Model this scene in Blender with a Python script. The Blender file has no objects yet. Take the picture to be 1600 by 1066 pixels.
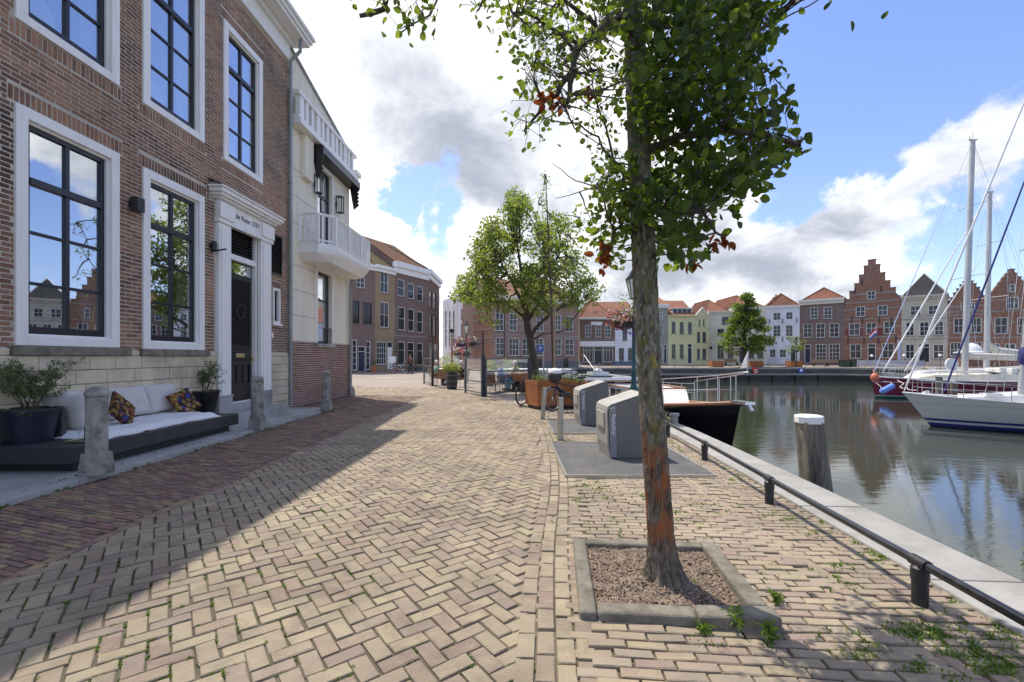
import bpy, bmesh, math, random
import numpy as np
from mathutils import Vector, Matrix, noise as mnoise
R = random.Random(11)
scene = bpy.context.scene
COL = scene.collection
rad = math.radians
FOC, CX, HY, EYE = 715.0, 800.0, 558.0, 1.5
# ---------------------------------------------------------------- camera
cam = bpy.data.cameras.new("camera"); camo = bpy.data.objects.new("camera", cam); COL.objects.link(camo)
camo.location = (0, 0, EYE); camo.rotation_euler = (rad(90), 0, 0)
cam.sensor_width = 36; cam.lens = FOC / 1600 * 36; cam.shift_y = (HY - 533) / 1600
cam.clip_start = 0.05; cam.clip_end = 2000
scene.camera = camo
# ---------------------------------------------------------------- light
SUNV = Vector((-0.34, 0.39, 1.0)).normalized()
scene.view_settings.view_transform = 'Standard'; scene.view_settings.look = 'None'
scene.view_settings.exposure = 1.06; scene.view_settings.gamma = 1
scene.view_settings.use_curve_mapping = False
sl = bpy.data.lights.new("sun", 'SUN'); sl.energy = 2.6; sl.angle = rad(0.5); sl.color = (1, 0.935, 0.84)
so = bpy.data.objects.new("sun", sl); COL.objects.link(so); so.rotation_euler = SUNV.to_track_quat('Z', 'Y').to_euler()
so.location = SUNV * 60
world = bpy.data.worlds.new("World"); scene.world = world; world.use_nodes = True
def sky_nodes():
    nt = world.node_tree; N = nt.nodes; L = nt.links; N.clear()
    out = N.new('ShaderNodeOutputWorld'); bg = N.new('ShaderNodeBackground'); L.new(bg.outputs[0], out.inputs[0])
    bg.inputs[1].default_value = 0.15
    sk = N.new('ShaderNodeTexSky'); sk.sky_type = 'NISHITA'; sk.sun_disc = False
    sk.sun_elevation = math.asin(SUNV.z); sk.sun_rotation = math.atan2(SUNV.x, SUNV.y)
    sk.air_density = 1.0; sk.dust_density = 0.6; sk.ozone_density = 2.5
    tc = N.new('ShaderNodeTexCoord')
    def math_(op, a, b=None, clamp=False):
        m = N.new('ShaderNodeMath'); m.operation = op; m.use_clamp = clamp
        for i, v in enumerate((a, b)):
            if v is None: continue
            if isinstance(v, (int, float)): m.inputs[i].default_value = v
            else: L.new(v, m.inputs[i])
        return m.outputs[0]
    def vm(op, a, b):
        m = N.new('ShaderNodeVectorMath'); m.operation = op
        L.new(a, m.inputs[0])
        if isinstance(b, (tuple, Vector)): m.inputs[1].default_value = tuple(b)
        else: L.new(b, m.inputs[1])
        return m
    d = vm('NORMALIZE', tc.outputs['Generated'], (0, 0, 0)).outputs[0]
    sep = N.new('ShaderNodeSeparateXYZ'); L.new(d, sep.inputs[0])
    z = math_('MAXIMUM', sep.outputs[2], 0.0)
    zz = math_('ADD', z, 0.32)
    comb = N.new('ShaderNodeCombineXYZ')
    for i in range(3): L.new(zz, comb.inputs[i])
    pv = vm('DIVIDE', d, comb.outputs[0]).outputs[0]
    def fbm(scale, off, detail=8, rough=0.55, dist=0.0, vec=None):
        v = vm('ADD', vec or pv, (off, off * 0.7, 0)).outputs[0]
        n = N.new('ShaderNodeTexNoise'); L.new(v, n.inputs['Vector'])
        n.inputs['Scale'].default_value = scale; n.inputs['Detail'].default_value = detail
        n.inputs['Roughness'].default_value = rough; n.inputs['Distortion'].default_value = dist
        return n.outputs[0]
    wn = N.new('ShaderNodeTexNoise'); L.new(d, wn.inputs['Vector']); wn.inputs['Scale'].default_value = 4.5; wn.inputs['Detail'].default_value = 6; wn.inputs['Roughness'].default_value = .6
    wv = vm('SUBTRACT', wn.outputs['Color'], (.5, .5, .5)).outputs[0]; ws = N.new('ShaderNodeVectorMath'); ws.operation = 'SCALE'; L.new(wv, ws.inputs[0]); ws.inputs['Scale'].default_value = .42
    dw = vm('NORMALIZE', vm('ADD', d, ws.outputs[0]).outputs[0], (0, 0, 0)).outputs[0]
    def blobs(lst):
        tot = None
        for (x, y, r, w) in lst:
            dv = Vector(((x - CX) / FOC, 1, (HY - y) / FOC)); k = 1 / dv.length
            ang = math.atan(r / FOC * k)
            dt = vm('DOT_PRODUCT', dw, dv.normalized()).outputs['Value']
            mr = N.new('ShaderNodeMapRange'); mr.interpolation_type = 'SMOOTHSTEP'
            L.new(dt, mr.inputs[0]); mr.inputs[1].default_value = math.cos(ang); mr.inputs[2].default_value = 1.0
            mr.inputs[3].default_value = 0; mr.inputs[4].default_value = w
            tot = mr.outputs[0] if tot is None else math_('ADD', tot, mr.outputs[0])
        return tot
    cov = math_('ADD', fbm(1.7, 3.1, 9, 0.6, 0.35), blobs([
        (640, 150, 480, .40), (480, 60, 300, .3), (960, 330, 300, .25), (1450, 250, 190, .32), (1360, 330, 200, .2), (1060, 400, 300, .34), (800, 480, 300, .2),
        (1340, 70, 330, -.62), (1230, 190, 190, -.35), (1560, 60, 220, -.3), (665, 312, 85, -.5), (705, 395, 60, -.42), (612, 310, 60, -.35), (1590, 330, 110, -.28), (1270, 310, 80, -.22), (1500, 395, 90, -.16), (1390, 400, 60, -.12),
        (1190, 320, 120, .1), (1560, 215, 110, .22), (700, 440, 160, .1), (1330, 440, 160, .14), (1480, 400, 120, .06), (860, 250, 200, .14)]))
    cm = N.new('ShaderNodeMapRange'); cm.interpolation_type = 'SMOOTHSTEP'; L.new(cov, cm.inputs[0])
    cm.inputs[1].default_value = 0.43; cm.inputs[2].default_value = 0.72
    thick = N.new('ShaderNodeMapRange'); thick.interpolation_type = 'SMOOTHSTEP'; L.new(cov, thick.inputs[0])
    thick.inputs[1].default_value = 0.62; thick.inputs[2].default_value = 0.98
    shade = math_('ADD', math_('MULTIPLY', fbm(3.2, 8.3, 9, 0.62, 0.4), 1.55), blobs([
        (720, 200, 210, .28), (640, 260, 150, .15), (800, 250, 150, .2), (1060, 385, 180, .45), (1430, 320, 150, .22), (1280, 395, 130, .34), (1540, 300, 90, .15), (880, 330, 120, .12),
        (520, 130, 200, -.12), (600, 40, 120, .1), (500, 240, 90, .06), (1400, 190, 90, -.12)]))
    sm = N.new('ShaderNodeMapRange'); sm.interpolation_type = 'SMOOTHSTEP'; L.new(shade, sm.inputs[0])
    sm.inputs[1].default_value = 0.45; sm.inputs[2].default_value = 1.5
    cr = N.new('ShaderNodeValToRGB'); L.new(sm.outputs[0], cr.inputs[0])
    e = cr.color_ramp.elements
    e[0].position = 0; e[0].color = (5.3, 5.15, 4.95, 1); e[1].position = 1; e[1].color = (1.55, 1.7, 2.05, 1)
    m = e.new(0.45); m.color = (3.3, 3.4, 3.6, 1)
    # sky lifted a little so blue reads like the photograph's
    hz = N.new('ShaderNodeMix'); hz.data_type = 'RGBA'; hz.blend_type = 'MULTIPLY'; hz.inputs[0].default_value = 1
    L.new(sk.outputs[0], hz.inputs[6]); hz.inputs[7].default_value = (.68, .66, .80, 1)
    mx = N.new('ShaderNodeMix'); mx.data_type = 'RGBA'; L.new(cm.outputs[0], mx.inputs[0])
    L.new(hz.outputs[2], mx.inputs[6]); L.new(cr.outputs[0], mx.inputs[7])
    L.new(mx.outputs[2], bg.inputs[0])
sky_nodes()
# ---------------------------------------------------------------- helpers
def at(x, y, Y): return Vector(((x - CX) / FOC * Y, Y, EYE - (y - HY) / FOC * Y))
def gnd(x, y, z=0.0):
    Y = FOC * (EYE - z) / (y - HY); return Vector(((x - CX) / FOC * Y, Y, z))
ROOT = {}
def tag(o, label=None, cat=None, group=None, kind=None):
    if label: o['label'] = label
    if cat: o['category'] = cat
    if group: o['group'] = group
    if kind: o['kind'] = kind
    return o
def thing(name, label, cat, loc=(0, 0, 0), rz=0.0, group=None):
    o = bpy.data.objects.new(name, None); COL.objects.link(o); o.empty_display_size = .2
    o.location = loc; o.rotation_euler = (0, 0, rz)
    ROOT[o.name] = (Matrix.Translation(Vector(loc)) @ Matrix.Rotation(rz, 4, 'Z')).inverted()
    return tag(o, label, cat, group)
def rootinv(p):
    while p is not None and p.parent is not None: p = p.parent
    return ROOT.get(p.name, Matrix.Identity(4)) if p is not None else Matrix.Identity(4)
class MB:
    def __init__(s, T=None): s.v = []; s.f = []; s.T = T or Matrix.Identity(4)
    def add(s, vs, fs):
        n = len(s.v); T = s.T
        s.v += [T @ Vector(q) for q in vs]; s.f += [tuple(i + n for i in f) for f in fs]; return s
    def box(s, x0, y0, z0, x1, y1, z1):
        if x0 > x1: x0, x1 = x1, x0
        if y0 > y1: y0, y1 = y1, y0
        if z0 > z1: z0, z1 = z1, z0
        return s.add([(x0, y0, z0), (x1, y0, z0), (x1, y1, z0), (x0, y1, z0), (x0, y0, z1), (x1, y0, z1), (x1, y1, z1), (x0, y1, z1)],
                     [(0, 3, 2, 1), (4, 5, 6, 7), (0, 1, 5, 4), (1, 2, 6, 5), (2, 3, 7, 6), (3, 0, 4, 7)])
    def quad(s, a, b, c, d): return s.add([a, b, c, d], [(0, 1, 2, 3)])
    def prism(s, poly, z0, z1):
        n = len(poly)
        z0s = z0 if isinstance(z0, (list, tuple)) else [z0] * n; z1s = z1 if isinstance(z1, (list, tuple)) else [z1] * n
        vs = [(p[0], p[1], z) for p, z in zip(poly, z0s)] + [(p[0], p[1], z) for p, z in zip(poly, z1s)]
        fs = [tuple(range(n - 1, -1, -1)), tuple(range(n, 2 * n))] + [(i, (i + 1) % n, n + (i + 1) % n, n + i) for i in range(n)]
        return s.add(vs, fs)
    def vprism(s, poly, y0, y1):           # polygon in local (x,z) extruded along y
        n = len(poly); vs = [(p[0], y0, p[1]) for p in poly] + [(p[0], y1, p[1]) for p in poly]
        fs = [tuple(range(n)), tuple(range(2 * n - 1, n - 1, -1))] + [(i, n + i, n + (i + 1) % n, (i + 1) % n) for i in range(n)]
        return s.add(vs, fs)
    def tube(s, pts, r, n=8, cap=True):
        pts = [Vector(p) for p in pts]; m = len(pts)
        rs = list(r) if isinstance(r, (list, tuple)) else [r] * m
        base = len(s.v); vs = []; prev = None
        for i, p in enumerate(pts):
            t = (pts[min(i + 1, m - 1)] - pts[max(i - 1, 0)])
            if t.length < 1e-9: t = Vector((0, 0, 1))
            t.normalize()
            if prev is None:
                a = Vector((1, 0, 0)) if abs(t.x) < .9 else Vector((0, 1, 0)); u = t.cross(a).normalized()
            else:
                u = (prev - t * prev.dot(t)); u = u.normalized() if u.length > 1e-6 else t.orthogonal().normalized()
            prev = u; w = t.cross(u)
            vs += [p + (u * math.cos(2 * math.pi * k / n) + w * math.sin(2 * math.pi * k / n)) * rs[i] for k in range(n)]
        fs = [(i * n + k, i * n + (k + 1) % n, (i + 1) * n + (k + 1) % n, (i + 1) * n + k) for i in range(m - 1) for k in range(n)]
        if cap: fs += [tuple(range(n - 1, -1, -1)), tuple((m - 1) * n + k for k in range(n))]
        return s.add(vs, fs)
    def lathe(s, prof, c=(0, 0, 0), n=16, sx=1, sy=1, rot=0.0):
        vs = []; m = len(prof)
        for r, z in prof:
            vs += [(c[0] + sx * r * math.cos(rot + 2 * math.pi * k / n), c[1] + sy * r * math.sin(rot + 2 * math.pi * k / n), c[2] + z) for k in range(n)]
        fs = [(i * n + k, i * n + (k + 1) % n, (i + 1) * n + (k + 1) % n, (i + 1) * n + k) for i in range(m - 1) for k in range(n)]
        if prof[0][0] > 1e-5: fs.append(tuple(range(n - 1, -1, -1)))
        if prof[-1][0] > 1e-5: fs.append(tuple((m - 1) * n + k for k in range(n)))
        return s.add(vs, fs)
    def ball(s, c, rx, ry=None, rz=None, n=10, m=6):
        ry = ry or rx; rz = rz or rx
        pr = [(max(1e-4, math.sin(math.pi * i / m)), -math.cos(math.pi * i / m)) for i in range(m + 1)]
        vs = [(c[0] + rx * r * math.cos(2 * math.pi * k / n), c[1] + ry * r * math.sin(2 * math.pi * k / n), c[2] + rz * z) for r, z in pr for k in range(n)]
        return s.add(vs, [(i * n + k, i * n + (k + 1) % n, (i + 1) * n + (k + 1) % n, (i + 1) * n + k) for i in range(m) for k in range(n)])
    def torus(s, c, R_, r, axis='x', n=24, m=6):
        vs = []
        for i in range(n):
            a = 2 * math.pi * i / n
            for k in range(m):
                b = 2 * math.pi * k / m; q = R_ + r * math.cos(b); h = r * math.sin(b)
                p = (h, q * math.cos(a), q * math.sin(a)) if axis == 'x' else ((q * math.cos(a), h, q * math.sin(a)) if axis == 'y' else (q * math.cos(a), q * math.sin(a), h))
                vs.append((c[0] + p[0], c[1] + p[1], c[2] + p[2]))
        return s.add(vs, [(i * m + k, ((i + 1) % n) * m + k, ((i + 1) % n) * m + (k + 1) % m, i * m + (k + 1) % m) for i in range(n) for k in range(m)])
    def build(s, name, mat, parent=None, smooth=False, bevel=0, kind=None, label=None, seg=2):
        inv = rootinv(parent)
        me = bpy.data.meshes.new(name); me.from_pydata([tuple(inv @ v) for v in s.v], [], s.f)
        me.materials.append(mat); o = bpy.data.objects.new(name, me); COL.objects.link(o)
        bm = bmesh.new(); bm.from_mesh(me); bmesh.ops.recalc_face_normals(bm, faces=bm.faces)
        if bevel:
            bmesh.ops.remove_doubles(bm, verts=bm.verts, dist=1e-5)
            es = [e for e in bm.edges if len(e.link_faces) == 2 and e.calc_face_angle(0) > .5]
            bmesh.ops.bevel(bm, geom=es, offset=bevel, segments=seg, profile=.5, affect='EDGES', clamp_overlap=True)
        bm.to_mesh(me); bm.free()
        if smooth:
            for p in me.polygons: p.use_smooth = True
            if smooth != 'all':
                try: me.set_sharp_from_angle(angle=rad(40))
                except Exception: pass
        if parent is not None: o.parent = parent
        if kind: o['kind'] = kind
        if label: o['label'] = label
        return o
def copy_tree(o, parent=None):
    c = o.copy(); COL.objects.link(c); c.parent = parent
    c.matrix_parent_inverse = o.matrix_parent_inverse
    for ch in list(o.children): copy_tree(ch, c)
    return c
def frame(p0, p1):                       # facade frame: x along, y into the building, z up
    a = Vector((p1[0] - p0[0], p1[1] - p0[1], 0)).normalized()
    return Matrix(((a.x, -a.y, 0, p0[0]), (a.y, a.x, 0, p0[1]), (0, 0, 1, 0), (0, 0, 0, 1)))
def f_uz(F, x, y):
    t = (x - CX) / FOC; a = F.col[0]; p = F.col[3]
    u = (t * p[1] - p[0]) / (a[0] - t * a[1]); Y = p[1] + u * a[1]
    return u, EYE - (y - HY) / FOC * Y
# pieces laid one by one: (centre of outer face, L, W, H, 3x3 axes [along L, along W, outward])
TPL_F = [(0, 1, 2, 3)] + [(4 + i, 4 + (i + 1) % 4, (i + 1) % 4, i) for i in range(4)] + [(8 + i, 8 + (i + 1) % 4, 4 + (i + 1) % 4, 4 + i) for i in range(4)]
JIT = random.Random(77)
def tpl(L, W, H, c):
    a, b = L / 2, W / 2; sg = [(-1, -1), (1, -1), (1, 1), (-1, 1)]; k = [(c * JIT.uniform(.5, 1.5) * (2.0 if JIT.random() < .07 else 1), c * JIT.uniform(.5, 1.5)) for _ in sg]; e = [(JIT.uniform(0, c * .35), JIT.uniform(0, c * .35)) for _ in sg]
    return [(x * (a - k[i][0]), y * (b - k[i][1]), JIT.uniform(-c * .2, c * .1)) for i, (x, y) in enumerate(sg)] + [(x * (a - e[i][0]), y * (b - e[i][1]), -c * JIT.uniform(.5, 1.2)) for i, (x, y) in enumerate(sg)] + [(x * a, y * b, -H) for x, y in sg]
_pm = {}
def lay(pieces, mat, parent, name, rest, limit=300, c=.005):
    def pr(p):
        q = p[0]; Y = q.y
        if Y < .2: return 1e9
        x = CX + q.x / Y * FOC; y = HY - (q.z - EYE) / Y * FOC
        d = (q - Vector((0, 0, EYE))).length
        nv = p[4] @ Vector((0, 0, 1)); cosv = abs(nv.dot((Vector((0, 0, EYE)) - q).normalized()))
        s = d / math.sqrt(max(cosv, .05))
        return s if (-5 < x < 1605 and -5 < y < 1071) else s + 1000
    pieces.sort(key=pr); inv = rootinv(parent)
    for q, L, W, H, A in pieces[:limit]:
        k = (round(L, 2), round(W, 2), round(H, 2), c, mat.name, JIT.randrange(6))
        if k not in _pm:
            me = bpy.data.meshes.new(name); me.from_pydata(tpl(k[0], k[1], k[2], c), [], TPL_F); me.materials.append(mat); _pm[k] = me
        o = bpy.data.objects.new(name, _pm[k]); COL.objects.link(o); o.parent = parent
        o.matrix_local = inv @ Matrix.Translation(q) @ A.to_4x4() @ Matrix.Diagonal((L / k[0] if k[0] else 1, W / k[1] if k[1] else 1, 1, 1))
    if len(pieces) > limit:
        vs = []; fs = []
        for q, L, W, H, A in pieces[limit:]:
            n = len(vs); vs += [tuple(inv @ (A @ Vector(t) + q)) for t in tpl(L, W, H, c)]
            fs += [tuple(i + n for i in f) for f in TPL_F]
        me = bpy.data.meshes.new(rest); me.from_pydata(vs, [], fs); me.materials.append(mat)
        o = bpy.data.objects.new(rest, me); COL.objects.link(o); o.parent = parent; o['kind'] = 'stuff'
# ---------------------------------------------------------------- materials
def M(name, cols, rough=.6, noise=3.0, detail=6, bump=0.0, bscale=40.0, metal=0.0, rnd=0.0, stretch=(1, 1, 1), spec=.5,
      coat=0.0, vary=.0, vscale=.6, dirt=None, dscale=1.2, damt=.5, dlo=.48):
    m = bpy.data.materials.new(name); m.use_nodes = True; nt = m.node_tree; N = nt.nodes; L = nt.links
    b = N['Principled BSDF']; b.inputs['Roughness'].default_value = rough; b.inputs['Metallic'].default_value = metal
    b.inputs['Specular IOR Level'].default_value = spec
    if coat: b.inputs['Coat Weight'].default_value = coat; b.inputs['Coat Roughness'].default_value = .06
    g = N.new('ShaderNodeNewGeometry'); mp = N.new('ShaderNodeMapping'); mp.inputs['Scale'].default_value = stretch
    L.new(g.outputs['Position'], mp.inputs[0]); vec = mp.outputs[0]
    def nz(s, d=6, r=.6):
        n = N.new('ShaderNodeTexNoise'); L.new(vec, n.inputs['Vector']); n.inputs['Scale'].default_value = s
        n.inputs['Detail'].default_value = d; n.inputs['Roughness'].default_value = r; return n.outputs[0]
    def ma(op, a, c):
        q = N.new('ShaderNodeMath'); q.operation = op
        for i, v in enumerate((a, c)):
            if isinstance(v, (int, float)): q.inputs[i].default_value = v
            else: L.new(v, q.inputs[i])
        return q.outputs[0]
    fac = nz(noise, detail)
    st = N.new('ShaderNodeMapRange'); L.new(fac, st.inputs[0]); st.inputs[1].default_value = .3; st.inputs[2].default_value = .7; fac = st.outputs[0]
    if rnd:
        oi = N.new('ShaderNodeObjectInfo')
        rr = ma('FRACT', ma('ADD', g.outputs['Random Per Island'], oi.outputs['Random']), 0)
        fac = ma('ADD', ma('MULTIPLY', fac, 1 - rnd), ma('MULTIPLY', rr, rnd))
    cr = N.new('ShaderNodeValToRGB'); L.new(fac, cr.inputs[0]); e = cr.color_ramp.elements
    n = len(cols)
    if n == 1: cols = cols * 2; n = 2
    e[0].position = 0; e[0].color = (*cols[0], 1); e[1].position = 1; e[1].color = (*cols[-1], 1)
    for i in range(1, n - 1):
        q = e.new(i / (n - 1)); q.color = (*cols[i], 1)
    c = cr.outputs[0]
    if vary:
        mr = N.new('ShaderNodeMapRange'); L.new(nz(vscale, 5), mr.inputs[0]); mr.inputs[1].default_value = .3; mr.inputs[2].default_value = .7
        mr.inputs[3].default_value = 1 - vary; mr.inputs[4].default_value = 1 + vary
        mx = N.new('ShaderNodeMix'); mx.data_type = 'RGBA'; mx.blend_type = 'MULTIPLY'; mx.inputs[0].default_value = 1
        L.new(c, mx.inputs[6]); L.new(mr.outputs[0], mx.inputs[7]); c = mx.outputs[2]
    if dirt:
        mr = N.new('ShaderNodeMapRange'); L.new(nz(dscale, 8, .68), mr.inputs[0]); mr.inputs[1].default_value = dlo; mr.inputs[2].default_value = dlo + .2
        mr.inputs[3].default_value = 0; mr.inputs[4].default_value = damt
        mx = N.new('ShaderNodeMix'); mx.data_type = 'RGBA'; L.new(mr.outputs[0], mx.inputs[0])
        L.new(c, mx.inputs[6]); mx.inputs[7].default_value = (*dirt, 1); c = mx.outputs[2]
    L.new(c, b.inputs['Base Color'])
    if bump:
        bp = N.new('ShaderNodeBump'); bp.inputs['Strength'].default_value = bump; bp.inputs['Distance'].default_value = .02
        L.new(nz(bscale, 8, .65), bp.inputs['Height']); L.new(bp.outputs[0], b.inputs['Normal'])
    return m
def glassy(name, tint, refl, rough=.01):
    m = bpy.data.materials.new(name); m.use_nodes = True; nt = m.node_tree; N = nt.nodes; L = nt.links; N.clear()
    out = N.new('ShaderNodeOutputMaterial'); mix = N.new('ShaderNodeMixShader'); gl = N.new('ShaderNodeBsdfGlossy'); tr = N.new('ShaderNodeBsdfTransparent')
    tr.inputs[0].default_value = (*tint, 1); gl.inputs['Roughness'].default_value = rough; gl.inputs[0].default_value = (.92, .95, 1, 1)
    lw = N.new('ShaderNodeLayerWeight'); lw.inputs[0].default_value = .5
    mr = N.new('ShaderNodeMapRange'); L.new(lw.outputs['Facing'], mr.inputs[0]); mr.inputs[3].default_value = refl; mr.inputs[4].default_value = min(1, refl + (.5 if refl > .1 else .2))
    nz = N.new('ShaderNodeTexNoise'); nz.inputs['Scale'].default_value = 1.6; g = N.new('ShaderNodeNewGeometry'); L.new(g.outputs['Position'], nz.inputs['Vector'])
    bp = N.new('ShaderNodeBump'); bp.inputs['Strength'].default_value = .012; bp.inputs['Distance'].default_value = .03; L.new(nz.outputs[0], bp.inputs['Height']); L.new(bp.outputs[0], gl.inputs['Normal'])
    L.new(mr.outputs[0], mix.inputs[0]); L.new(tr.outputs[0], mix.inputs[1]); L.new(gl.outputs[0], mix.inputs[2]); L.new(mix.outputs[0], out.inputs[0]); return m
def leafmat(name, cols, tr=.45):
    m = M(name, cols, rough=.45, noise=1.2, rnd=.7, spec=.35); nt = m.node_tree; N = nt.nodes; L = nt.links
    b = N['Principled BSDF']; t = N.new('ShaderNodeBsdfTranslucent'); src = b.inputs['Base Color'].links[0].from_socket
    hs = N.new('ShaderNodeMix'); hs.data_type = 'RGBA'; hs.blend_type = 'MULTIPLY'; hs.inputs[0].default_value = 1; L.new(src, hs.inputs[6]); hs.inputs[7].default_value = (2.2, 2.3, .9, 1)
    L.new(hs.outputs[2], t.inputs[0]); mx = N.new('ShaderNodeMixShader'); mx.inputs[0].default_value = tr
    o = [n for n in N if n.type == 'OUTPUT_MATERIAL'][0]
    L.new(b.outputs[0], mx.inputs[1]); L.new(t.outputs[0], mx.inputs[2]); L.new(mx.outputs[0], o.inputs[0]); return m
m_brick = M('house_brick', [(.15, .088, .06), (.25, .132, .082), (.325, .172, .105), (.355, .205, .128), (.29, .175, .118)], .88, 4, rnd=.75, bump=.35, bscale=55, vary=.22, vscale=.7, dirt=(.05, .04, .036), dscale=.62, damt=.85, dlo=.45, spec=.25)
m_mortar = M('mortar', [(.43, .39, .32), (.55, .50, .42)], .95, 6, bump=.3, bscale=80, vary=.2)
m_brick2 = M('dark_brick', [(.10, .045, .04), (.20, .075, .06), (.25, .11, .085), (.15, .085, .085)], .8, 4, rnd=.8, bump=.3, bscale=55, vary=.15)
m_stone = M('plinth_stone', [(.48, .41, .29), (.60, .52, .37), (.65, .56, .39), (.52, .48, .40)], .8, 2.5, rnd=.6, bump=.25, bscale=30, vary=.18, dirt=(.16, .15, .13), dscale=1.3, damt=.5)
m_white = M('white_paint', [(.80, .785, .75), (.87, .855, .82)], .45, 1.5, bump=.06, bscale=30, dirt=(.45, .42, .36), dscale=1.5, damt=.4, stretch=(2.5, 2.5, .5), dlo=.5)
m_cream = M('cream_render', [(.76, .69, .56), (.83, .76, .63)], .8, .8, bump=.12, bscale=40, dirt=(.42, .37, .28), dscale=.8, damt=.5, stretch=(2.5, 2.5, .4), vary=.06, vscale=.5)
m_black = M('black_paint', [(.010, .011, .014), (.018, .019, .023)], .3, 3, spec=.5, bump=.02)
m_blackm = M('black_iron', [(.012, .012, .013), (.03, .03, .032)], .5, 12, bump=.1)
m_bluestone = M('grey_stone', [(.29, .283, .265), (.37, .36, .34), (.42, .41, .39)], .8, 2.2, bump=.25, bscale=45, vary=.2, rnd=.25, dirt=(.10, .11, .08), dscale=1.5, damt=.5)
m_oldstone = M('weathered_stone', [(.19, .175, .15), (.30, .28, .24), (.38, .36, .32)], .9, 7, detail=10, bump=.6, bscale=45, vary=.3, vscale=3, dirt=(.07, .065, .055), dscale=5, damt=.75)
m_concrete = M('coping_concrete', [(.27, .26, .235), (.36, .35, .32)], .85, 3, detail=10, bump=.4, bscale=35, vary=.15, dirt=(.20, .19, .15), dscale=2.2, damt=.6, rnd=.2)
m_kerb = M('old_concrete', [(.14, .12, .09), (.215, .19, .148), (.27, .24, .19)], .92, 9, detail=10, bump=.7, bscale=60, vary=.25, vscale=3, dirt=(.07, .08, .045), dscale=4, damt=.6)
m_paver = M('road_paver', [(.275, .215, .155), (.315, .255, .172), (.325, .265, .185), (.30, .245, .167), (.335, .278, .19), (.36, .298, .19), (.245, .18, .14), (.315, .255, .175), (.26, .205, .165), (.29, .225, .16), (.325, .265, .175)], .78, 9, rnd=.85, bump=.7, bscale=75, vary=.2, vscale=.5, dirt=(.15, .12, .09), dscale=2.2, damt=.6, spec=.3)
m_paverd = M('red_clinker', [(.13, .075, .065), (.205, .11, .085), (.25, .15, .105), (.16, .105, .10), (.31, .225, .115), (.21, .125, .095)], .75, 7, rnd=.85, bump=.35, bscale=70, vary=.2, vscale=.6, dirt=(.09, .08, .05), dscale=2.5, damt=.4)
m_paverr = M('pink_clinker', [(.245, .185, .135), (.29, .23, .165), (.32, .26, .18), (.30, .235, .165), (.27, .195, .15), (.35, .285, .175), (.29, .225, .165)], .8, 7, rnd=.85, bump=.5, bscale=60, vary=.2, vscale=.8, dirt=(.14, .125, .09), dscale=3, damt=.45)
m_joint = M('joint_soil', [(.11, .09, .06), (.15, .125, .085), (.10, .11, .04)], .95, 2.2, detail=9, bump=.8, bscale=90, vary=.3)
m_soil = M('bark_soil', [(.085, .062, .043), (.135, .10, .068), (.19, .145, .10)], .95, 14, detail=10, bump=.25, bscale=60)
m_chip = M('bark_chip', [(.12, .085, .058), (.21, .15, .105), (.33, .25, .18), (.16, .115, .08)], .9, 8, rnd=.9)
m_glass = glassy('window_glass', (.85, .88, .88), .30)
m_clear = glassy('clear_glass', (.93, .95, .94), .03)
m_fglass = M('far_glass', [(.012, .014, .017), (.05, .055, .06)], .08, .5, spec=.45)
m_curtain = M('white_curtain', [(.62, .62, .62), (.75, .75, .75)], .9, 2)
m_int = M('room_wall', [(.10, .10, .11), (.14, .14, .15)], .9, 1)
m_zinc = M('zinc_pipe', [(.22, .24, .24), (.33, .35, .34)], .5, 5, metal=.3, vary=.2)
m_steel = M('brushed_steel', [(.38, .36, .31), (.52, .49, .43)], .38, 8, metal=.75, stretch=(1, 1, .1))
m_rail = M('black_rail', [(.012, .013, .016), (.022, .023, .026)], .22, 5, spec=.6, bump=.03)
m_sofa = M('sofa_plinth', [(.032, .031, .033), (.048, .047, .049)], .55, 5, bump=.08, bscale=200)
m_navy = M('navy_pot', [(.008, .010, .022), (.016, .018, .034)], .42, 3, bump=.04)
m_fabric = M('grey_fabric', [(.52, .495, .455), (.61, .585, .54)], .95, 5, bump=.25, bscale=300)
m_sheet = M('white_sheet', [(.66, .645, .63), (.76, .745, .73)], .9, 3, bump=.25, bscale=25)
m_print = M('print_fabric', [(.30, .17, .04), (.45, .30, .08), (.03, .03, .12), (.40, .10, .07), (.10, .12, .05), (.55, .42, .36), (.12, .05, .2)], .9, 18, detail=2)
m_leaf = leafmat('tree_leaf', [(.018, .038, .008), (.038, .068, .012), (.072, .108, .017), (.145, .17, .03)], .5)
m_leaf2 = leafmat('light_leaf', [(.10, .135, .038), (.15, .185, .055), (.215, .24, .085)], .5)
m_leafl = leafmat('young_leaf', [(.06, .095, .018), (.09, .13, .024), (.13, .165, .03), (.16, .19, .04)], .5)  # lighter leaf copy: painted sunlit tone on near tree, plain green on conical tree
m_leaf3 = leafmat('olive_leaf', [(.06, .085, .035), (.10, .13, .055), (.16, .18, .09)], .3)
m_leafr = leafmat('dead_leaf', [(.10, .022, .008), (.22, .05, .012), (.08, .03, .015)], .45)
m_weed = leafmat('weed_green', [(.06, .11, .012), (.10, .17, .02), (.15, .20, .03)], .35)
m_twig = M('twig', [(.05, .04, .032), (.10, .085, .07)], .9, 20)
m_corten = M('corten_steel', [(.20, .065, .018), (.32, .12, .032), (.40, .16, .045)], .75, 4, detail=9, bump=.15, vary=.25)
m_pad = M('dark_rubber_plate', [(.075, .075, .075), (.105, .105, .102)], .8, 20, bump=.4, bscale=250, vary=.18, vscale=2, dirt=(.17, .155, .125), dscale=2.5, damt=.55)
m_bin = M('bin_grey', [(.125, .118, .108), (.145, .137, .126)], .5, 2, bump=.05, bscale=120, vary=.1, vscale=3, dirt=(.22, .2, .165), dscale=3.5, damt=.35, stretch=(2, 2, .5), dlo=.52)
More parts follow.
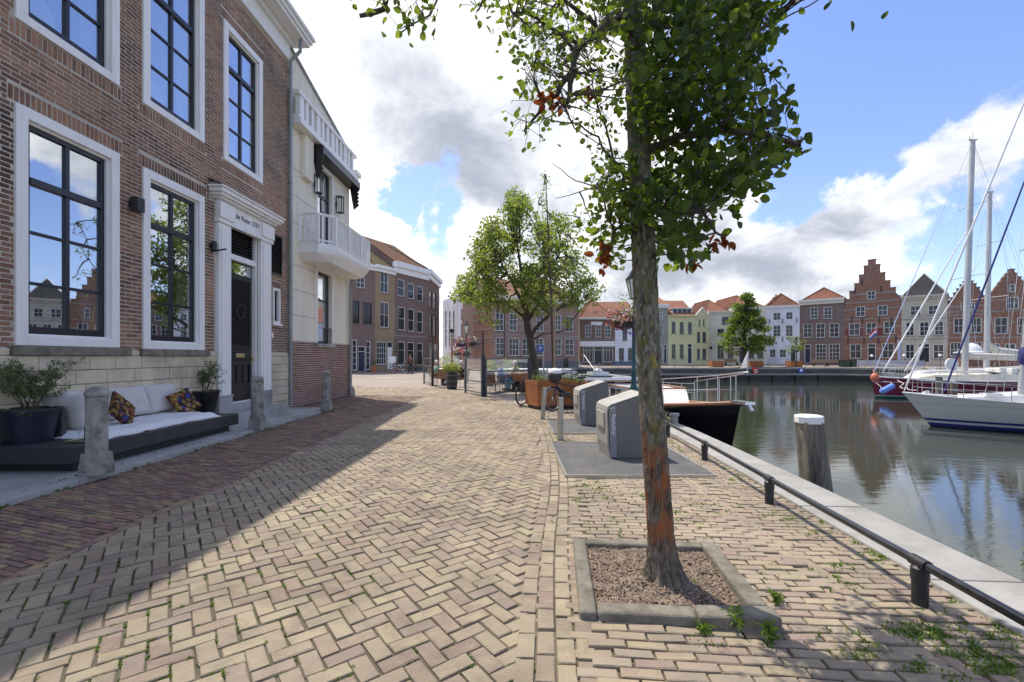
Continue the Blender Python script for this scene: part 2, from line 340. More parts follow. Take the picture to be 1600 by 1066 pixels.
m_binl = M('bin_edge', [(.35, .335, .30), (.42, .40, .36)], .5, 5, bump=.04, dirt=(.2, .18, .14), dscale=4, damt=.4)  # lighter copy of the bin grey, sunlit tone painted into the front side
m_tile = M('orange_roof_tile', [(.16, .062, .036), (.24, .09, .048), (.29, .12, .066)], .85, 3, rnd=.3, vary=.2, dirt=(.09, .07, .045), dscale=.5, damt=.6)
m_tileb = M('brown_roof_tile', [(.14, .065, .04), (.22, .10, .055), (.17, .12, .055)], .85, 2, vary=.2, dirt=(.09, .085, .03), dscale=.4, damt=.7)
m_tilem = M('mossy_roof', [(.10, .085, .035), (.15, .12, .045), (.19, .12, .06)], .9, 1.5, vary=.2, bump=.2)
# ---------------------------------------------------------------- facades
def wall(mb, slabs, holes, rev=.12, y=0.0):
    for (u0, u1, z0, z1) in slabs:
        us = sorted({u0, u1} | {v for h in holes for v in (h[0], h[2]) if u0 < v < u1})
        zs = sorted({z0, z1} | {v for h in holes for v in (h[1], h[3]) if z0 < v < z1})
        for i in range(len(us) - 1):
            for j in range(len(zs) - 1):
                cu = (us[i] + us[i + 1]) / 2; cz = (zs[j] + zs[j + 1]) / 2
                if any(h[0] < cu < h[2] and h[1] < cz < h[3] for h in holes): continue
                mb.quad((us[i], y, zs[j]), (us[i + 1], y, zs[j]), (us[i + 1], y, zs[j + 1]), (us[i], y, zs[j + 1]))
    for (a, b, c, d) in holes:
        mb.quad((a, y, b), (a, y + rev, b), (a, y + rev, d), (a, y, d)); mb.quad((c, y, b), (c, y + rev, b), (c, y + rev, d), (c, y, d))
        mb.quad((a, y, b), (c, y, b), (c, y + rev, b), (a, y + rev, b)); mb.quad((a, y, d), (c, y, d), (c, y + rev, d), (a, y + rev, d))
def ring(mb, u0, z0, u1, z1, w, y0, y1, wb=None):
    wb = w if wb is None else wb
    mb.box(u0, y0, z0, u0 + w, y1, z1); mb.box(u1 - w, y0, z0, u1, y1, z1)
    mb.box(u0 + w, y0, z0, u1 - w, y1, z0 + wb); mb.box(u0 + w, y0, z1 - w, u1 - w, y1, z1)
def window(root, F, u0, z0, u1, z1, cols, rows, fm, gm, fw=.08, y=.05, bar=.04, sill=None, th=.06, label=None):
    mb = MB(F); ring(mb, u0, z0, u1, z1, fw, y, y + th)
    iu0, iu1, iz0, iz1 = u0 + fw, u1 - fw, z0 + fw, z1 - fw
    cu = [iu0 + (iu1 - iu0) * k / cols for k in range(cols + 1)] if isinstance(cols, int) else [iu0 + (iu1 - iu0) * k for k in cols]
    rz = [iz0 + (iz1 - iz0) * k / rows for k in range(rows + 1)] if isinstance(rows, int) else [iz0 + (iz1 - iz0) * k for k in rows]
    for k in cu[1:-1]: mb.box(k - bar / 2, y + .012, iz0, k + bar / 2, y + th - .012, iz1)
    for k in rz[1:-1]: mb.box(iu0, y + .008, k - bar / 2, iu1, y + th - .008, k + bar / 2)
    w = mb.build('window', fm, root, label=label)
    p = MB(F); ym = y + th * .6
    for i in range(len(cu) - 1):
        for j in range(len(rz) - 1): p.box(cu[i] + .003, ym, rz[j] + .003, cu[i + 1] - .003, ym + .006, rz[j + 1] - .003)
    g = p.build('pane', gm, w)
    if sill is not None: MB(F).box(u0 - .06, -.07, z0 - .09, u1 + .06, y - .002, z0 - .003).build('sill', sill, w)
    return w
def door(root, F, u0, z0, u1, z1, dm, fm, trans=.22, y=.08, gm=None):
    mb = MB(F); ring(mb, u0, z0, u1, z1, .07, y - .03, y + .05, .03); f = mb.build('door_frame', fm, root)
    zt = z1 - (z1 - z0) * trans
    d = MB(F); d.box(u0 + .072, y, z0 + .032, u1 - .072, y + .04, zt)
    w = u1 - u0; h = zt - z0
    for a, b in ((.08, .42), (.5, .93)): ring(d, u0 + w * .2, z0 + h * a, u1 - w * .2, z0 + h * b, .05, y - .018, y - .001)
    d.build('door', dm, root)
    MB(F).box(u0 + .072, y + .01, zt + .05, u1 - .072, y + .02, z1 - .072).build('pane', gm or m_fglass, f)
    MB(F).box(u0 + .072, y - .02, zt + .001, u1 - .072, y + .04, zt + .049).build('transom', fm, f)
def ribs(mb, poly, step=.28, r=.035):
    e0, e1 = poly[0], poly[1]; ed = (e1 - e0); Ln = ed.length; ed = ed / Ln
    up = (poly[2] - e0); up = (up - ed * up.dot(ed)).normalized(); nn = ed.cross(up).normalized()
    P2 = [((p - e0).dot(ed), (p - e0).dot(up)) for p in poly]
    t = step / 2
    while t < Ln:
        best = 0
        for i in range(1, len(P2)):
            a = P2[i]; b = P2[(i + 1) % len(P2)]
            if abs(a[0] - b[0]) < 1e-6: continue
            k = (t - a[0]) / (b[0] - a[0])
            if 0 <= k <= 1: best = max(best, a[1] + k * (b[1] - a[1]))
        if best > .2:
            a = e0 + ed * t; b = a + up * best
            mb.add([a - ed * r * 1.6, a + nn * r * 1.6, a + ed * r * 1.6, b - ed * r * 1.6, b + nn * r * 1.6, b + ed * r * 1.6], [(0, 1, 4, 3), (1, 2, 5, 4), (0, 2, 1)])
        t += step
def roof_planes(root, F, planes, mat, cap=True):
    mb = MB(); rb = MB()
    for pl in planes:
        P = [F @ Vector(p) for p in pl]; n = len(P); mb.add(P, [tuple(range(n))])
        nn = (P[1] - P[0]).cross(P[2] - P[0]); Q = P if nn.z > 0 else [P[1], P[0]] + P[:1:-1]
        ribs(rb, Q)
    rf = mb.build('roof', mat, root)
    if rb.v: t = rb.build('roof_tiles', mat, rf, kind='stuff')
    return rf
def chimney(root, F, u, y, z0, z1, w=.8, mat=None):
    c = MB(F); c.box(u - w / 2, y - w / 2, z0, u + w / 2, y + w / 2, z1); c.box(u - w / 2 - .08, y - w / 2 - .08, z1 - .25, u + w / 2 + .08, y + w / 2 + .08, z1 - .12)
    o = c.build('chimney', mat or m_brick2, root)
    MB(F).lathe([(.12, z1), (.14, z1 + .1), (.1, z1 + .4)], (u, y, 0), 8).build('chimney_pot', m_tile, o)
def house(name, label, xl, xr, Yl, Yr, zb, yeave, depth, wm, wins, roof, cat='house', fm=None, cornice=None, gm=None, outline=None, bands=None, plinth=None, group=None, sillm=None, base=0.7, rb=True):
    p0 = ((xl - CX) / FOC * Yl, Yl); p1 = ((xr - CX) / FOC * Yr, Yr); F = frame(p0, p1)
    w = math.hypot(p1[0] - p0[0], p1[1] - p0[1]); fm = fm or m_white; gm = gm or m_fglass
    h = EYE - (yeave - HY) / FOC * Yl
    root = thing(name, label, cat, (p0[0], p0[1], zb), math.atan2(p1[1] - p0[1], p1[0] - p0[0]), group)
    H = []
    for q in wins:
        a, t1 = f_uz(F, q[0], q[1]); c, t2 = f_uz(F, q[2], q[1]); _, b1 = f_uz(F, q[0], q[3]); _, b2 = f_uz(F, q[2], q[3])
        H.append((max(a, .05), max((b1 + b2) / 2, zb + .02), min(c, w - .05), (t1 + t2) / 2))
    # bottom of doors and everything stays above ground
    slabs = [(0, w, zb - base, h)]
    if outline:                                # stepped gable: list of (half width px ratio, z px)
        prev = h
        for hw, ypx in outline:
            z = EYE - (ypx - HY) / FOC * Yl; slabs.append((w / 2 - hw * w, w / 2 + hw * w, prev, z)); prev = z
    mb = MB(F); wall(mb, slabs, H)
    hs = h
    mb.quad((0, 0, zb - base), (0, depth, zb - base), (0, depth, hs), (0, 0, hs)); mb.quad((w, 0, zb - base), (w, depth, zb - base), (w, depth, hs), (w, 0, hs))
    mb.quad((0, depth, zb - base), (w, depth, zb - base), (w, depth, hs), (0, depth, hs))
    if outline:
        for (a, b, c, d) in slabs[1:]:         # thickness of the steps
            mb.quad((a, .45, c), (b, .45, c), (b, .45, d), (a, .45, d)); mb.quad((a, 0, c), (a, .45, c), (a, .45, d), (a, 0, d)); mb.quad((b, 0, c), (b, .45, c), (b, .45, d), (b, 0, d))
    mb.build('wall', wm, root)
    if outline:
        for (a, b, c, d), nx in zip(slabs, slabs[1:] + [None]):
            if nx is None: MB(F).box(a - .06, -.06, d, b + .06, .5, d + .12).build('step_coping', m_kerb, root)
            else:
                MB(F).box(a - .05, -.06, d, nx[0] - .005, .5, d + .1).build('step_coping', m_kerb, root); MB(F).box(nx[1] + .005, -.06, d, b + .05, .5, d + .1).build('step_coping', m_kerb, root)
    for q, hh in zip(wins, H):
        k = q[4] if len(q) > 4 else (2, 2)
        if k == 'd' or (isinstance(k, tuple) and k[0] == 'd'):
            door(root, F, *hh, dm=(k[1] if isinstance(k, tuple) else m_black), fm=fm)
        else:
            window(root, F, *hh, cols=k[0], rows=k[1], fm=(k[2] if len(k) > 2 else fm), gm=gm, fw=.07, bar=.036, sill=sillm or m_kerb)
    if cornice:
        ch, pr, cm = cornice
        c = MB(F); c.box(-.05, -pr * .5, h - ch, w + .05, -.002, h - ch * .45); c.box(-.08, -pr, h - ch * .45 + .002, w + .08, .2, h + .04); c.build('cornice', cm, root)
    for bz in (bands or []):
        z = EYE - (bz - HY) / FOC * Yl; seg = [s for s in slabs if s[2] <= z < s[3]]
        if seg:
            u = sorted([(max(s_[0], seg[0][0]), s_[2]) for s_ in H if s_[1] - .1 < z < s_[3] + .1]); st = seg[0][0] + .01; pass
            for a, c in u:
                if a - .02 > st: MB(F).box(st, -.012, z - .06, a - .02, 0.02, z + .06).build('stone_band', m_concrete, root)
                st = c + .02
            if seg[0][1] - .01 > st: MB(F).box(st, -.012, z - .06, seg[0][1] - .01, .02, z + .06).build('stone_band', m_concrete, root)
    if plinth:
        ph, pm_ = plinth; u = sorted([(q[0], q[2]) for q in H if q[1] < zb + ph]); st = -.02; b = MB(F)
        for a, c in u:
            if a - .02 > st: b.box(st, -.04, zb - base, a - .01, .02, zb + ph)
            st = c + .01
        b.box(st, -.04, zb - base, w + .02, .02, zb + ph); b.build('plinth', pm_, root)
    if roof:
        ty, rm = roof[0], roof[1]; e = .2
        if ty == 'side':
            rh = roof[2]; roof_planes(root, F, [[(-.05, -e, h), (w + .05, -e, h), (w + .05, depth / 2, h + rh), (-.05, depth / 2, h + rh)], [(w + .05, depth + e, h), (-.05, depth + e, h), (-.05, depth / 2, h + rh), (w + .05, depth / 2, h + rh)]], rm)
            g = MB(F); g.add([(0.01, 0, h), (0.01, depth, h), (0.01, depth / 2, h + rh - .05)], [(0, 1, 2)]); g.add([(w - .01, 0, h), (w - .01, depth, h), (w - .01, depth / 2, h + rh - .05)], [(0, 1, 2)]); g.build('gable_wall', wm, root)
        elif ty == 'hip':
            rh, hd, sb = roof[2], roof[3], (roof[4] if len(roof) > 4 else 0.0)
            roof_planes(root, F, [[(-.1, sb - .1, h), (w + .1, sb - .1, h), (w / 2, sb + hd, h + rh)], [(w + .1, sb - .1, h), (w + .1, depth, h), (w / 2, depth, h + rh), (w / 2, sb + hd, h + rh)], [(-.1, depth, h), (-.1, sb - .1, h), (w / 2, sb + hd, h + rh), (w / 2, depth, h + rh)]], rm)
            MB(F).tube([(w / 2, sb + hd, h + rh + .04), (w / 2, depth, h + rh + .04)], .1, 6).build('ridge', rm, root)
            MB(F).tube([(-.1, sb - .1, h + .04), (w / 2, sb + hd, h + rh + .04), (w + .1, sb - .1, h + .04)], .08, 6).build('ridge', rm, root)
        elif ty == 'gable':
            rh = roof[2]; f = .12 if outline else 0.03
            roof_planes(root, F, [[(w + .05, f, h), (w + .05, depth, h), (w / 2, depth, h + rh), (w / 2, f, h + rh)], [(-.05, depth, h), (-.05, f, h), (w / 2, f, h + rh), (w / 2, depth, h + rh)]], rm)
            if not outline:
                g = MB(F); g.add([(0, 0, h), (w, 0, h), (w / 2, 0, h + rh)], [(0, 1, 2)]); g.add([(0, depth - .02, h), (w, depth - .02, h), (w / 2, depth - .02, h + rh)], [(0, 1, 2)]); g.build('gable_wall', roof[3] if len(roof) > 3 else wm, root)
                t = MB(F); t.tube([(-.1, -.04, h - .02), (w / 2, -.04, h + rh + .04), (w + .1, -.04, h - .02)], .09, 4); t.build('verge', m_white, root)
            else:
                g = MB(F); g.add([(0, .44, h), (w, .44, h), (w / 2, .44, h + rh - .1)], [(0, 1, 2)]); g.add([(0, depth - .02, h), (w, depth - .02, h), (w / 2, depth - .02, h + rh)], [(0, 1, 2)]); g.build('gable_wall', wm, root)
        elif ty == 'flat':
            MB(F).box(.02, .05, h - .1, w - .02, depth - .02, h - .02).build('roof', m_zinc, root)
    return root, F, w, h
# ---------------------------------------------------------------- near brick house
P0 = (-6.9, 0.0); NF = frame(P0, (-6.9 + .0322, 1.0)); NFI = NF.inverted()
def nb(): return MB(NF)
A_wall = Matrix(((NF.col[0][0], 0, -NF.col[1][0]), (NF.col[0][1], 0, -NF.col[1][1]), (0, 1, 0)))
A_wallv = Matrix((A_wall.row[0][1::-1] + A_wall.row[0][2:], A_wall.row[1][1::-1] + A_wall.row[1][2:], A_wall.row[2][1::-1] + A_wall.row[2][2:])) if False else A_wall @ Matrix(((0, -1, 0), (1, 0, 0), (0, 0, 1)))
BH = thing('brick_house', 'tall brown brick town house with black sash windows in white surrounds at left', 'house', (-6.9, 0, 0), math.atan2(1, .0322))
WIN = [(6.16, 1.66, 7.73, 4.93), (8.21, 1.64, 9.77, 4.91), (6.16, 6.07, 7.73, 9.2), (8.21, 6.06, 9.77, 9.2), (10.4, 6.0, 11.92, 9.2)]
DOORH = (10.12, 0.0, 12.24, 5.0); LOUV = (12.26, 3.74, 12.86, 4.85); SMALL = (12.42, 2.42, 12.78, 3.38)
holes = WIN + [(10.56, .26, 11.74, 4.74), LOUV, SMALL]
mb = nb(); wall(mb, [(2.0, 13.22, 0, 10.6)], holes, .16); mb.quad((2, 0, 0), (2, 9, 0), (2, 9, 10.6), (2, 0, 10.6)); mb.quad((13.22, 0, 0), (13.22, 9, 0), (13.22, 9, 10.6), (13.22, 0, 10.6)); mb.quad((2, 9, 0), (13.22, 9, 0), (13.22, 9, 10.6), (2, 9, 10.6))
mb.quad((2, 0, 10.6), (13.22, 0, 10.6), (13.22, 9, 10.6), (2, 9, 10.6)); mb.build('wall', m_mortar, BH)
def bond(pieces, u0, u1, z0, z1, ex, F, A, cl=.070, bl=.235, y=-.004, H=.02):
    k = 0; z = z0
    while z + cl <= z1 + .005:
        cz = z + cl / 2; off = (k % 2) * bl * .5 + (k * 37 % 5) * .004
        iv = [(u0, u1)]
        for (a, b, c, d) in ex:
            if b - .03 < cz < d + .03:
                nv = []
                for s, e in iv:
                    if c <= s or a >= e: nv.append((s, e)); continue
                    if a > s: nv.append((s, a))
                    if c < e: nv.append((c, e))
                iv = nv
        for s, e in iv:
            i = math.floor((s - off) / bl)
            while off + i * bl < e:
                a = max(s, off + i * bl); b = min(e, off + (i + 1) * bl); i += 1
                if b - a < .04: continue
                q = F @ Vector(((a + b) / 2, y - R.random() * .003, cz))
                pieces.append((q, b - a - .015, cl - .016, H, A))
        z += cl; k += 1
def soldiers(pieces, u0, u1, z0, z1, F, A, w=.07):
    n = int((u1 - u0) / w)
    for i in range(n):
        q = F @ Vector((u0 + (i + .5) * (u1 - u0) / n, -.004 - R.random() * .003, (z0 + z1) / 2)); pieces.append((q, (z1 - z0) - .015, (u1 - u0) / n - .016, .02, A))
pc = []
sold = [(6.08, 4.95, 7.81, 5.16), (8.13, 4.93, 9.85, 5.14), (6.1, 5.85, 7.79, 6.055), (8.15, 5.84, 9.83, 6.045), (10.34, 5.79, 11.98, 5.985), (10.32, 9.22, 12.0, 9.43), (6.08, 9.22, 7.81, 9.43), (8.13, 9.22, 9.85, 9.43), (12.36, 3.40, 12.84, 3.58)]
bond(pc, 4.9, 13.2, 1.63, 10.02, WIN + [(9.97, 1.0, 12.4, 5.24) if False else (10.1, 1.0, 12.25, 5.02), (9.95, 4.98, 12.42, 5.26), LOUV, SMALL] + sold, NF, A_wall)
for s_ in sold: soldiers(pc, s_[0], s_[2], s_[1], s_[3], NF, A_wallv)
lay(pc, m_brick, BH, 'brick', 'brickwork', 300, .004)
# stone plinth
pc = []; z = .06; row = 0; caps = [(6.08, 1.51, 7.9, 1.66), (8.12, 1.51, 9.86, 1.66)]
for hgt in (.21, .19, .22, .19, .21, .22, .22, .10):
    for (a, b) in ((4.9, 10.1), (12.26, 13.16)) if row < 7 else ((4.9, 6.07), (7.91, 8.11), (9.87, 10.1), (12.26, 13.16)):
        u = a + (R.random() * .3 if row % 2 else 0)
        st = a
        while st < b - .05:
            e = min(b, st + R.choice((.3, .38, .45, .52, .26))); 
            if b - e < .12: e = b
            if not any(c[0] - .01 < (st + e) / 2 < c[2] + .01 and z + hgt > c[1] + .05 for c in caps):
                pc.append((NF @ Vector(((st + e) / 2, -.05 - R.random() * .006, z + hgt / 2)), e - st - .008, hgt - .008, .05, A_wall))
            st = e
    z += hgt; row += 1
lay(pc, m_stone, BH, 'stone_block', 'stone_blocks', 300, .006)
for c in caps: nb().box(c[0], -.10, c[1] + .01, c[2], .01, c[3] - .012).build('sill_stone', m_kerb, BH, bevel=.012)
# sash windows
def sash(hh, rows, lamp):
    u0, z0, u1, z1 = hh
    s = nb(); ring(s, u0, z0, u1, z1, .15, -.035, .155, .13); ring(s, u0 + .15, z0 + .13, u1 - .15, z1 - .15, .035, .02, .155)
    fr = s.build('window_surround', m_white, BH, bevel=.006)
    a, b, c, d = u0 + .185, z0 + .165, u1 - .185, z1 - .185
    f = nb(); ring(f, a, b, c, d, .065, .06, .13, .1); h = d - b
    mid = b + h * .735; f.box(a + .065, .045, mid - .05, c - .065, .125, mid + .05)
    um = (a + c) / 2; f.box(um - .032, .062, b + .1, um + .032, .128, mid - .05); f.box(um - .032, .062, mid + .05, um + .032, .128, d - .065)
    for k in rows:
        z = b + h * k; f.box(a + .065, .07, z - .022, um - .032, .12, z + .022); f.box(um + .032, .07, z - .022, c - .065, .12, z + .022)
    sf = f.build('sash_frame', m_black, fr, bevel=.005)
    cu = [a + .07, um, c - .07]; rz = [b + .105] + [b + h * k for k in rows] + [mid, d - .07]
    for i in range(2):
        for j in range(len(rz) - 1):
            q = nb(); y = .095; q.box(cu[i] + .002, y, rz[j] + .002, cu[i + 1] - .002, y + .006, rz[j + 1] - .002); q.build('pane', m_glass, fr)
    return a, b, c, d
for i, hh in enumerate(WIN):
    a, b, c, d = sash(hh, (.245, .49), i > 1)
    # curtain at the far side of each window
    s = nb(); n = 28; w = .34; pts = [(c - w + w * k / n + .12, .26 + .03 * math.sin(k * 1.3)) for k in range(n + 1)]
    for p, q in zip(pts, pts[1:]): s.quad((p[0], p[1], b - .1), (q[0], q[1], b - .1), (q[0], q[1], d + .1), (p[0], p[1], d + .1))
    s.build('curtain', m_curtain, BH, smooth=True)
    if i > 1:
        u = a + .38; t = thing('table_lamp', ['', '', 'white dome shade lamp behind the first upstairs window, nearest the corner of the photo', 'white dome shade lamp behind the middle upstairs window', 'white dome shade lamp behind the upstairs window above the door'][i], 'lamp', tuple(NF @ Vector((u, .40, b - .15))), 0, 'lamps on the upstairs window sills')
        s = nb(); s.lathe([(.26, 0), (.27, .1), (.25, .25), (.19, .4), (.10, .5), (0, .53)], (u, .40, b + .1), 20); s.build('lamp_shade', m_curtain, t, smooth=True)
        s = nb(); s.lathe([(.1, 0), (.1, .02), (.02, .05), (.02, .3)], (u, .40, b - .15), 10); s.build('lamp_base', m_blackm, t)
# rooms behind
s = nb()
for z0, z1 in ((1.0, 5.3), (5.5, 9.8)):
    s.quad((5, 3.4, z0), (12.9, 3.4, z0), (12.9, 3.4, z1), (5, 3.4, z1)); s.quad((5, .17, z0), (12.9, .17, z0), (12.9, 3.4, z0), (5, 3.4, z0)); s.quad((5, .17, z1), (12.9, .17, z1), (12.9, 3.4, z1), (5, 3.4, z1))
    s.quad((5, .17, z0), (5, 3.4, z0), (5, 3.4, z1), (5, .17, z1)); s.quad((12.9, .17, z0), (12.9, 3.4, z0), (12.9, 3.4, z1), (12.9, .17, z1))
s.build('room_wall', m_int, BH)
# door and its surround
s = nb(); s.box(10.14, -.09, .63, 10.56, .0, 4.5); s.box(11.74, -.09, .63, 12.22, .0, 4.5)
s.box(10.20, -.115, .63, 10.48, -.091, 4.42); s.box(11.82, -.115, .63, 12.14, -.091, 4.42); s.build('pilaster', m_white, BH, bevel=.008)
s = nb(); s.box(10.10, -.13, 4.502, 12.26, 0, 4.60); s.box(10.14, -.10, 4.602, 12.22, 0, 5.0); s.box(10.10, -.16, 4.602, 10.60, -.101, 4.95); s.box(11.72, -.16, 4.602, 12.26, -.101, 4.95); s.build('frieze', m_white, BH, bevel=.008)
s = nb()
for k, (o, z0, z1) in enumerate(((.05, 5.0, 5.05), (.12, 5.052, 5.11), (.17, 5.112, 5.20), (.21, 5.202, 5.24))): s.box(10.10 - o, -.14 - o, z0, 12.26 + o, 0, z1)
s.build('door_cornice', m_white, BH, bevel=.006)
s = nb(); s.box(9.93, -.2, 5.245, 10.4, .0, 5.30); s.add([(9.9, -.32, 5.243), (10.3, -.32, 5.243), (10.3, 0, 5.40), (9.9, 0, 5.40)], [(0, 1, 2, 3)]); s.build('lead_flashing', m_zinc, BH)
s = nb(); s.box(10.12, -.11, .2, 10.58, 0, .62); s.box(11.72, -.11, .2, 12.24, 0, .62); s.box(10.10, -.125, .60, 10.60, -.02, .64); s.box(11.70, -.125, .60, 12.26, -.02, .64); s.build('pilaster_base', m_bluestone, BH, bevel=.008)
s = nb(); s.box(10.0, -.42, .05, 12.4, 0, .22); s.build('door_step', m_bluestone, BH, bevel=.012)
nb().box(10.58, -.06, .222, 11.72, .28, .405).build('threshold', m_bluestone, BH, bevel=.01)
s = nb(); ring(s, 10.565, .41, 11.735, 4.735, .05, .02, .2, .02); s.box(10.615, .02, 3.80, 11.685, .2, 3.93); s.build('door_frame', m_white, BH, bevel=.004)
s = nb(); ring(s, 10.617, 3.935, 11.683, 4.683, .05, .1, .17)
for k in range(9):
    z = 3.99 + k * .073; s.add([(10.667, .06, z), (11.633, .06, z), (11.633, .14, z + .05), (10.667, .14, z + .05), (10.667, .06, z + .012), (11.633, .06, z + .012), (11.633, .14, z + .062), (10.667, .14, z + .062)], [(0, 3, 2, 1), (4, 5, 6, 7), (0, 1, 5, 4), (2, 3, 7, 6)])
s.build('louvre', m_black, BH); nb().box(10.62, .175, 3.94, 11.68, .185, 4.68).build('louvre_back', m_blackm, BH)
D = nb(); D.box(10.617, .12, .43, 11.683, .17, 3.798)
for a, b in ((1.72, 3.42), (.80, 1.36)): ring(D, 10.70, a, 11.60, b, .06, .085, .119)
D.box(10.70, .095, 1.44, 11.60, .119, 1.64); D.box(10.70, .095, .5, 11.60, .119, .7)
for k in range(3): D.box(10.80 + k * .25, .098, .88, 10.98 + k * .25, .119, 1.28)
D = D.build('door', m_black, BH, bevel=.006)
nb().box(10.70, .10, 3.5, 11.60, .118, 3.76).build('pane', m_glass, D)
s = nb(); x0, x1, z0, z1 = 10.765, 11.535, 1.785, 3.355; st = .085
for sgn in (1, -1):
    k = -30
    while k < 40:
        c = x0 + k * st; pts = []
        a0 = max(x0, c if sgn > 0 else x0); 
        lo = []; 
        for (xa) in (x0, x1):
            za = z0 + (xa - c) * sgn * 1.15 if sgn > 0 else z0 + (c - xa) * 1.15
            if z0 <= za <= z1: lo.append((xa, za))
        for za in (z0, z1):
            xa = c + (za - z0) / 1.15 * (1 if sgn > 0 else -1)
            if x0 < xa < x1: lo.append((xa, za))
        if len(lo) >= 2:
            p, q = lo[0], lo[1]; yy = .098 if sgn > 0 else .088; s.tube([(p[0], yy, p[1]), (q[0], yy, q[1])], .009, 4)
        k += 1
s.torus((11.15, .075, 2.6), .16, .022, 'y', 24, 6); s.build('door_grille', m_blackm, D)
M_brass = M('brass', [(.55, .45, .22), (.65, .55, .3)], .35, 8, metal=.8)
s = nb(); s.box(11.0, .08, 1.49, 11.33, .094, 1.59); s.build('letter_slot', M_brass, D, bevel=.004)
s = nb(); s.ball((11.64, .06, 1.45), .035); s.box(11.62, .09, 1.3, 11.66, .118, 1.62); s.build('door_handle', M_brass, D, smooth=True)
# lettering on the lintel
def text(body, size, T, mat, parent, name='lettering', ext=.003, align='CENTER'):
    cu = bpy.data.curves.new(name, 'FONT'); cu.body = body; cu.size = size; cu.extrude = ext; cu.align_x = align; cu.align_y = 'CENTER'
    o = bpy.data.objects.new(name, cu); COL.objects.link(o); dg = bpy.context.evaluated_depsgraph_get(); dg.update()
    me = bpy.data.meshes.new_from_object(o.evaluated_get(dg)); bpy.data.objects.remove(o); bpy.data.curves.remove(cu)
    me.transform(rootinv(parent) @ T); me.materials.clear(); me.materials.append(mat)
    o = bpy.data.objects.new(name, me); COL.objects.link(o); o.parent = parent; return o
text('de Rose 1337', .17, NF @ Matrix.Translation((11.17, -.104, 4.80)) @ Matrix.Rotation(rad(90), 4, 'X'), m_blackm, BH)
# side louvre shutter and small window
s = nb(); ring(s, *LOUV, .05, -.04, .1)
for k in range(14):
    z = LOUV[1] + .075 + k * .07; s.add([(12.31, -.02, z), (12.81, -.02, z), (12.81, .06, z + .05), (12.31, .06, z + .05), (12.31, -.02, z + .012), (12.81, -.02, z + .012), (12.81, .06, z + .062), (12.31, .06, z + .062)], [(0, 3, 2, 1), (4, 5, 6, 7), (0, 1, 5, 4), (2, 3, 7, 6)])
s.build('louvre', m_black, BH); nb().box(LOUV[0] + .05, .09, LOUV[1] + .05, LOUV[2] - .05, .1, LOUV[3] - .05).build('louvre_back', m_blackm, BH)
s = nb(); ring(s, *SMALL, .06, -.03, .12); s.box(12.38, -.07, 2.36, 12.82, .0, 2.415); w_ = s.build('window', m_white, BH)
window(BH, NF, SMALL[0] + .06, SMALL[1] + .06, SMALL[2] - .06, SMALL[3] - .06, 1, 2, m_black, m_glass, .04, .05, .04)
s = nb(); s.box(12.36, -.018, 2.02, 12.44, -.010, 2.16); s.build('house_number_plate', m_white, BH); nb().box(12.37, -.03, 1.75, 12.42, -.012, 1.83).build('door_bell', m_zinc, BH)
# cornice
s = nb(); s.box(2, -.06, 10.02, 13.24, -.001, 10.62); s.box(2, -.09, 10.02, 13.26, -.061, 10.10); s.build('cornice_frieze', m_white, BH, bevel=.006)
s = nb(); s.box(2, -.50, 10.62, 13.55, 0, 10.72); s.box(2, -.56, 10.722, 13.60, 0, 10.84); s.box(2, -.62, 10.842, 13.66, 0, 10.92); s.box(2, -.16, 10.5, 13.3, -.062, 10.62); s.build('cornice', m_white, BH, bevel=.01)
MB(NF).box(2, -.60, 10.92, 13.64, 8, 10.96).build('roof', m_zinc, BH)
s = nb(); s.tube([(13.19, -.4, 10.66), (13.19, -.38, 10.3), (13.21, -.1, 10.05), (13.21, -.09, 9.8), (13.21, -.09, .1)], .05, 10)
for z in (1.6, 3.2, 4.9, 6.5, 8.2, 9.7): s.lathe([(.06, 0), (.06, .05)], (13.21, -.09, z), 10); s.box(13.19, -.09, z + .01, 13.23, .0, z + .03)
s.build('downpipe', m_zinc, BH, smooth=True)
# wall lamps
def walllamp(u, z, long, label):
    t = thing('wall_lamp', label, 'wall lamp', tuple(NF @ Vector((u, 0, z))), 0, 'black lamps on the brick facade')
    s = nb(); s.box(u - .05, -.03, z - .06, u + .05, -.014, z + .06); s.build('bracket', m_blackm, t)
    s = nb()
    if long: s.tube([(u - .02, -.02, z - .12), (u - .02, -.36, z - .07)], .02, 8); s.lathe([(.05, -.1), (.05, .1)], (u - .02, -.09, z), 12)
    else: s.box(u - .075, -.2, z - .12, u + .075, -.06, z + .12); s.box(u - .03, -.06, z - .03, u + .03, -.03, z + .03)
    s.build('lamp_body', m_blackm, t, bevel=.006)
walllamp(7.97, 4.15, False, 'small black box wall lamp between the two ground floor windows'); walllamp(10.0, 3.92, True, 'black spot lamp with a rod on the bricks left of the door')
# ---------------------------------------------------------------- white rendered house with balcony
WH = thing('white_house', 'cream rendered house with a white balcony and brick base, next to the brick house', 'house', (-6.9, 0, 0), math.atan2(1, .0322))
U0, U1 = 13.26, 17.8
gw = (15.08, 1.95, 16.2, 4.36); dw = (15.08, 4.98, 16.2, 7.85)
mb = nb(); wall(mb, [(U0, U1, 2.0, 9.3)], [gw, dw], .2)
mb.add([(U0, 0, 9.3), (U1, 0, 9.3), (U1, 0, 9.36), (U0, 0, 10.5)], [(0, 1, 2, 3)])
mb.quad((U1, 0, 0), (U1, 9, 0), (U1, 9, 9.36), (U1, 0, 9.36)); mb.quad((U0, .0, 9.3), (U0, 9, 9.3), (U0, 9, 10.5), (U0, 0, 10.5)); mb.quad((U0, 9, 0), (U1, 9, 0), (U1, 9, 9.36), (U0, 9, 9.36))
mb.build('wall', m_cream, WH)
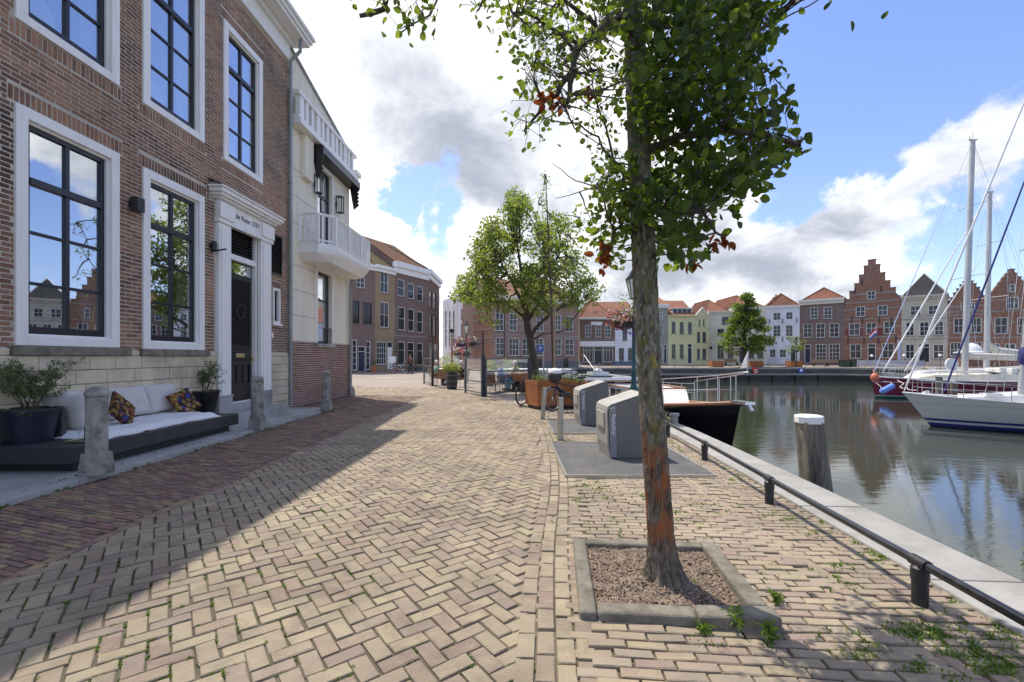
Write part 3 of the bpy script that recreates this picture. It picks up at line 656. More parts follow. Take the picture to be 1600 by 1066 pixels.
s = nb(); s.add([(U0, -.06, 10.5), (U1 + .1, -.06, 9.34), (U1 + .1, 9, 9.34), (U0, 9, 10.5), (U0, -.06, 10.58), (U1 + .1, -.06, 9.42), (U1 + .1, 9, 9.42), (U0, 9, 10.58)], [(0, 1, 2, 3), (4, 5, 6, 7), (0, 1, 5, 4), (1, 2, 6, 5)]); s.build('roof', m_zinc, WH)
for z in (2.75, 3.5, 4.25, 5.5, 6.3, 7.1): nb().box(U0 + .02, -.004, z, gw[0] - .02 if z < 4.4 else dw[0] - .02, .0, z + .012).build('render_joint', m_kerb, WH)
s = nb(); wall(s, [(U0, U1, 0, 2.0)], [(15.08, 1.95, 16.2, 2.5)], .1); s.build('brick_base', m_mortar, WH)
pc = []; bond(pc, U0 + .06, U1, .0, 1.99, [(15.0, 1.84, 16.3, 2.5)], NF, A_wall); lay(pc, m_brick2, WH, 'brick', 'brickwork', 300, .004)
# north corner bricks face the street end too
nb().box(15.0, -.1, 1.84, 16.3, .06, 1.945).build('sill', m_bluestone, WH, bevel=.01)
window(WH, NF, *gw, 1, (0, .62, 1), m_black, m_glass, .09, .12, .07); window(WH, NF, *dw, 2, (0, .7, 1), m_black, m_glass, .1, .1, .07)
s = nb(); ring(s, gw[0] - .1, gw[1] + .02, gw[2] + .12, gw[3] + .1, .1, -.025, .0, .001); ring(s, dw[0] - .1, dw[1] + .02, dw[2] + .12, dw[3] + .1, .1, -.025, .0, .001); s.build('window_surround', m_white, WH)
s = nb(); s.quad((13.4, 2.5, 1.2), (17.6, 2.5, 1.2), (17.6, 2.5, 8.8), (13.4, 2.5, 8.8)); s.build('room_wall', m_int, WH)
s = nb(); n = 30
for k in range(n): s.quad((15.2 + k / n, .4 + .02 * (k % 2), 3.3), (15.2 + (k + 1) / n, .4 + .02 * ((k + 1) % 2), 3.3), (15.2 + (k + 1) / n, .4 + .02 * ((k + 1) % 2), 4.4), (15.2 + k / n, .4 + .02 * (k % 2), 4.4))
s.build('curtain', m_curtain, WH)
# upper balustrade band
s = nb(); s.box(U0 + .05, -.34, 8.32, U1 + .05, 0, 8.50); s.box(U0 + .05, -.28, 8.502, U1, 0, 8.58); s.build('ledge', m_white, WH, bevel=.008)
nb().box(U0 + .05, -.30, 9.18, U1, -.10, 9.30).build('top_rail', m_white, WH, bevel=.008)
k = 0; u = U0 + .15
while u < U1 - .1:
    nb().box(u, -.27, 8.582, u + (.17 if k % 3 else .24), -.13, 9.18).build('baluster', m_white, WH); u += .36; k += 1
s = nb(); s.box(13.95, -.16, 7.0, 14.5, 0, 8.318); s.build('pilaster', m_cream, WH, bevel=.01)
s = nb(); s.box(14.62, -.42, 8.02, U1 + .02, -.002, 8.26); s.build('awning_box', m_black, WH)
s = nb()
for uu in (14.6, 17.72):
    pts = [(-.42, 8.2), (-.42, 8.0)] + [(-.40 + .06 * (1 if i % 2 else -.3), 7.95 - i * .07) for i in range(10)] + [(-.2, 7.2), (-.02, 8.2)]
    n = len(pts); s.add([(uu, p[0], p[1]) for p in pts] + [(uu + .05, p[0], p[1]) for p in pts], [tuple(range(n)), tuple(range(2 * n - 1, n - 1, -1))] + [(i, (i + 1) % n, n + (i + 1) % n, n + i) for i in range(n)])
s.build('awning_valance', m_black, WH)
# balcony
poly = [(13.86, 0), (13.86, -.6), (14.28, -.98), (17.25, -.98), (17.65, -.6), (17.65, 0)]
s = nb(); s.prism([(p[0], p[1]) for p in poly], 4.80, 4.97)
inn = [(14.1, 0), (14.1, -.42), (14.4, -.78), (17.1, -.78), (17.4, -.42), (17.4, 0)]
n = 6; s.add([(p[0], p[1], 4.80) for p in poly] + [(p[0] , p[1] * .96, 4.68) for p in poly] + [(p[0], p[1], 4.45) for p in inn], [(i, i + 1, n + i + 1, n + i) for i in range(5)] + [(n + i, n + i + 1, 2 * n + i + 1, 2 * n + i) for i in range(5)] + [tuple(range(12, 18))])
bal = s.build('balcony', m_white, WH)
s = nb(); s.tube([(p[0], p[1] * .95, 5.84) for p in poly], .045, 6); s.tube([(p[0], p[1] * .95, 5.05) for p in poly], .03, 6); s.build('balcony_rail', m_white, bal)
for p, q in zip(poly, poly[1:]):
    p = Vector((p[0], p[1] * .95, 0)); q = Vector((q[0], q[1] * .95, 0)); L_ = (q - p).length; n = max(2, int(L_ / .15))
    for i in range(n + 1):
        c = p.lerp(q, i / n); big = i in (0, n) or (i % 7 == 0 and n > 10); r = .06 if big else .022
        if i == n and q.y < -.01: continue
        nb().box(c.x - r, c.y - r, 4.972, c.x + r, c.y + r, 5.80 if not big else 5.83).build('baluster', m_white, bal)
def lantern(u, z, label):
    t = thing('wall_lantern', label, 'lantern', tuple(NF @ Vector((u, 0, z))), 0, 'black lanterns by the balcony door')
    s = nb(); ring(s, u - .11, z - .3, u + .11, z + .3, .025, -.26, -.235); ring(s, u - .11, z - .3, u + .11, z + .3, .025, -.08, -.055)
    s.box(u - .11, -.235, z + .275, u + .11, -.08, z + .3); s.box(u - .11, -.235, z - .3, u + .11, -.08, z - .275); s.box(u - .03, -.055, z - .1, u + .03, 0, z + .1); s.build('lantern_frame', m_blackm, t)
    nb().box(u - .1, -.232, z - .27, u + .1, -.084, z + .27).build('lantern_glass', m_clear, t)
lantern(14.85, 7.1, 'black glass lantern left of the balcony door'); lantern(16.55, 7.0, 'black glass lantern right of the balcony door')
s = nb(); s.tube([(17.7, -.3, 4.55), (17.7, -.1, 4.3), (17.7, -.09, .05)], .055, 10); s.lathe([(.06, 0), (.12, .2), (.12, .3)], (17.7, -.2, 4.4), 10); s.build('downpipe', m_zinc, WH, smooth=True)
s = nb(); s.box(17.8, -.3, 8.62, 18.3, 1, 8.78); s.box(17.8, -.2, 8.45, 18.1, 1, 8.62); s.build('side_cornice', m_white, WH, bevel=.01)
s = nb(); s.ball((17.95, .0, .05), .22, .16, .38); s.build('corner_stone', m_oldstone, WH, smooth='all')
# ---------------------------------------------------------------- ground and paving
def inpoly(x, y, P):
    c = False; n = len(P); j = n - 1
    for i in range(n):
        xi, yi = P[i]; xj, yj = P[j]
        if (yi > y) != (yj > y) and x < (xj - xi) * (y - yi) / (yj - yi) + xi: c = not c
        j = i
    return c
def smooth_line(P, n=3):
    for _ in range(n):
        Q = [P[0]]
        for a, b in zip(P, P[1:]): Q += [(a[0] * .75 + b[0] * .25, a[1] * .75 + b[1] * .25), (a[0] * .25 + b[0] * .75, a[1] * .25 + b[1] * .75)]
        P = Q + [P[-1]]
    return P
QUAY = smooth_line([(2.95, -12), (3.15, 0), (3.36, 3), (3.65, 7.5), (3.78, 11.3), (2.7, 16), (1.75, 20), (1.1, 26), (.4, 40), (0, 58)], 2)
BP = smooth_line([(-.1, .8), (0, 2.2), (.11, 3.55), (.27, 4.7), (.4, 5.9), (.5, 7.5), (.55, 9.5), (.5, 11), (.2, 13), (-.3, 15), (-1.2, 17.3), (-2.2, 19.5), (-4.2, 23.5), (-5.6, 26.5)], 3)
def offs(P, d):
    out = []
    for i, p in enumerate(P):
        a = P[max(0, i - 1)]; b = P[min(len(P) - 1, i + 1)]; t = Vector((b[0] - a[0], b[1] - a[1])).normalized(); out.append((p[0] + t.y * d, p[1] - t.x * d))
    return out
COPL = offs(QUAY, -.60)
m_street = M('street_paving', [(.20, .16, .13), (.28, .225, .18), (.33, .27, .20)], .85, 14, detail=10, bump=.4, bscale=40, vary=.2, vscale=.4)
g = MB(); land = [(-60, -12)] + [(q[0] - .05, q[1]) for q in QUAY] + [(-60, 58)]
g.prism(land, -.4, -.013); g.build('ground', m_joint, None, kind='structure')
g = MB(); g.prism([(-60, 22.5), (-3.6, 22.5), (-1.6, 18.4), (.3, 14.4), (.9, 13.2), (2.0, 14.2)] + [(q[0] - .62, q[1]) for q in QUAY if q[1] > 16.2] + [(-.62, 58), (-60, 58)], -.02, -.004); g.build('street', m_street, None, kind='structure')
g = MB(); fe = [(-90, 58.1), (41.1, 58.1), (44.6, 55.75), (60.1, 40.95), (95.1, 9.1)]; fi = [(-90, 66), (43.5, 66), (49.5, 61), (65, 46), (100, 14)]
vs = [(x, y, .10) for x, y in fe] + [(x, y, .42) for x, y in fi] + [(-300, 120, .6), (60, 120, .6), (120, 110, .6), (170, 90, .6), (220, 40, .6)] + [(-900, 900, 1), (60, 900, 1), (500, 900, 1), (800, 600, 1), (900, 100, 1)]
g.add(vs, [(r * 5 + i, r * 5 + i + 1, r * 5 + i + 6, r * 5 + i + 5) for r in range(3) for i in range(4)]); g.build('far_street', m_street, None, kind='structure')
ROADP = [(-3.33, .8)] + BP[:1] + [p for p in BP if p[1] < 23] + [(-4.4, 23.2), (-9.5, 23.2), (-6.2, 18.0), (-3.33, 17.6)]
BPX = offs(BP, .085)
ROADX = [(-3.41, .8)] + BPX[:1] + [p for p in BPX if p[1] < 23] + [(-4.4, 23.4), (-9.7, 23.4), (-6.3, 18.0), (-3.41, 17.6)]
cs, sn = math.cos(rad(37)), math.sin(rad(37))
def flat_axes(ang, tilt=.012):
    return Matrix.Rotation(ang, 3, 'Z') @ Matrix.Rotation(R.gauss(0, tilt), 3, 'X') @ Matrix.Rotation(R.gauss(0, tilt), 3, 'Y')
pc = []; Lb, Wb = .200, .100
def und(x, y, a=.006): return a * mnoise.noise(Vector((x * .9, y * .9, 3.3))) + a * 1.2 * mnoise.noise(Vector((x * .35, y * .35, 8)))
for m_ in range(-170, 170):
    for k in range(-260, 320):
        for v in (0, 1):
            if v == 0: lx, ly = k * Wb + 2 * Lb * m_ + Lb / 2, k * Wb + Wb / 2
            else: lx, ly = k * Wb + Lb + Wb / 2 + 2 * Lb * m_, k * Wb + Wb - Lb / 2
            x = lx * cs - ly * sn - 1.5; y = lx * sn + ly * cs + 6
            if not (.9 < y < 23 and -10 < x < 1): continue
            if y > 8 and abs(x) > y * 1.2: continue
            low = 0 if inpoly(x, y, ROADP) else .008
            if low and not inpoly(x, y, ROADX): continue
            pc.append((Vector((x + R.gauss(0, .003), y + R.gauss(0, .003), und(x, y) + R.gauss(0, .0018) - low)), Lb - .008 - R.random() * .003, Wb - .0075 - R.random() * .003, .035, flat_axes(rad(37) + v * math.pi / 2 + R.gauss(0, .018), .015)))
ROADPC = [(q[0].x, q[0].y, q[4]) for q in pc]
road = thing('road', None, None); road['kind'] = 'structure'
lay(pc, m_paver, road, 'paver', 'pavers', 300, .006)
# border courses following the bend
def course(pcs, line, d0, w, L, y0=.9, y1=24, ang=0):
    P = offs(line, d0 + w / 2); acc = 0; pos = 0
    seg = [(Vector(a), Vector(b)) for a, b in zip(P, P[1:])]
    t = R.random() * L; dist = 0
    for a, b in seg:
        l = (b - a).length
        while t < dist + l:
            q = a.lerp(b, (t - dist) / l); dr = (b - a)
            if y0 < q.y < y1: pcs.append((Vector((q.x, q.y, und(q.x, q.y) + R.gauss(0, .0025))), L - .010 - R.random() * .006, w - .009, .035, flat_axes(math.atan2(dr.y, dr.x) + R.gauss(0, .015))))
            t += L
        dist += l
bc = []
for i in range(4): course(bc, BP, .006 + i * .103, .102, .205)
# left strip of red clinkers laid at a slant
strip = thing('gutter_strip', None, None); strip['kind'] = 'structure'
SP = [(-5.09, .8), (-3.45, .8), (-3.45, 17.5), (-6.2, 17.8), (-6.42, 13.15), (-5.09, 13.15)]
pc = []; a_ = rad(-19); cs, sn = math.cos(a_), math.sin(a_)
for r in range(-150, 450):
    for k in range(-40, 30):
        lx, ly = k * .205 + (.1025 if r % 2 else 0) + (r * 7 % 5) * .006, r * .056
        x = lx * cs - ly * sn - 4.4; y = lx * sn + ly * cs + 2
        if not inpoly(x, y, SP): continue
        pc.append((Vector((x, y, und(x, y) + R.gauss(0, .003) - .004)), .193 - R.random() * .01, .047 - R.random() * .003, .035, flat_axes(a_ + R.gauss(0, .01), .02)))
lay(pc, m_paverd, strip, 'clinker', 'clinkers', 300, .004)
pc = []; course(pc, [(-3.40, .8), (-3.39, 9), (-3.39, 17.5)], -.05, .098, .205, ang=0)
lay(pc, m_paverd, strip, 'border_clinker', 'border_clinkers', 300, .005)
# right pavement
pav = thing('pavement', None, None); pav['kind'] = 'structure'
BR = offs(BP, .33); BR0 = offs(BP, .43); PP0 = [p for p in BR0 if p[1] < 15] + [(.9, 15), (2.2, 15)] + [p for p in COPL[::-1] if .5 < p[1] < 15] + [(2.5, .8)]; PP = [p for p in BR if p[1] < 15] + [(.9, 15), (2.2, 15)] + [p for p in COPL[::-1] if .5 < p[1] < 15] + [(2.5, .8)]; PP = [(p[0] + (.09 if i > len(BR) * .5 and p[0] > 1 else 0), p[1]) for i, p in enumerate(PP)]
PADS = [(.66, 5.70, 2.56, 7.95), (.80, 8.86, 2.72, 10.9)]
TP = [(.384, 2.60), (1.465, 2.47), (1.585, 3.60), (.49, 3.68)]; TPI = [(.44, 2.655), (1.41, 2.54), (1.525, 3.55), (.54, 3.625)]
bc = [q for q in bc if not inpoly(q[0].x, q[0].y, TPI)]
lay(bc, m_paver, pav, 'border_paver', 'border_pavers', 300, .006)
pc = []; a_ = rad(-4); cs, sn = math.cos(a_), math.sin(a_)
for r in range(-10, 215):
    for k in range(-12, 18):
        lx, ly = k * .205 + (.1025 if r % 2 else 0) + (r * 7 % 5) * .008, r * .073
        x = lx * cs - ly * sn + .8; y = lx * sn + ly * cs + .9
        if y < .9 or not inpoly(x, y, PP) : continue
        if any(p[0] + .1 < x < p[2] - .1 and p[1] + .05 < y < p[3] - .05 for p in PADS) or inpoly(x, y, TPI): continue
        lowr = .009 if (not inpoly(x, y, PP0) or (2.02 < x < 2.26 and y < 8)) else 0
        dT = math.hypot(x - 1.0, y - 3.0); up = .014 * math.exp(-((dT - 1.1) / .8) ** 2)
        pc.append((Vector((x, y, und(x, y, .012) + up + R.gauss(0, .0024) - lowr)), .197 - R.random() * .006, .066 - R.random() * .003, .035, flat_axes(a_ + R.gauss(0, .014), .018)))
for i in range(2):
    k = 0; y = 1.0
    while y < 8: 
        pc.append((Vector((2.10 + i * .075, y, und(2.1, y, .012) + R.gauss(0, .003))), .193, .064, .035, flat_axes(math.pi / 2 + R.gauss(0, .015), .02))); y += .205
lay(pc, m_paverr, pav, 'clinker', 'clinkers', 300, .006)
# raised stone footpath in front of the houses
fp = thing('footpath', None, None); fp['kind'] = 'structure'
kx = lambda y: -5.08 - .004 * y
y = 1.0; k = 0
while y < 13.0:
    L_ = R.choice((1.0, 1.2, 1.1)); e = min(13.1, y + L_)
    MB().box(-5.26, y + .004, -.3, kx(y) + .0, e - .004, .062 + R.random() * .003).build('kerb_stone', m_bluestone, fp, bevel=.012)
    x = -5.272
    for j, wd in enumerate((.62, .62, .8)):
        a = max(-6.95, x - wd + .008)
        if x - a > .1: MB().box(a, y + .004 + (.0 if j % 2 == 0 else 0), -.3, x, e - .004, .058 + R.random() * .004).build('slab', m_bluestone, fp, bevel=.006)
        x -= wd
    y = e; k += 1
# tree kerbs, steel plates
# quay: coping stones and wall
qw = thing('quay_wall', 'grey stone quay edge with wide coping, running along the pavement', 'quay')
acc = 0; pts = [(Vector(c), Vector(q)) for c, q in zip(COPL, QUAY)]
def arc(P):
    d = [0]
    for a, b in zip(P, P[1:]): d.append(d[-1] + math.hypot(b[0] - a[0], b[1] - a[1]))
    return d
dq = arc(QUAY)
def pt(P, s):
    for i in range(len(dq) - 1):
        if dq[i] <= s <= dq[i + 1]:
            t = (s - dq[i]) / (dq[i + 1] - dq[i]); return (P[i][0] + (P[i + 1][0] - P[i][0]) * t, P[i][1] + (P[i + 1][1] - P[i][1]) * t)
    return P[-1]
s_ = 6.0
while s_ < 60:
    L_ = 1.5 if s_ < 30 else 4; a, b = s_ + .004, s_ + L_ - .004
    mb = MB(); mb.prism([pt(COPL, a), pt(QUAY, a), pt(QUAY, b), pt(COPL, b)], -.25, .028 + R.random() * .004); mb.build('coping_stone', m_concrete, qw, bevel=.012); s_ += L_
mb = MB()
for a, b in zip(QUAY, QUAY[1:]): mb.quad((a[0] - .02, a[1], -3), (b[0] - .02, b[1], -3), (b[0] - .02, b[1], -.2), (a[0] - .02, a[1], -.2))
m_quay = M('quay_masonry', [(.07, .062, .055), (.12, .105, .09), (.17, .15, .125)], .9, 1.6, detail=10, bump=.5, bscale=8, vary=.3, dirt=(.04, .045, .03), dscale=.6, damt=.6)
mb.build('wall_face', m_quay, qw)
fq = thing('far_quay_wall', 'dark stone quay wall with a timber fender beam across the far side of the basin', 'quay', (0, 58, 0))
FQ = [(-3, 58), (41, 58), (44.5, 55.6), (60, 40.8), (95, 9)]
wf, fb, fp_, ft = MB(), MB(), MB(), MB()
for a, b in zip(FQ, FQ[1:]):
    F_ = frame(a, b); Lq = math.hypot(b[0] - a[0], b[1] - a[1]); wf.T = fb.T = fp_.T = ft.T = F_
    wf.quad((0, 0, -3), (Lq, 0, -3), (Lq, 0, 0), (0, 0, 0)); fb.box(.01, -.5, -.78, Lq - .01, -.25, -.60); ft.box(.0, -.3, -1.6, Lq, -.005, -1.05)
    k = 1.0
    while k < Lq: fp_.box(k, -.48, -1.7, k + .25, -.24, -.785); k += 2.9
    n = max(1, int(Lq / 3)); w_ = Lq / n
    for i in range(n): MB(F_).box(i * w_ + .015, -.15, -.05, (i + 1) * w_ - .015, .5, .16 + R.random() * .02).build('coping_stone', m_concrete, fq)
wf.build('wall_face', m_quay, fq); fb.build('fender_beam', m_concrete, fq); fp_.build('fender_posts', m_blackm, fq, kind='stuff'); ft.build('dark_footing', m_blackm, fq)
# water
mw = bpy.data.materials.new('harbour_water'); mw.use_nodes = True; nt = mw.node_tree; N = nt.nodes; L = nt.links; b = N['Principled BSDF']
b.inputs['Base Color'].default_value = (.035, .042, .026, 1); b.inputs['Roughness'].default_value = .03; b.inputs['IOR'].default_value = 1.55; b.inputs['Specular IOR Level'].default_value = .9
ge = N.new('ShaderNodeNewGeometry'); mp = N.new('ShaderNodeMapping'); mp.inputs['Scale'].default_value = (1.0, 2.4, 1); mp.inputs['Rotation'].default_value = (0, 0, rad(-20)); L.new(ge.outputs['Position'], mp.inputs[0])
n1 = N.new('ShaderNodeTexNoise'); n1.inputs['Scale'].default_value = 1.5; n1.inputs['Detail'].default_value = 6; n1.inputs['Roughness'].default_value = .55; n1.inputs['Distortion'].default_value = .6; L.new(mp.outputs[0], n1.inputs[0])
n2 = N.new('ShaderNodeTexNoise'); n2.inputs['Scale'].default_value = .12; n2.inputs['Detail'].default_value = 3; L.new(ge.outputs['Position'], n2.inputs[0])
mr = N.new('ShaderNodeMapRange'); L.new(n2.outputs[0], mr.inputs[0]); mr.inputs[1].default_value = .42; mr.inputs[2].default_value = .66; mr.inputs[3].default_value = .05; mr.inputs[4].default_value = .2
bp = N.new('ShaderNodeBump'); bp.inputs['Distance'].default_value = .06; L.new(mr.outputs[0], bp.inputs['Strength']); L.new(n1.outputs[0], bp.inputs['Height']); L.new(bp.outputs[0], b.inputs['Normal'])
g = MB(); g.add([(-20, -40, -1.5), (150, -40, -1.5), (95, 9.2, -1.5), (60, 41, -1.5), (44.5, 55.8, -1.5), (41, 58.05, -1.5), (-20, 58.05, -1.5)], [(0, 1, 2, 3, 4, 5, 6)]); g.build('water', mw, None, kind='structure')
# ---------------------------------------------------------------- houses
def tint(n, cols, **k): return M(n, cols, .85, k.pop('noise', 3), detail=10, bump=.15, bscale=20, vary=.12, dirt=k.pop('dirt', (.2, .18, .15)), dscale=.4, damt=k.pop('damt', .35), **k)
b_br1 = tint('brown_brick', [(.13, .075, .055), (.20, .125, .09), (.24, .15, .11)], noise=9)
b_br2 = tint('purple_brick', [(.14, .09, .075), (.21, .145, .12), (.25, .17, .14)], noise=9)
b_ylw = tint('yellow_brick', [(.25, .18, .10), (.33, .24, .14), (.36, .27, .17)], noise=9)
b_red = tint('red_brick', [(.19, .09, .06), (.27, .135, .085), (.32, .18, .115)], noise=5)
b_pnk = tint('faded_brick', [(.24, .135, .105), (.32, .20, .155), (.36, .24, .19)], noise=7)
r_wht = tint('white_render', [(.72, .74, .77), (.80, .81, .83)], damt=.15); r_crm = tint('cream_wall', [(.68, .65, .50), (.75, .71, .57)], damt=.2); r_yel = tint('pale_yellow_wall', [(.62, .58, .31), (.70, .66, .38)], damt=.15)
r_gry = tint('grey_green_wall', [(.28, .28, .22), (.34, .34, .28)]); r_bge = tint('beige_stone_wall', [(.46, .42, .32), (.55, .50, .39)]); r_wh2 = tint('grey_white_wall', [(.52, .53, .55), (.60, .61, .63)])
m_navyd = M('navy_door', [(.02, .025, .06), (.03, .035, .08)], .35, 3); m_green = M('dark_green_paint', [(.012, .03, .022), (.02, .045, .034)], .4, 3); m_blueg = M('blue_plinth', [(.10, .14, .22), (.14, .18, .26)], .7, 3)
m_greyp = M('grey_plinth', [(.13, .13, .125), (.19, .19, .18)], .85, 4, bump=.2); m_creamp = M('cream_paint', [(.66, .62, .5), (.72, .68, .56)], .5, 2)
K = (m_black,)
DK = lambda c, r: (c, r, m_black)
# street row on the left, seen at a slant
house('brick_house', 'brown brick house with navy door between white glazed panels, left end of the street row', 540, 586, 42.5, 45.5, 0, 406, 9, b_br2, [(557, 433, 570.5, 450), (551, 470, 561.5, 506, DK(2, 3)), (567, 473, 581, 507, DK(2, 3)), (551, 531, 558, 579, (1, 5)), (559.5, 541, 571.5, 581, ('d', m_navyd)), (572.5, 533, 579, 578, (1, 5))], ('side', m_tileb, 2.9), cornice=(.5, .35, m_white))
house('brick_house', 'narrow yellow brick house with white shopfront between two brown brick houses', 586.1, 616.5, 45.5, 48, 0, 414, 9, b_ylw, [(594.7, 425, 607, 458), (594, 472, 608, 512), (589, 534, 604, 570, (4, 4)), (605.5, 534, 614, 577, ('d', m_white))], ('hip', m_tilem, 2.6, 3.2), cornice=(.6, .4, m_white))
house('brick_house', 'wide brown brick shop house with white cornice and three windows per floor', 616.6, 668, 48, 53, 0, 409, 10, b_br2, [(x0, a, x1, b, (1, 2)) for x0, x1, a, b in ((621.8, 632.3, 437, 463), (637, 647, 443, 467), (652, 661, 447.5, 471), (622, 633, 480, 516), (638, 647.4, 483, 518), (652, 661, 487, 520))] + [(622, 534, 633, 571, (1, (0, .65, 1))), (637.3, 535, 647.4, 571, (1, (0, .65, 1))), (652, 536, 661, 571, (1, (0, .65, 1)))], ('side', m_tileb, 3.4), cornice=(1.15, .45, m_white), bands=[524])
house('brick_house', 'dark brown corner house at the end of the street row where the lane begins', 668.1, 686.5, 53, 61, 0, 421, 10, b_br1, [(670.6, 455, 675, 480, DK(1, 2)), (677, 458, 681.5, 483, DK(1, 2)), (671, 490, 675.5, 524, DK(1, 2)), (677, 493, 681.5, 526, DK(1, 2)), (671, 536, 675.5, 573, (1, 2)), (678, 538, 684, 574, ('d', m_black))], ('side', m_tileb, 3.0), cornice=(1.0, .45, m_white))
house('white_building', 'grey white building with tall narrow slit windows at the end of the lane', 692, 714.4, 69, 63, 0, 470, 12, r_wh2, [(x, 486 + i * 14, x + 2.2, 486 + i * 14 + 11, (1, 2, m_zinc)) for x in (695.5, 701.5, 708) for i in range(4)], ('flat', m_zinc), cat='building')
house('white_building', 'white plastered building with square dark windows beside the slit window building', 714.6, 739, 63, 59, 0, 465, 12, r_wht, [(720, 483, 724.6, 498, DK(1, 1)), (729, 481, 733, 496, DK(1, 1)), (720, 506, 725.4, 526, DK(1, 1)), (729.5, 505, 734, 525, DK(1, 1)), (718, 545, 735, 572, DK(3, 2))], ('flat', m_zinc), cat='building')
house('brick_building', 'banded brick side wing of the large building behind the lamp post', 740, 769.3, 58, 53, 0, 480, .4, b_red, [(748, 494, 750, 500, (1, 1))], ('flat', m_zinc), cat='building', bands=[490, 503, 517, 530])
W_ = [(774.5, 489, 787.5, 517), (796, 489.5, 808.5, 517.5), (817, 490, 829, 518), (838, 491, 849.5, 518), (866, 492, 877, 516), (884, 494, 896, 519)]
house('brick_building', 'large faded brick building with tall white windows standing behind the leafy tree', 769.5, 904, 53, 58.5, 0, 461, 12, b_pnk, [w + ((2, 3),) for w in W_] + [(774.8, 527, 788, 555.5, (2, 3)), (795, 528, 811.5, 556, (3, 3)), (816, 528, 829, 556, (2, 3)), (837, 528.5, 849, 556, (2, 3)), (867, 528.5, 877.5, 555.5, (2, 3)), (883, 529, 897, 556, (2, 3)), (840, 561, 846, 575, DK(1, 1)), (880, 560, 888, 574, DK(2, 1))], ('side', m_tileb, 3.0), cat='building', bands=[503, 523, 549], plinth=(1.0, m_greyp), cornice=(.5, .35, m_creamp))
FS = 'houses across the harbour basin'
house('shop_house', 'dark brick house with red tiled roof over a white shopfront', 905.6, 961, 65, 65, .3, 496.5, 10, b_br1, [(914.6, 508, 924, 527, (2, 3)), (930.5, 508, 939.5, 527, (2, 3)), (945, 508.5, 954.5, 527.5, (2, 3)), (911.6, 541, 927, 566, (3, (0, .75, 1))), (928.5, 541, 941.6, 570, ('d', m_black)), (943, 541, 957.5, 566, (3, (0, .75, 1)))], ('hip', m_tile, 3.2, 4.5), group=FS, plinth=(.55, m_blueg), bands=[530], cornice=(.25, .3, m_white))
F_ = frame(((905.6 - CX) / FOC * 65, 65), ((961 - CX) / FOC * 65, 65)); sh = bpy.data.objects['shop_house']
MB(F_).box(.05, -.12, 3.0, 5.0, -.002, 3.75).build('shop_fascia', m_white, sh); MB(F_).box(1.6, -.06, 6.05, 3.2, -.004, 6.5).build('sign_board', m_white, sh)
t_ = MB(F_); t_.box(2.2, 1.1, 7.2, 2.8, 1.3, 8.1); t_.build('roof_window', m_zinc, sh)
house('white_house', 'low white house with blue plinth right of the red roofed shop', 961.1, 1027.5, 65, 65, .3, 503, 10, r_wht, [(972.6, 515, 980, 532, (2, 2, m_zinc)), (1003, 515, 1010, 532, (2, 2, m_zinc)), (967, 544, 975, 564, (2, 2, m_zinc)), (981, 544, 989, 564, (2, 2, m_zinc)), (1005, 543, 1012, 568, ('d', m_navyd))], ('side', m_tile, 2.6), group=FS, plinth=(.55, m_blueg))
house('brick_house', 'brown brick gable with orange roof rising behind the flower basket', 937, 990, 76, 76, .3, 488, 8, b_br1, [(948, 491, 953, 498, (1, 1))], ('side', m_tile, 2.2), group=FS)
house('green_house', 'tall grey green house with white cornice just right of the near tree trunk', 1027.6, 1044, 65, 65, .3, 476, 10, r_gry, [(1031, 488, 1035.5, 501), (1030, 508, 1036.5, 527), (1030, 538, 1035, 562), (1037, 538, 1042.5, 568, ('d', m_green))], ('side', m_tile, 1.8), group=FS, cornice=(.5, .35, m_white))
house('yellow_house', 'pale yellow house with three bays and a glass dormer on its red roof', 1044.1, 1087, 65, 65, .3, 493, 10, r_yel, [(1049.3, 502.5, 1055.7, 521, (2, 2, m_zinc)), (1062, 503, 1068.4, 522, (2, 2, m_zinc)), (1075, 503.5, 1081, 522, (2, 2, m_zinc)), (1049.5, 538, 1055.7, 560, (2, 3, m_zinc)), (1062, 538, 1068.4, 560, (2, 3, m_zinc)), (1074.5, 537, 1081.5, 568, ('d', m_navyd))], ('side', m_tile, 2.7), group=FS, cornice=(.25, .25, r_yel))
yh = bpy.data.objects['yellow_house']; F_ = frame(((1044.1 - CX) / FOC * 65, 65), ((1087 - CX) / FOC * 65, 65))
s = MB(F_); s.box(.8, .6, 7.45, 3.6, 3, 8.45); s.box(.7, .5, 8.452, 3.7, 3.2, 8.55); d_ = s.build('dormer', m_white, yh)
for i in range(4): MB(F_).box(.86 + i * .68, .57, 7.55, 1.46 + i * .68, .597, 8.4).build('pane', m_fglass, d_)
house('yellow_house', 'pale yellow narrow house with a pointed gable', 1087.1, 1107, 65, 65, .3, 493.5, 10, r_yel, [(1091.5, 499, 1094, 509, (1, 1, m_zinc)), (1098.5, 499, 1101, 509, (1, 1, m_zinc)), (1089, 519, 1094.4, 535, (2, 2, m_zinc)), (1097.5, 519, 1103.5, 535, (2, 2, m_zinc)), (1089, 545, 1094, 562, (2, 2, m_zinc)), (1097.5, 545, 1103.5, 562, (2, 2, m_zinc))], ('gable', m_tile, 1.1, r_yel), group=FS)
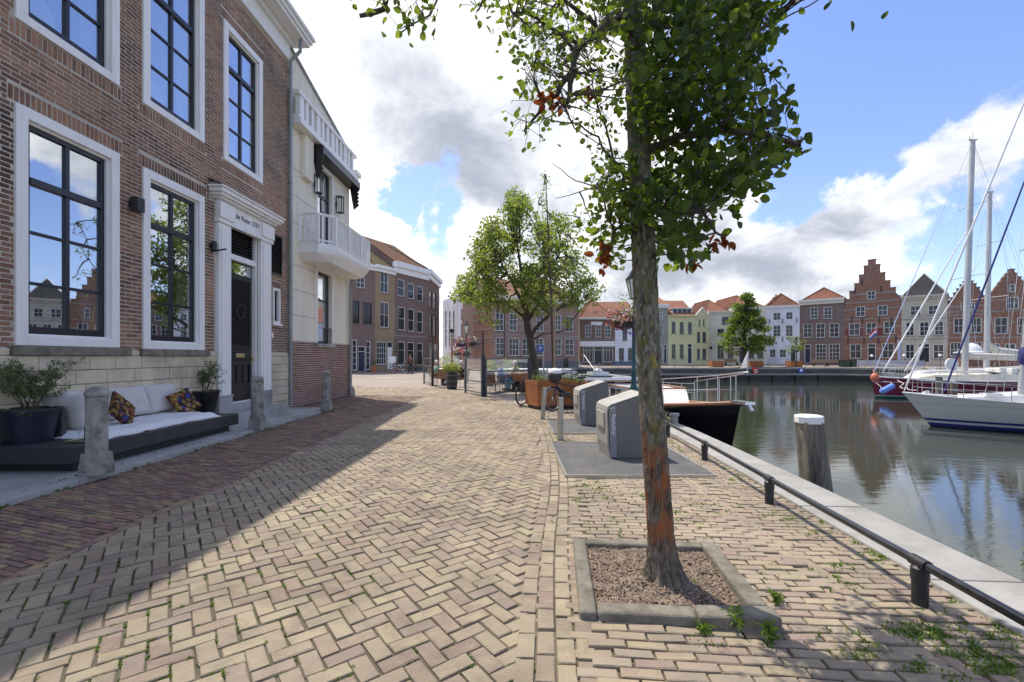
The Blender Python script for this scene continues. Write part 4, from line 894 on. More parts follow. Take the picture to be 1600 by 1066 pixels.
house('cream_house', 'cream house with flat cornice left of the conical tree', 1107.1, 1149, 66, 66, .35, 487, 10, r_crm, [(1128, 495, 1138.7, 506.5, (2, 1, m_zinc)), (1121, 514, 1131, 524, (2, 1, m_zinc)), (1136, 514, 1146, 524, (2, 1, m_zinc)), (1108.5, 541, 1114, 566, ('d', m_creamp)), (1121, 540, 1131, 560, (2, 2, m_zinc)), (1137, 540, 1146, 560, (2, 2, m_zinc))], ('hip', m_tile, 2.2, 3, 1.5), group=FS, cornice=(.35, .25, m_creamp))
house('cream_house', 'cream gabled house with blue door, half hidden by the conical tree', 1149.1, 1198, 66, 66, .35, 478, 11, r_crm, [(1160, 484, 1166, 500, (2, 2, m_zinc)), (1181, 506, 1191, 518, (2, 2, m_zinc)), (1163, 506, 1173, 518, (2, 2, m_zinc)), (1155, 543, 1164, 567.5, ('d', m_navyd)), (1168.5, 541, 1178.5, 560, (2, 2, m_zinc)), (1183, 541, 1193, 560, (2, 2, m_zinc))], ('hip', m_tile, 2.0, 3.2, 1.0), group=FS)
r_, F_, w_, h_ = house('white_house', 'white house with hipped orange roof and dark green door', 1198.1, 1249, 68, 66.5, .4, 479, 11, r_wht, [(1208, 488.5, 1220, 500.5), (1228, 487.5, 1239, 499.5), (1208, 508.5, 1220, 526.5, (2, 3)), (1227.5, 508, 1239, 526, (2, 3)), (1202.5, 546, 1212, 559), (1218, 546, 1228.5, 559), (1235, 540, 1244, 566, ('d', m_green))], ('hip', m_tile, 1.95, 1.2, .25), group=FS, cornice=(.3, .25, m_white), sillm=m_white)
chimney(r_, F_, 1.6, 2.5, h_, h_ + 1.6)
for zx, zy in ((1202, 502), (1223, 502), (1245, 501), (1223, 530)):
    u, z = f_uz(F_, zx, zy); MB(F_).box(u - .06, -.04, z - .35, u + .06, -.002, z + .35).build('wall_anchor', m_blackm, r_)
house('brick_house', 'brown brick house with white sash windows and a broad cream cornice', 1249.1, 1318.5, 66.5, 63, .5, 470, 11, b_br2, [(1266, 480, 1278, 498.5, (2, 3)), (1287, 479.5, 1300, 498, (2, 3)), (1255, 506, 1269, 527.5, (2, 3)), (1275, 505.5, 1289, 527.5, (2, 3)), (1296, 505, 1311, 527, (2, 3)), (1257, 538, 1267, 567, ('d', m_navyd)), (1274.5, 538, 1291, 564, (3, 4)), (1295, 537.5, 1312, 564, (3, 4))], ('hip', m_tile, 1.9, 1.5, 1.2), group=FS, cornice=(.7, .45, m_creamp))
st1 = [(.475, 469), (.40, 456.6), (.31, 445.6), (.225, 433), (.14, 420), (.065, 412)]
r_, F_, w_, h_ = house('stepped_gable_house', 'tall red brick house with a big stepped gable beside the brown brick house', 1318.6, 1408.5, 63, 58.5, .6, 478, 6, b_red, [(1354.6, 454.5, 1368, 468), (1337, 479, 1351.6, 495), (1371.5, 477, 1386.6, 493), (1326.5, 505, 1343.6, 524), (1353, 504, 1370, 522), (1380.6, 502, 1398, 521.5), (1328, 537.5, 1345.6, 560), (1355.6, 537, 1368.4, 566, ('d', m_black)), (1378, 536.5, 1397, 559.5)], ('gable', m_tileb, 4.0), group=FS, outline=st1, bands=[462, 474.5, 485, 500, 513, 528, 545])
for x, y in ((1336, 455), (1377, 452), (1347, 441), (1331, 500), (1347.5, 500), (1374, 500), (1393, 500), (1325, 532), (1350, 532), (1373, 532), (1400, 530)):
    u, z = f_uz(F_, x, y); MB(F_).box(u - .06, -.05, z - .4, u + .06, -.014, z + .4).build('wall_anchor', m_blackm, r_)
for u0_, u1_ in ((1344, 1348), (1321.5, 1326), (1370.5, 1375), (1376, 1380)):
    a, zt = f_uz(F_, u0_, 513); c, zb_ = f_uz(F_, u1_, 524); MB(F_).box(a, -.06, zb_, c, -.016, zt).build('shutter', M('red_shutter', [(.16, .03, .03), (.2, .04, .035)], .5, 3), r_)
house('beige_house', 'beige stone house with slatted triangular gable left of the masts', 1408.6, 1480.5, 58.5, 55.5, .62, 464, 7, r_bge, [(1422, 478, 1439, 493, (2, 2)), (1450, 477, 1467, 492, (2, 2)), (1415, 503.5, 1428.5, 525, (2, 3)), (1436.6, 503, 1451.6, 525, (2, 3)), (1460, 502.5, 1474.5, 524, (2, 3)), (1414.5, 538, 1429, 561, (2, 2)), (1435, 537, 1453, 566, ('d', m_black)), (1458, 538, 1475, 561, (2, 2))], ('gable', m_tileb, 2.7, M('dark_slats', [(.10, .085, .07), (.2, .18, .16)], .8, 4, stretch=(4, 1, .1))), group=FS, cornice=(.5, .35, r_bge), bands=[500, 531])
house('stepped_gable_house', 'smaller red brick stepped gable house behind the tall mast', 1480.6, 1546, 55.5, 53.1, .62, 474, 6, b_red, [(1501, 472.5, 1511.5, 484, (2, 2)), (1513, 472.5, 1523.5, 484, (2, 2)), (1490, 497, 1506, 521, (2, 2)), (1517, 496.5, 1534, 520.5, (2, 2)), (1484.5, 535, 1502, 557, (3, 2)), (1516, 534.5, 1534.5, 556, (3, 2))], ('gable', m_tileb, 2.4), group=FS, outline=[(.44, 466), (.36, 459), (.28, 453), (.2, 447), (.12, 443)], bands=[480, 488, 493, 505, 513, 528])
house('stepped_gable_house', 'red brick stepped gable house with arched top window at the right edge', 1546.1, 1616, 53.1, 50.8, .62, 465, 6, b_red, [(1577.5, 444, 1586.5, 456, (1, 2)), (1572, 464, 1592, 483, (3, 2)), (1554, 496, 1575, 522, (2, 2)), (1589, 496, 1608, 522, (2, 2)), (1550, 537, 1562.5, 557, (2, 2)), (1570, 537, 1587, 557, (2, 2)), (1595, 537, 1606, 566, ('d', m_black))], ('gable', m_tileb, 3.2), group=FS, outline=[(.45, 458.4), (.375, 451), (.30, 444), (.22, 437), (.14, 431), (.07, 425)], bands=[470, 487, 505, 528])
for i, (xl, xr, ye, wm_, lab) in enumerate(((1616.1, 1690, 470, r_crm, 'cream house beyond the right edge of the photo'), (1690.1, 1780, 458, b_br2, 'brown brick house far beyond the right edge'), (1780.1, 1860, 472, r_wht, 'white house far beyond the right edge'))):
    house('town_house', lab, xl, xr, (50.8, 48.6, 46.6)[i], (48.6, 46.6, 45)[i], .62, ye, 11, wm_, [(xl + 8 + j * 22, y0, xl + 22 + j * 22, y0 + 20, (2, 2)) for j in range(3) for y0 in (480, 508, 538)], ('hip', m_tile, 2.4, 2, .5), group=FS)
# ---------------------------------------------------------------- leaves and trees
rng = np.random.default_rng(5)
def leaf_axes(n, up=.35, droop=.3):
    d = rng.normal(size=(n, 3)); d[:, 2] -= droop; d /= np.linalg.norm(d, axis=1)[:, None]
    nn = rng.normal(size=(n, 3)); nn[:, 2] += up * 3; nn -= d * (nn * d).sum(1)[:, None]; nn /= np.linalg.norm(nn, axis=1)[:, None] + 1e-9
    return d, np.cross(d, nn), nn
def leafcloud(P, S, name, mat, parent, wid=.36, big=False, up=.35, droop=.3, kind='stuff'):
    P = np.asarray(P, float); n = len(P)
    if n == 0: return None
    S = np.broadcast_to(np.asarray(S, float), (n,)) * rng.uniform(.7, 1.25, n)
    d, w, nn = leaf_axes(n, up, droop); inv = np.array(rootinv(parent))
    T = [(0, 0, 0), (.2, wid * .8, .07), (.48, wid, .10), (.8, wid * .55, .05), (1, 0, -.08), (.8, -wid * .55, .05), (.48, -wid, .10), (.2, -wid * .8, .07)] if big else [(0, 0, 0), (.45, wid, .1), (1, 0, 0), (.45, -wid, .1)]
    k = len(T); V = np.zeros((n, k, 3))
    for i, (a, b, c) in enumerate(T): V[:, i] = P + (d * a + w * b + nn * c) * S[:, None]
    V = V.reshape(-1, 3); V = V @ inv[:3, :3].T + inv[:3, 3]
    fc = [(0, 1, 2, 3, 4), (0, 4, 5, 6, 7)] if big else [(0, 1, 2), (0, 2, 3)]
    me = bpy.data.meshes.new(name); me.from_pydata(V.tolist(), [], [tuple(j * k + i for i in f) for j in range(n) for f in fc]); me.materials.append(mat)
    o = bpy.data.objects.new(name, me); COL.objects.link(o); o.parent = parent
    if kind: o['kind'] = kind
    return o
def ellip(c, r, n, shell=.45):
    v = rng.normal(size=(n, 3)); v /= np.linalg.norm(v, axis=1)[:, None]
    return np.array(c) + v * (rng.uniform(shell, 1, (n, 1)) ** .6) * np.array(r)
def bend(a, b, sag=.1, n=5):
    a, b = Vector(a), Vector(b); L_ = (b - a).length; o = Vector((R.gauss(0, 1), R.gauss(0, 1), R.gauss(0, .6))) * L_ * sag
    return [a.lerp(b, t / (n - 1)) + o * math.sin(math.pi * t / (n - 1)) + Vector((R.gauss(0, 1), R.gauss(0, 1), R.gauss(0, 1))) * L_ * .02 for t in range(n)]
def bark_mesh(path, radii, name, mat, parent, seg=48, step=.025, amp=.09, flare=None):
    path = [Vector(p) for p in path]; d = [0]
    for a, b in zip(path, path[1:]): d.append(d[-1] + (b - a).length)
    n = int(d[-1] / step); vs = []; fs = []
    for i in range(n + 1):
        s = d[-1] * i / n; j = max(k for k in range(len(d) - 1) if d[k] <= s + 1e-9); t = (s - d[j]) / (d[j + 1] - d[j])
        p0, p1 = path[max(j - 1, 0)], path[j]; p2 = path[j + 1]; p3 = path[min(j + 2, len(path) - 1)]
        c = .5 * ((2 * p1) + (p2 - p0) * t + (2 * p0 - 5 * p1 + 4 * p2 - p3) * t * t + (3 * p1 - p0 - 3 * p2 + p3) * t ** 3); r = radii[j] * (1 - t) + radii[j + 1] * t
        for k in range(seg):
            a = 2 * math.pi * k / seg; q = Vector((math.cos(a) * 2.6, math.sin(a) * 2.6, s * 2.2))
            f = mnoise.noise(q * 1.2) * .5 - abs(mnoise.noise(Vector((q.x * 2.6, q.y * 2.6, q.z * 4.0)))) * 1.5 + .3 - abs(mnoise.noise(Vector((q.x * 5.5, q.y * 5.5, q.z * 8 + 9)))) * .8 + mnoise.noise(Vector((q.x * 9, q.y * 9, q.z * 14))) * .4
            rr = r * (1 + amp * f)
            if flare: rr += flare(a, s)
            vs.append(c + Vector((math.cos(a) * rr, math.sin(a) * rr, 0)))
    fs = [(i * seg + k, i * seg + (k + 1) % seg, (i + 1) * seg + (k + 1) % seg, (i + 1) * seg + k) for i in range(n) for k in range(seg)]
    mb = MB(); mb.add(vs, fs); return mb.build(name, mat, parent, smooth='all')
# bark: grey brown with green-yellow lichen, rust coloured algae low down
def bark_material():
    m = M('lichen_bark', [(.04, .032, .024), (.115, .092, .066), (.21, .175, .13), (.28, .245, .185)], .95, 22, detail=10, bump=1.0, bscale=42, vary=.2, stretch=(1, 1, .45)); nt = m.node_tree; N = nt.nodes; L = nt.links
    b = N['Principled BSDF']; c = b.inputs['Base Color'].links[0].from_socket; g = N.new('ShaderNodeNewGeometry'); sp = N.new('ShaderNodeSeparateXYZ'); L.new(g.outputs['Position'], sp.inputs[0])
    def nz(s, off):
        mp = N.new('ShaderNodeMapping'); mp.inputs['Location'].default_value = (off, off, off); mp.inputs['Scale'].default_value = (1, 1, .4); L.new(g.outputs['Position'], mp.inputs[0]); n = N.new('ShaderNodeTexNoise'); n.inputs['Scale'].default_value = s; n.inputs['Detail'].default_value = 9; n.inputs['Roughness'].default_value = .68; L.new(mp.outputs[0], n.inputs[0]); return n.outputs[0]
    def rng_(v, a, b2, c2=0, d=1):
        r = N.new('ShaderNodeMapRange'); L.new(v, r.inputs[0]); r.inputs[1].default_value = a; r.inputs[2].default_value = b2; r.inputs[3].default_value = c2; r.inputs[4].default_value = d; return r.outputs[0]
    def mul(a, b2):
        q = N.new('ShaderNodeMath'); q.operation = 'MULTIPLY'; L.new(a, q.inputs[0]); L.new(b2, q.inputs[1]); return q.outputs[0]
    def mix(c0, col, f):
        x = N.new('ShaderNodeMix'); x.data_type = 'RGBA'; L.new(f, x.inputs[0]); L.new(c0, x.inputs[6]); x.inputs[7].default_value = (*col, 1); return x.outputs[2]
    hi = rng_(sp.outputs[2], .7, 1.15); lo = rng_(sp.outputs[2], 1.15, .75); lo2 = rng_(sp.outputs[2], .2, .42)
    c = mix(c, (.30, .31, .24), mul(rng_(nz(42, 3), .50, .58, 0, .85), hi)); c = mix(c, (.17, .18, .03), mul(rng_(nz(16, 7), .52, .62, 0, .7), hi)); c = mix(c, (.42, .33, .03), mul(rng_(nz(9, 17), .60, .68, 0, .85), hi))
    c = mix(c, (.34, .10, .022), mul(mul(rng_(nz(16, 11), .46, .58, 0, .9), lo), lo2)); L.new(c, b.inputs['Base Color']); return m
m_bark = bark_material(); m_barkd = M('dark_bark', [(.035, .027, .02), (.08, .065, .048), (.11, .095, .075)], .95, 12, bump=.6, bscale=40)
TR = thing('street_tree', 'big old street tree with lichen covered trunk standing in a square kerbed bed', 'tree', (1.01, 3.0, 0))
tp = [(1043, 935, 3.0), (1041, 905, 3.0), (1033, 840, 3.0), (1023, 700, 3.0), (1015, 590, 3.0), (1009, 470, 3.0), (1004, 350, 3.0), (998, 220, 3.0), (993, 100, 3.0), (990, 0, 3.0), (985, -120, 3.0), (972, -260, 3.05), (965, -420, 3.1)]
rr = [.105, .10, .084, .079, .076, .078, .076, .07, .065, .062, .056, .045, .03]
TPATH = [at(*p) for p in tp]; TPATH[0].z = -.06
def fl(a, s):
    if s > .45: return 0
    k = (1 - s / .45) ** 2.2; lob = max(0, math.cos(a - rad(-45))) ** 6 * .13 + max(0, math.cos(a - rad(-120))) ** 5 * .05 + max(0, math.cos(a - rad(170))) ** 8 * .09 + max(0, math.cos(a - rad(80))) ** 6 * .08
    return k * (lob + .012)
bark_mesh(TPATH, rr, 'trunk', m_bark, TR, 150, .010, .13, fl)
limbs = [[(988, 60), (972, 28), (935, 52), (908, 68), (895, 112), (884, 165)], [(896, 112), (870, 150), (848, 158), (820, 205)], [(1000, 160), (1040, 130), (1100, 95), (1170, 60), (1222, 20)], [(1000, 240), (1060, 215), (1130, 205), (1200, 215), (1250, 225)], [(1004, 330), (1050, 320), (1100, 335), (1130, 370)],
    [(1004, 340), (980, 320), (960, 250), (935, 170), (925, 110)], [(962, 255), (935, 215), (905, 195), (850, 185), (815, 205)], [(992, 60), (1040, 0), (1120, -80), (1240, -160)], [(988, 0), (930, -70), (820, -130), (700, -120), (620, -40), (600, 15), (562, 25)], [(700, -120), (690, -20), (672, 22), (628, 50)], [(985, -60), (1010, -200), (1060, -380)], [(980, -100), (930, -240), (850, -380)], [(905, 70), (850, 40), (800, 20)], [(940, 50), (880, 0), (800, -40), (755, 0), (745, 18)], [(972, 300), (930, 292), (868, 310)], [(930, 292), (900, 282), (862, 255)], [(1005, 370), (970, 350), (945, 390)]]
mb = MB(); NODES = []
YL = lambda i, k: 3.0 + ((-.45, -.3, .3, -.35, -.5, .25, .3, .5, -.6, -.7, .6, -.4, -.5, -.35, .3, .3, -.2)[i]) * min(1, k / 2.5)
for i, l in enumerate(limbs):
    P = [at(x, y, YL(i, k)) for k, (x, y) in enumerate(l)]
    if i in (1, 6): P = [at(x, y, YL(i, k + 2)) for k, (x, y) in enumerate(l)]
    Q = []
    for a, b in zip(P, P[1:]): Q += bend(a, b, .05, 4)[:-1]
    Q.append(P[-1]); r0 = (.038, .02, .03, .028, .018, .014, .009, .04, .035, .01, .04, .04, .014, .014, .006, .005, .012)[i]
    mb.tube(Q, [r0 * (1 - .75 * k / len(Q)) for k in range(len(Q))], 8); NODES += Q
mb.build('limb', m_barkd, TR, smooth='all')
tw = MB()
def pxpts(poly, n, y0, y1, f=None):
    xs = [p[0] for p in poly]; ys = [p[1] for p in poly]; out = []
    while len(out) < n:
        x = R.uniform(min(xs), max(xs)); y = R.uniform(min(ys), max(ys))
        if inpoly(x, y, poly) and (f is None or R.random() < f(x, y)): out.append(at(x, y, R.uniform(y0, y1)))
    return out
RP = [(1000, -20), (1190, -30), (1205, 45), (1160, 80), (1208, 105), (1180, 140), (1222, 165), (1215, 190), (1236, 222), (1190, 250), (1172, 292), (1140, 318), (1122, 335), (1100, 348), (1080, 382), (1052, 408), (1032, 392), (1022, 370), (1012, 300), (1000, 200), (985, 100)]
LP = [(775, -20), (985, -20), (990, 200), (985, 310), (955, 310), (930, 220), (880, 190), (812, 215), (800, 150), (815, 105), (790, 60)]
LL = [(930, 285), (990, 260), (990, 350), (978, 395), (945, 395), (922, 350)]
clp = [(p, 13, .085, .066) for p in pxpts(RP, 255, 2.4, 3.75)] + [(p, 7, .08, .04) for p in pxpts(LP, 140, 2.3, 3.6, lambda x, y: 1 if y < 130 else .55)] + [(p, 12, .07, .05) for p in pxpts(LL, 34, 2.7, 3.3)]
clp += [(at(x, y, Y), 7, .06, .045) for x, y, Y in [(600, 8, 2.4), (612, -5, 2.4), (632, 20, 2.35), (645, 30, 2.35), (660, 15, 2.35), (625, 45, 2.35), (580, 20, 2.4), (650, 2, 2.35), (668, 30, 2.35), (745, 8, 2.7), (752, -5, 2.7), (640, 40, 2.3)]]
# crown that goes on above the frame
for c, r, n in (((1.0, 3.0, 5.0), (1.7, 1.6, 1.0), 130), ((.3, 3.2, 5.6), (1.2, 1.2, .9), 50), ((1.6, 2.9, 4.3), (1.2, 1.1, .5), 60)): clp += [(Vector(p), 10, .17, .085) for p in ellip(c, r, n, .2) if p[2] > 3.98]
LPn = []; LS = []
for p, n, sp, sz in clp:
    q = min(NODES, key=lambda k: (k - p).length_squared); Q = bend(q, p, .1, 5); tw.tube(Q, [.006, .005, .004, .003, .002], 4, cap=False)
    for k in range(n):
        o = Vector(tuple(max(-1.5, min(1.5, R.gauss(0, 1))) * sp for _ in range(3))); LPn.append(p + o); LS.append(sz)
        if k % 3 == 0: tw.tube([p, p + o], .0015, 3, cap=False)
NODES_T = [TPATH[k] for k in range(5, 12)]
tw.build('twigs', m_twig, TR, kind='stuff')
LPn = np.array([tuple(v) for v in LPn]); LS = np.array(LS)
# the leaves that show largest are objects of their own
ds = np.linalg.norm(LPn - np.array([0, 0, 1.5]), axis=1) / (LS / .06); px = CX + LPn[:, 0] / LPn[:, 1] * FOC; py = HY - (LPn[:, 2] - 1.5) / LPn[:, 1] * FOC
ds[(px < 0) | (px > 1600) | (py < 0)] += 100; order = np.argsort(ds)
lm = []
for v in range(3):
    b_ = .36 + .05 * v; me = bpy.data.meshes.new('leaf'); me.from_pydata([(0, 0, 0), (.18, b_ * .75, .06), (.42, b_ * 1.08, .10), (.75, b_ * .72, .06), (1, 0, -.08), (.75, -b_ * .72, .06), (.42, -b_ * 1.08, .10), (.18, -b_ * .75, .06), (.4, 0, 0)], [], [(0, 1, 2, 8), (8, 2, 3, 4), (0, 8, 6, 7), (8, 4, 5, 6)]); me.materials.append(m_leaf); lm.append(me)
d_, w_, n_ = leaf_axes(300, .35, .35); inv = rootinv(TR)
for j, i in enumerate(order[:300]):
    o = bpy.data.objects.new('leaf', lm[j % 3]); COL.objects.link(o); o.parent = TR; s = LS[i] * R.uniform(.8, 1.3)
    A = Matrix((d_[j], w_[j], n_[j])).transposed(); o.matrix_local = inv @ Matrix.Translation(LPn[i]) @ A.to_4x4() @ Matrix.Scale(s, 4)
rest = order[300:]; isl = ((CX + LPn[rest, 0] / LPn[rest, 1] * FOC) < 985) | (rng.random(len(rest)) < .22)  # leaves left of the trunk and random others get the painted sunlit tone
leafcloud(LPn[rest][~isl], LS[rest][~isl], 'foliage', m_leaf, TR, .42, big=True, droop=.4); leafcloud(LPn[rest][isl], LS[rest][isl], 'foliage', m_leafl, TR, .40, big=True, droop=.4)
dead = []
for x, y, Y, n in ((850, 155, 2.6, 14), (872, 158, 2.6, 10), (860, 150, 2.6, 8), (922, 140, 2.8, 16), (942, 385, 2.8, 10), (940, 405, 2.8, 14), (945, 415, 2.8, 6), (1128, 372, 2.7, 14), (1122, 382, 2.7, 8), (1085, 405, 2.6, 5)): dead += [tuple(at(x + R.gauss(0, 5), y + R.gauss(0, 6), Y + R.gauss(0, .03))) for k in range(n)]
leafcloud(np.array(dead), .055, 'dead_leaves', m_leafr, TR, .3, big=True, droop=1)
# kerbed bed round the trunk
TB = thing('tree_bed', 'square bed of old concrete kerbs round the big tree, its front right corner lifted', 'tree bed', (1, 3, 0))
def kerbstone(a, b, w, za, zb, inward):
    a = Vector((*a, 0)); b = Vector((*b, 0)); t = (b - a).normalized(); n = Vector((-t.y, t.x, 0)) * w * inward
    MB().prism([(a.x, a.y), (b.x, b.y), (b.x + n.x, b.y + n.y), (a.x + n.x, a.y + n.y)], [-.25] * 4, [za, zb, zb, za]).build('kerb_stone', m_kerb, TB, bevel=.02, seg=3)
c0, c1, c2, c3 = (.384, 2.60), (1.465, 2.47), (1.585, 3.60), (.49, 3.68)
mid = (.384 + .595 * 1.081, 2.60 - .595 * .13)
kerbstone((c0[0] + .102, c0[1] - .012), (mid[0] - .004, mid[1]), .12, .058, .07, 1); kerbstone((mid[0] + .008, mid[1] - .004), (c1[0], c1[1]), .13, .075, .092, 1)
kerbstone(c0, c3, .10, .055, .05, -1); kerbstone((c1[0], c1[1] + .137), c2, .11, .09, .055, 1); kerbstone((c3[0] + .104, c3[1] - .005), (c2[0] - .115, c2[1]), .10, .05, .05, -1)
mb = MB(); n = 40
for i in range(n):
    for j in range(n):
        q = []
        for a, b in ((i, j), (i + 1, j), (i + 1, j + 1), (i, j + 1)):
            x = .46 + 1.06 * a / n + .06 * b / n; y = 2.66 - .06 * a / n + .96 * b / n; r = math.hypot(x - 1.0, y - 3.02)
            q.append((x, y, 0.0 + .05 * math.exp(-(r / .35) ** 2) + .018 * mnoise.noise(Vector((x * 9, y * 9, 0))) + .008 * mnoise.noise(Vector((x * 40, y * 40, 0)))))
        mb.quad(*q)
o = mb.build('soil', m_soil, TB, smooth='all')
bm = bmesh.new(); bm.from_mesh(o.data); bmesh.ops.remove_doubles(bm, verts=bm.verts, dist=1e-4); bmesh.ops.recalc_face_normals(bm, faces=bm.faces); bm.to_mesh(o.data); bm.free()
vs = []; fs = []; inv = rootinv(TB); TPI2 = [(.46, 2.66), (1.40, 2.56), (1.50, 3.54), (.56, 3.62)]
for i in range(9000):
    x = R.uniform(.44, 1.54); y = R.uniform(2.6, 3.64)
    if not inpoly(x, y, TPI2): continue
    r = math.hypot(x - 1.0, y - 3.02)
    if r < .13: continue
    z = R.uniform(.004, .012) + .05 * math.exp(-(r / .35) ** 2) + .018 * mnoise.noise(Vector((x * 9, y * 9, 0))); l = R.uniform(.005, .019); w = R.uniform(.003, .007)
    A = Matrix.Rotation(R.random() * 6.3, 3, 'Z') @ Matrix.Rotation(R.gauss(0, .3), 3, 'X') @ Matrix.Rotation(R.gauss(0, .3), 3, 'Y'); k = len(vs)
    vs += [tuple(inv @ (A @ Vector(t) + Vector((x, y, z)))) for t in ((-l, -w, 0), (l, -w, 0), (l, w, 0), (-l, w, 0), (0, 0, .006))]; fs += [(k, k + 1, k + 4), (k + 1, k + 2, k + 4), (k + 2, k + 3, k + 4), (k + 3, k, k + 4)]
me = bpy.data.meshes.new('bark_chips'); me.from_pydata(vs, [], fs); me.materials.append(m_chip); o = bpy.data.objects.new('bark_chips', me); COL.objects.link(o); o.parent = TB; o['kind'] = 'stuff'
# weeds
def blades(pts, name, mat, parent=None, hgt=.05, wid=.006, n=7, spread=.02, kind='stuff', lean=.6):
    vs = []; fs = []; inv = rootinv(parent)
    for p in pts:
        hh = hgt * R.uniform(.5, 1.3)
        for k in range(n):
            a = R.random() * 6.28; b = Vector((p[0] + R.gauss(0, spread), p[1] + R.gauss(0, spread), p[2])); d = Vector((math.cos(a), math.sin(a), 0)); s = d.cross(Vector((0, 0, 1))) * wid; h = hh * R.uniform(.6, 1.1); q = len(vs)
            m1 = b + d * h * lean * .35 + Vector((0, 0, h * .6)); e = b + d * h * lean + Vector((0, 0, h * .85))
            vs += [tuple(inv @ v) for v in (b - s, b + s, m1 + s * 1.3, m1 - s * 1.3, e)]; fs += [(q, q + 1, q + 2, q + 3), (q + 3, q + 2, q + 4)]
    me = bpy.data.meshes.new(name); me.from_pydata(vs, [], fs); me.materials.append(mat); o = bpy.data.objects.new(name, me); COL.objects.link(o)
    if parent: o.parent = parent
    if kind: o['kind'] = kind
    return o
pts = []
for x, y, A in ROADPC:                                   # moss and grass in the herringbone joints
    if y > 8 or mnoise.noise(Vector((x * .8, y * .8, 9))) < -.32 + .40 * (x + 3.3) / 3.3 or R.random() < .25: continue
    for k in range(4):
        e = A @ Vector(((.5 if k % 2 else R.uniform(-.5, .5)) * Lb, (R.uniform(-.5, .5) if k % 2 else .5) * Wb, 0)); pts.append((x + e.x, y + e.y, -.011))
g1 = blades(pts, 'joint_grass', m_weed, None, .016, .0035, 6, .005); tag(g1, 'low grass and moss growing in the joints of the road paving', 'grass')
pts = []
for i in range(1700):
    y = 1.9 + R.random() ** 1.5 * 8; x = R.uniform(.6, 2.9)
    if inpoly(x, y, TP) or any(p[0] < x < p[2] and p[1] < y < p[3] for p in PADS): continue
    if mnoise.noise(Vector((x * 1.7, y * 1.7, 4))) > .10 or (R.random() < .5 and x > 2.35 + .07 * y): pts.append((x, y, -.008))
g2 = blades(pts, 'pavement_grass', m_weed, None, .03, .004, 7, .02); tag(g2, 'tufts of grass between the clinkers along the quay', 'grass')
pts = []
for cx_, cy_, rx, ry, n in ((1450, 985, 55, 18, 60), (1545, 1015, 50, 22, 70), (1590, 985, 30, 20, 40), (1370, 870, 22, 8, 30), (1345, 1020, 30, 12, 25), (1560, 1050, 60, 14, 35), (1420, 1040, 30, 10, 10)):
    for k in range(n): 
        q = gnd(cx_ + R.gauss(0, rx * .6), cy_ + R.gauss(0, ry * .6)); pts.append((q.x, q.y, -.006))
g3 = blades(pts, 'grass_patch', m_weed, None, .03, .003, 9, .02); tag(g3, 'scrubby patch of grass by the railing in the lower right corner', 'grass')
pts = []
for k in range(260):
    y = R.uniform(2.5, 13); pts.append((-5.085 + R.gauss(0, .012), y, -.005)) if mnoise.noise(Vector((0, y * 1.5, 2))) > .05 else None
    if k % 3 == 0: pts.append((-5.266, y, .05))
g4 = blades(pts, 'kerb_grass', m_weed, None, .03, .004, 6, .01); tag(g4, 'thin line of grass along the stone kerb before the houses', 'grass')
def weed(x, y, h, n, label):
    q = gnd(x, y); t = thing('weed', label, 'plant', (q.x, q.y, 0), 0, 'weeds by the tree bed'); s = MB(); P = []
    for k in range(n):
        a = R.random() * 6.28; e = q + Vector((math.cos(a) * h * R.uniform(.1, .45), math.sin(a) * h * R.uniform(.1, .45), h * R.uniform(.6, 1.05))); s.tube([q, q.lerp(e, .5) + Vector((0, 0, h * .08)), e], [.003, .0025, .0015], 4)
        for j in range(9): P.append(tuple(q.lerp(e, R.uniform(.25, 1)) + Vector((R.gauss(0, .008), R.gauss(0, .008), R.gauss(0, .008)))))
    s.build('stem', m_weed, t); leafcloud(P, .045, 'foliage', m_weed, t, .13, droop=-.3)
weed(1150, 985, .15, 9, 'tallest weed with thin leaves at the front right corner of the tree bed'); weed(1205, 1008, .11, 9, 'bushy weed just right of the tall one at the tree bed corner'); weed(1212, 945, .10, 7, 'low weed beside the right kerb of the tree bed'); weed(1100, 990, .05, 5, 'small broad leaved weed in front of the tree bed kerb'); weed(1088, 925, .05, 4, 'tiny weed on the bark chips right of the trunk foot')
q = at(1565, 905, 3.0); t = thing('weed', 'spindly yellow weed growing over the quay edge at right', 'plant', (3.42, 3.05, -.1)); s = MB(); P = []
for k in range(5):
    b = Vector((3.40 + .05 * k, 2.95 + .06 * k, -.15)); e = b + Vector((R.uniform(-.05, .12), R.uniform(-.08, .1), R.uniform(.18, .34))); s.tube([b, e], .003, 4); P += [tuple(b.lerp(e, R.uniform(.3, 1)) + Vector((R.gauss(0, .008),) * 3)) for j in range(12)]
s.build('stem', m_leaf2, t); leafcloud(P, .03, 'foliage', m_leaf2, t, .2)
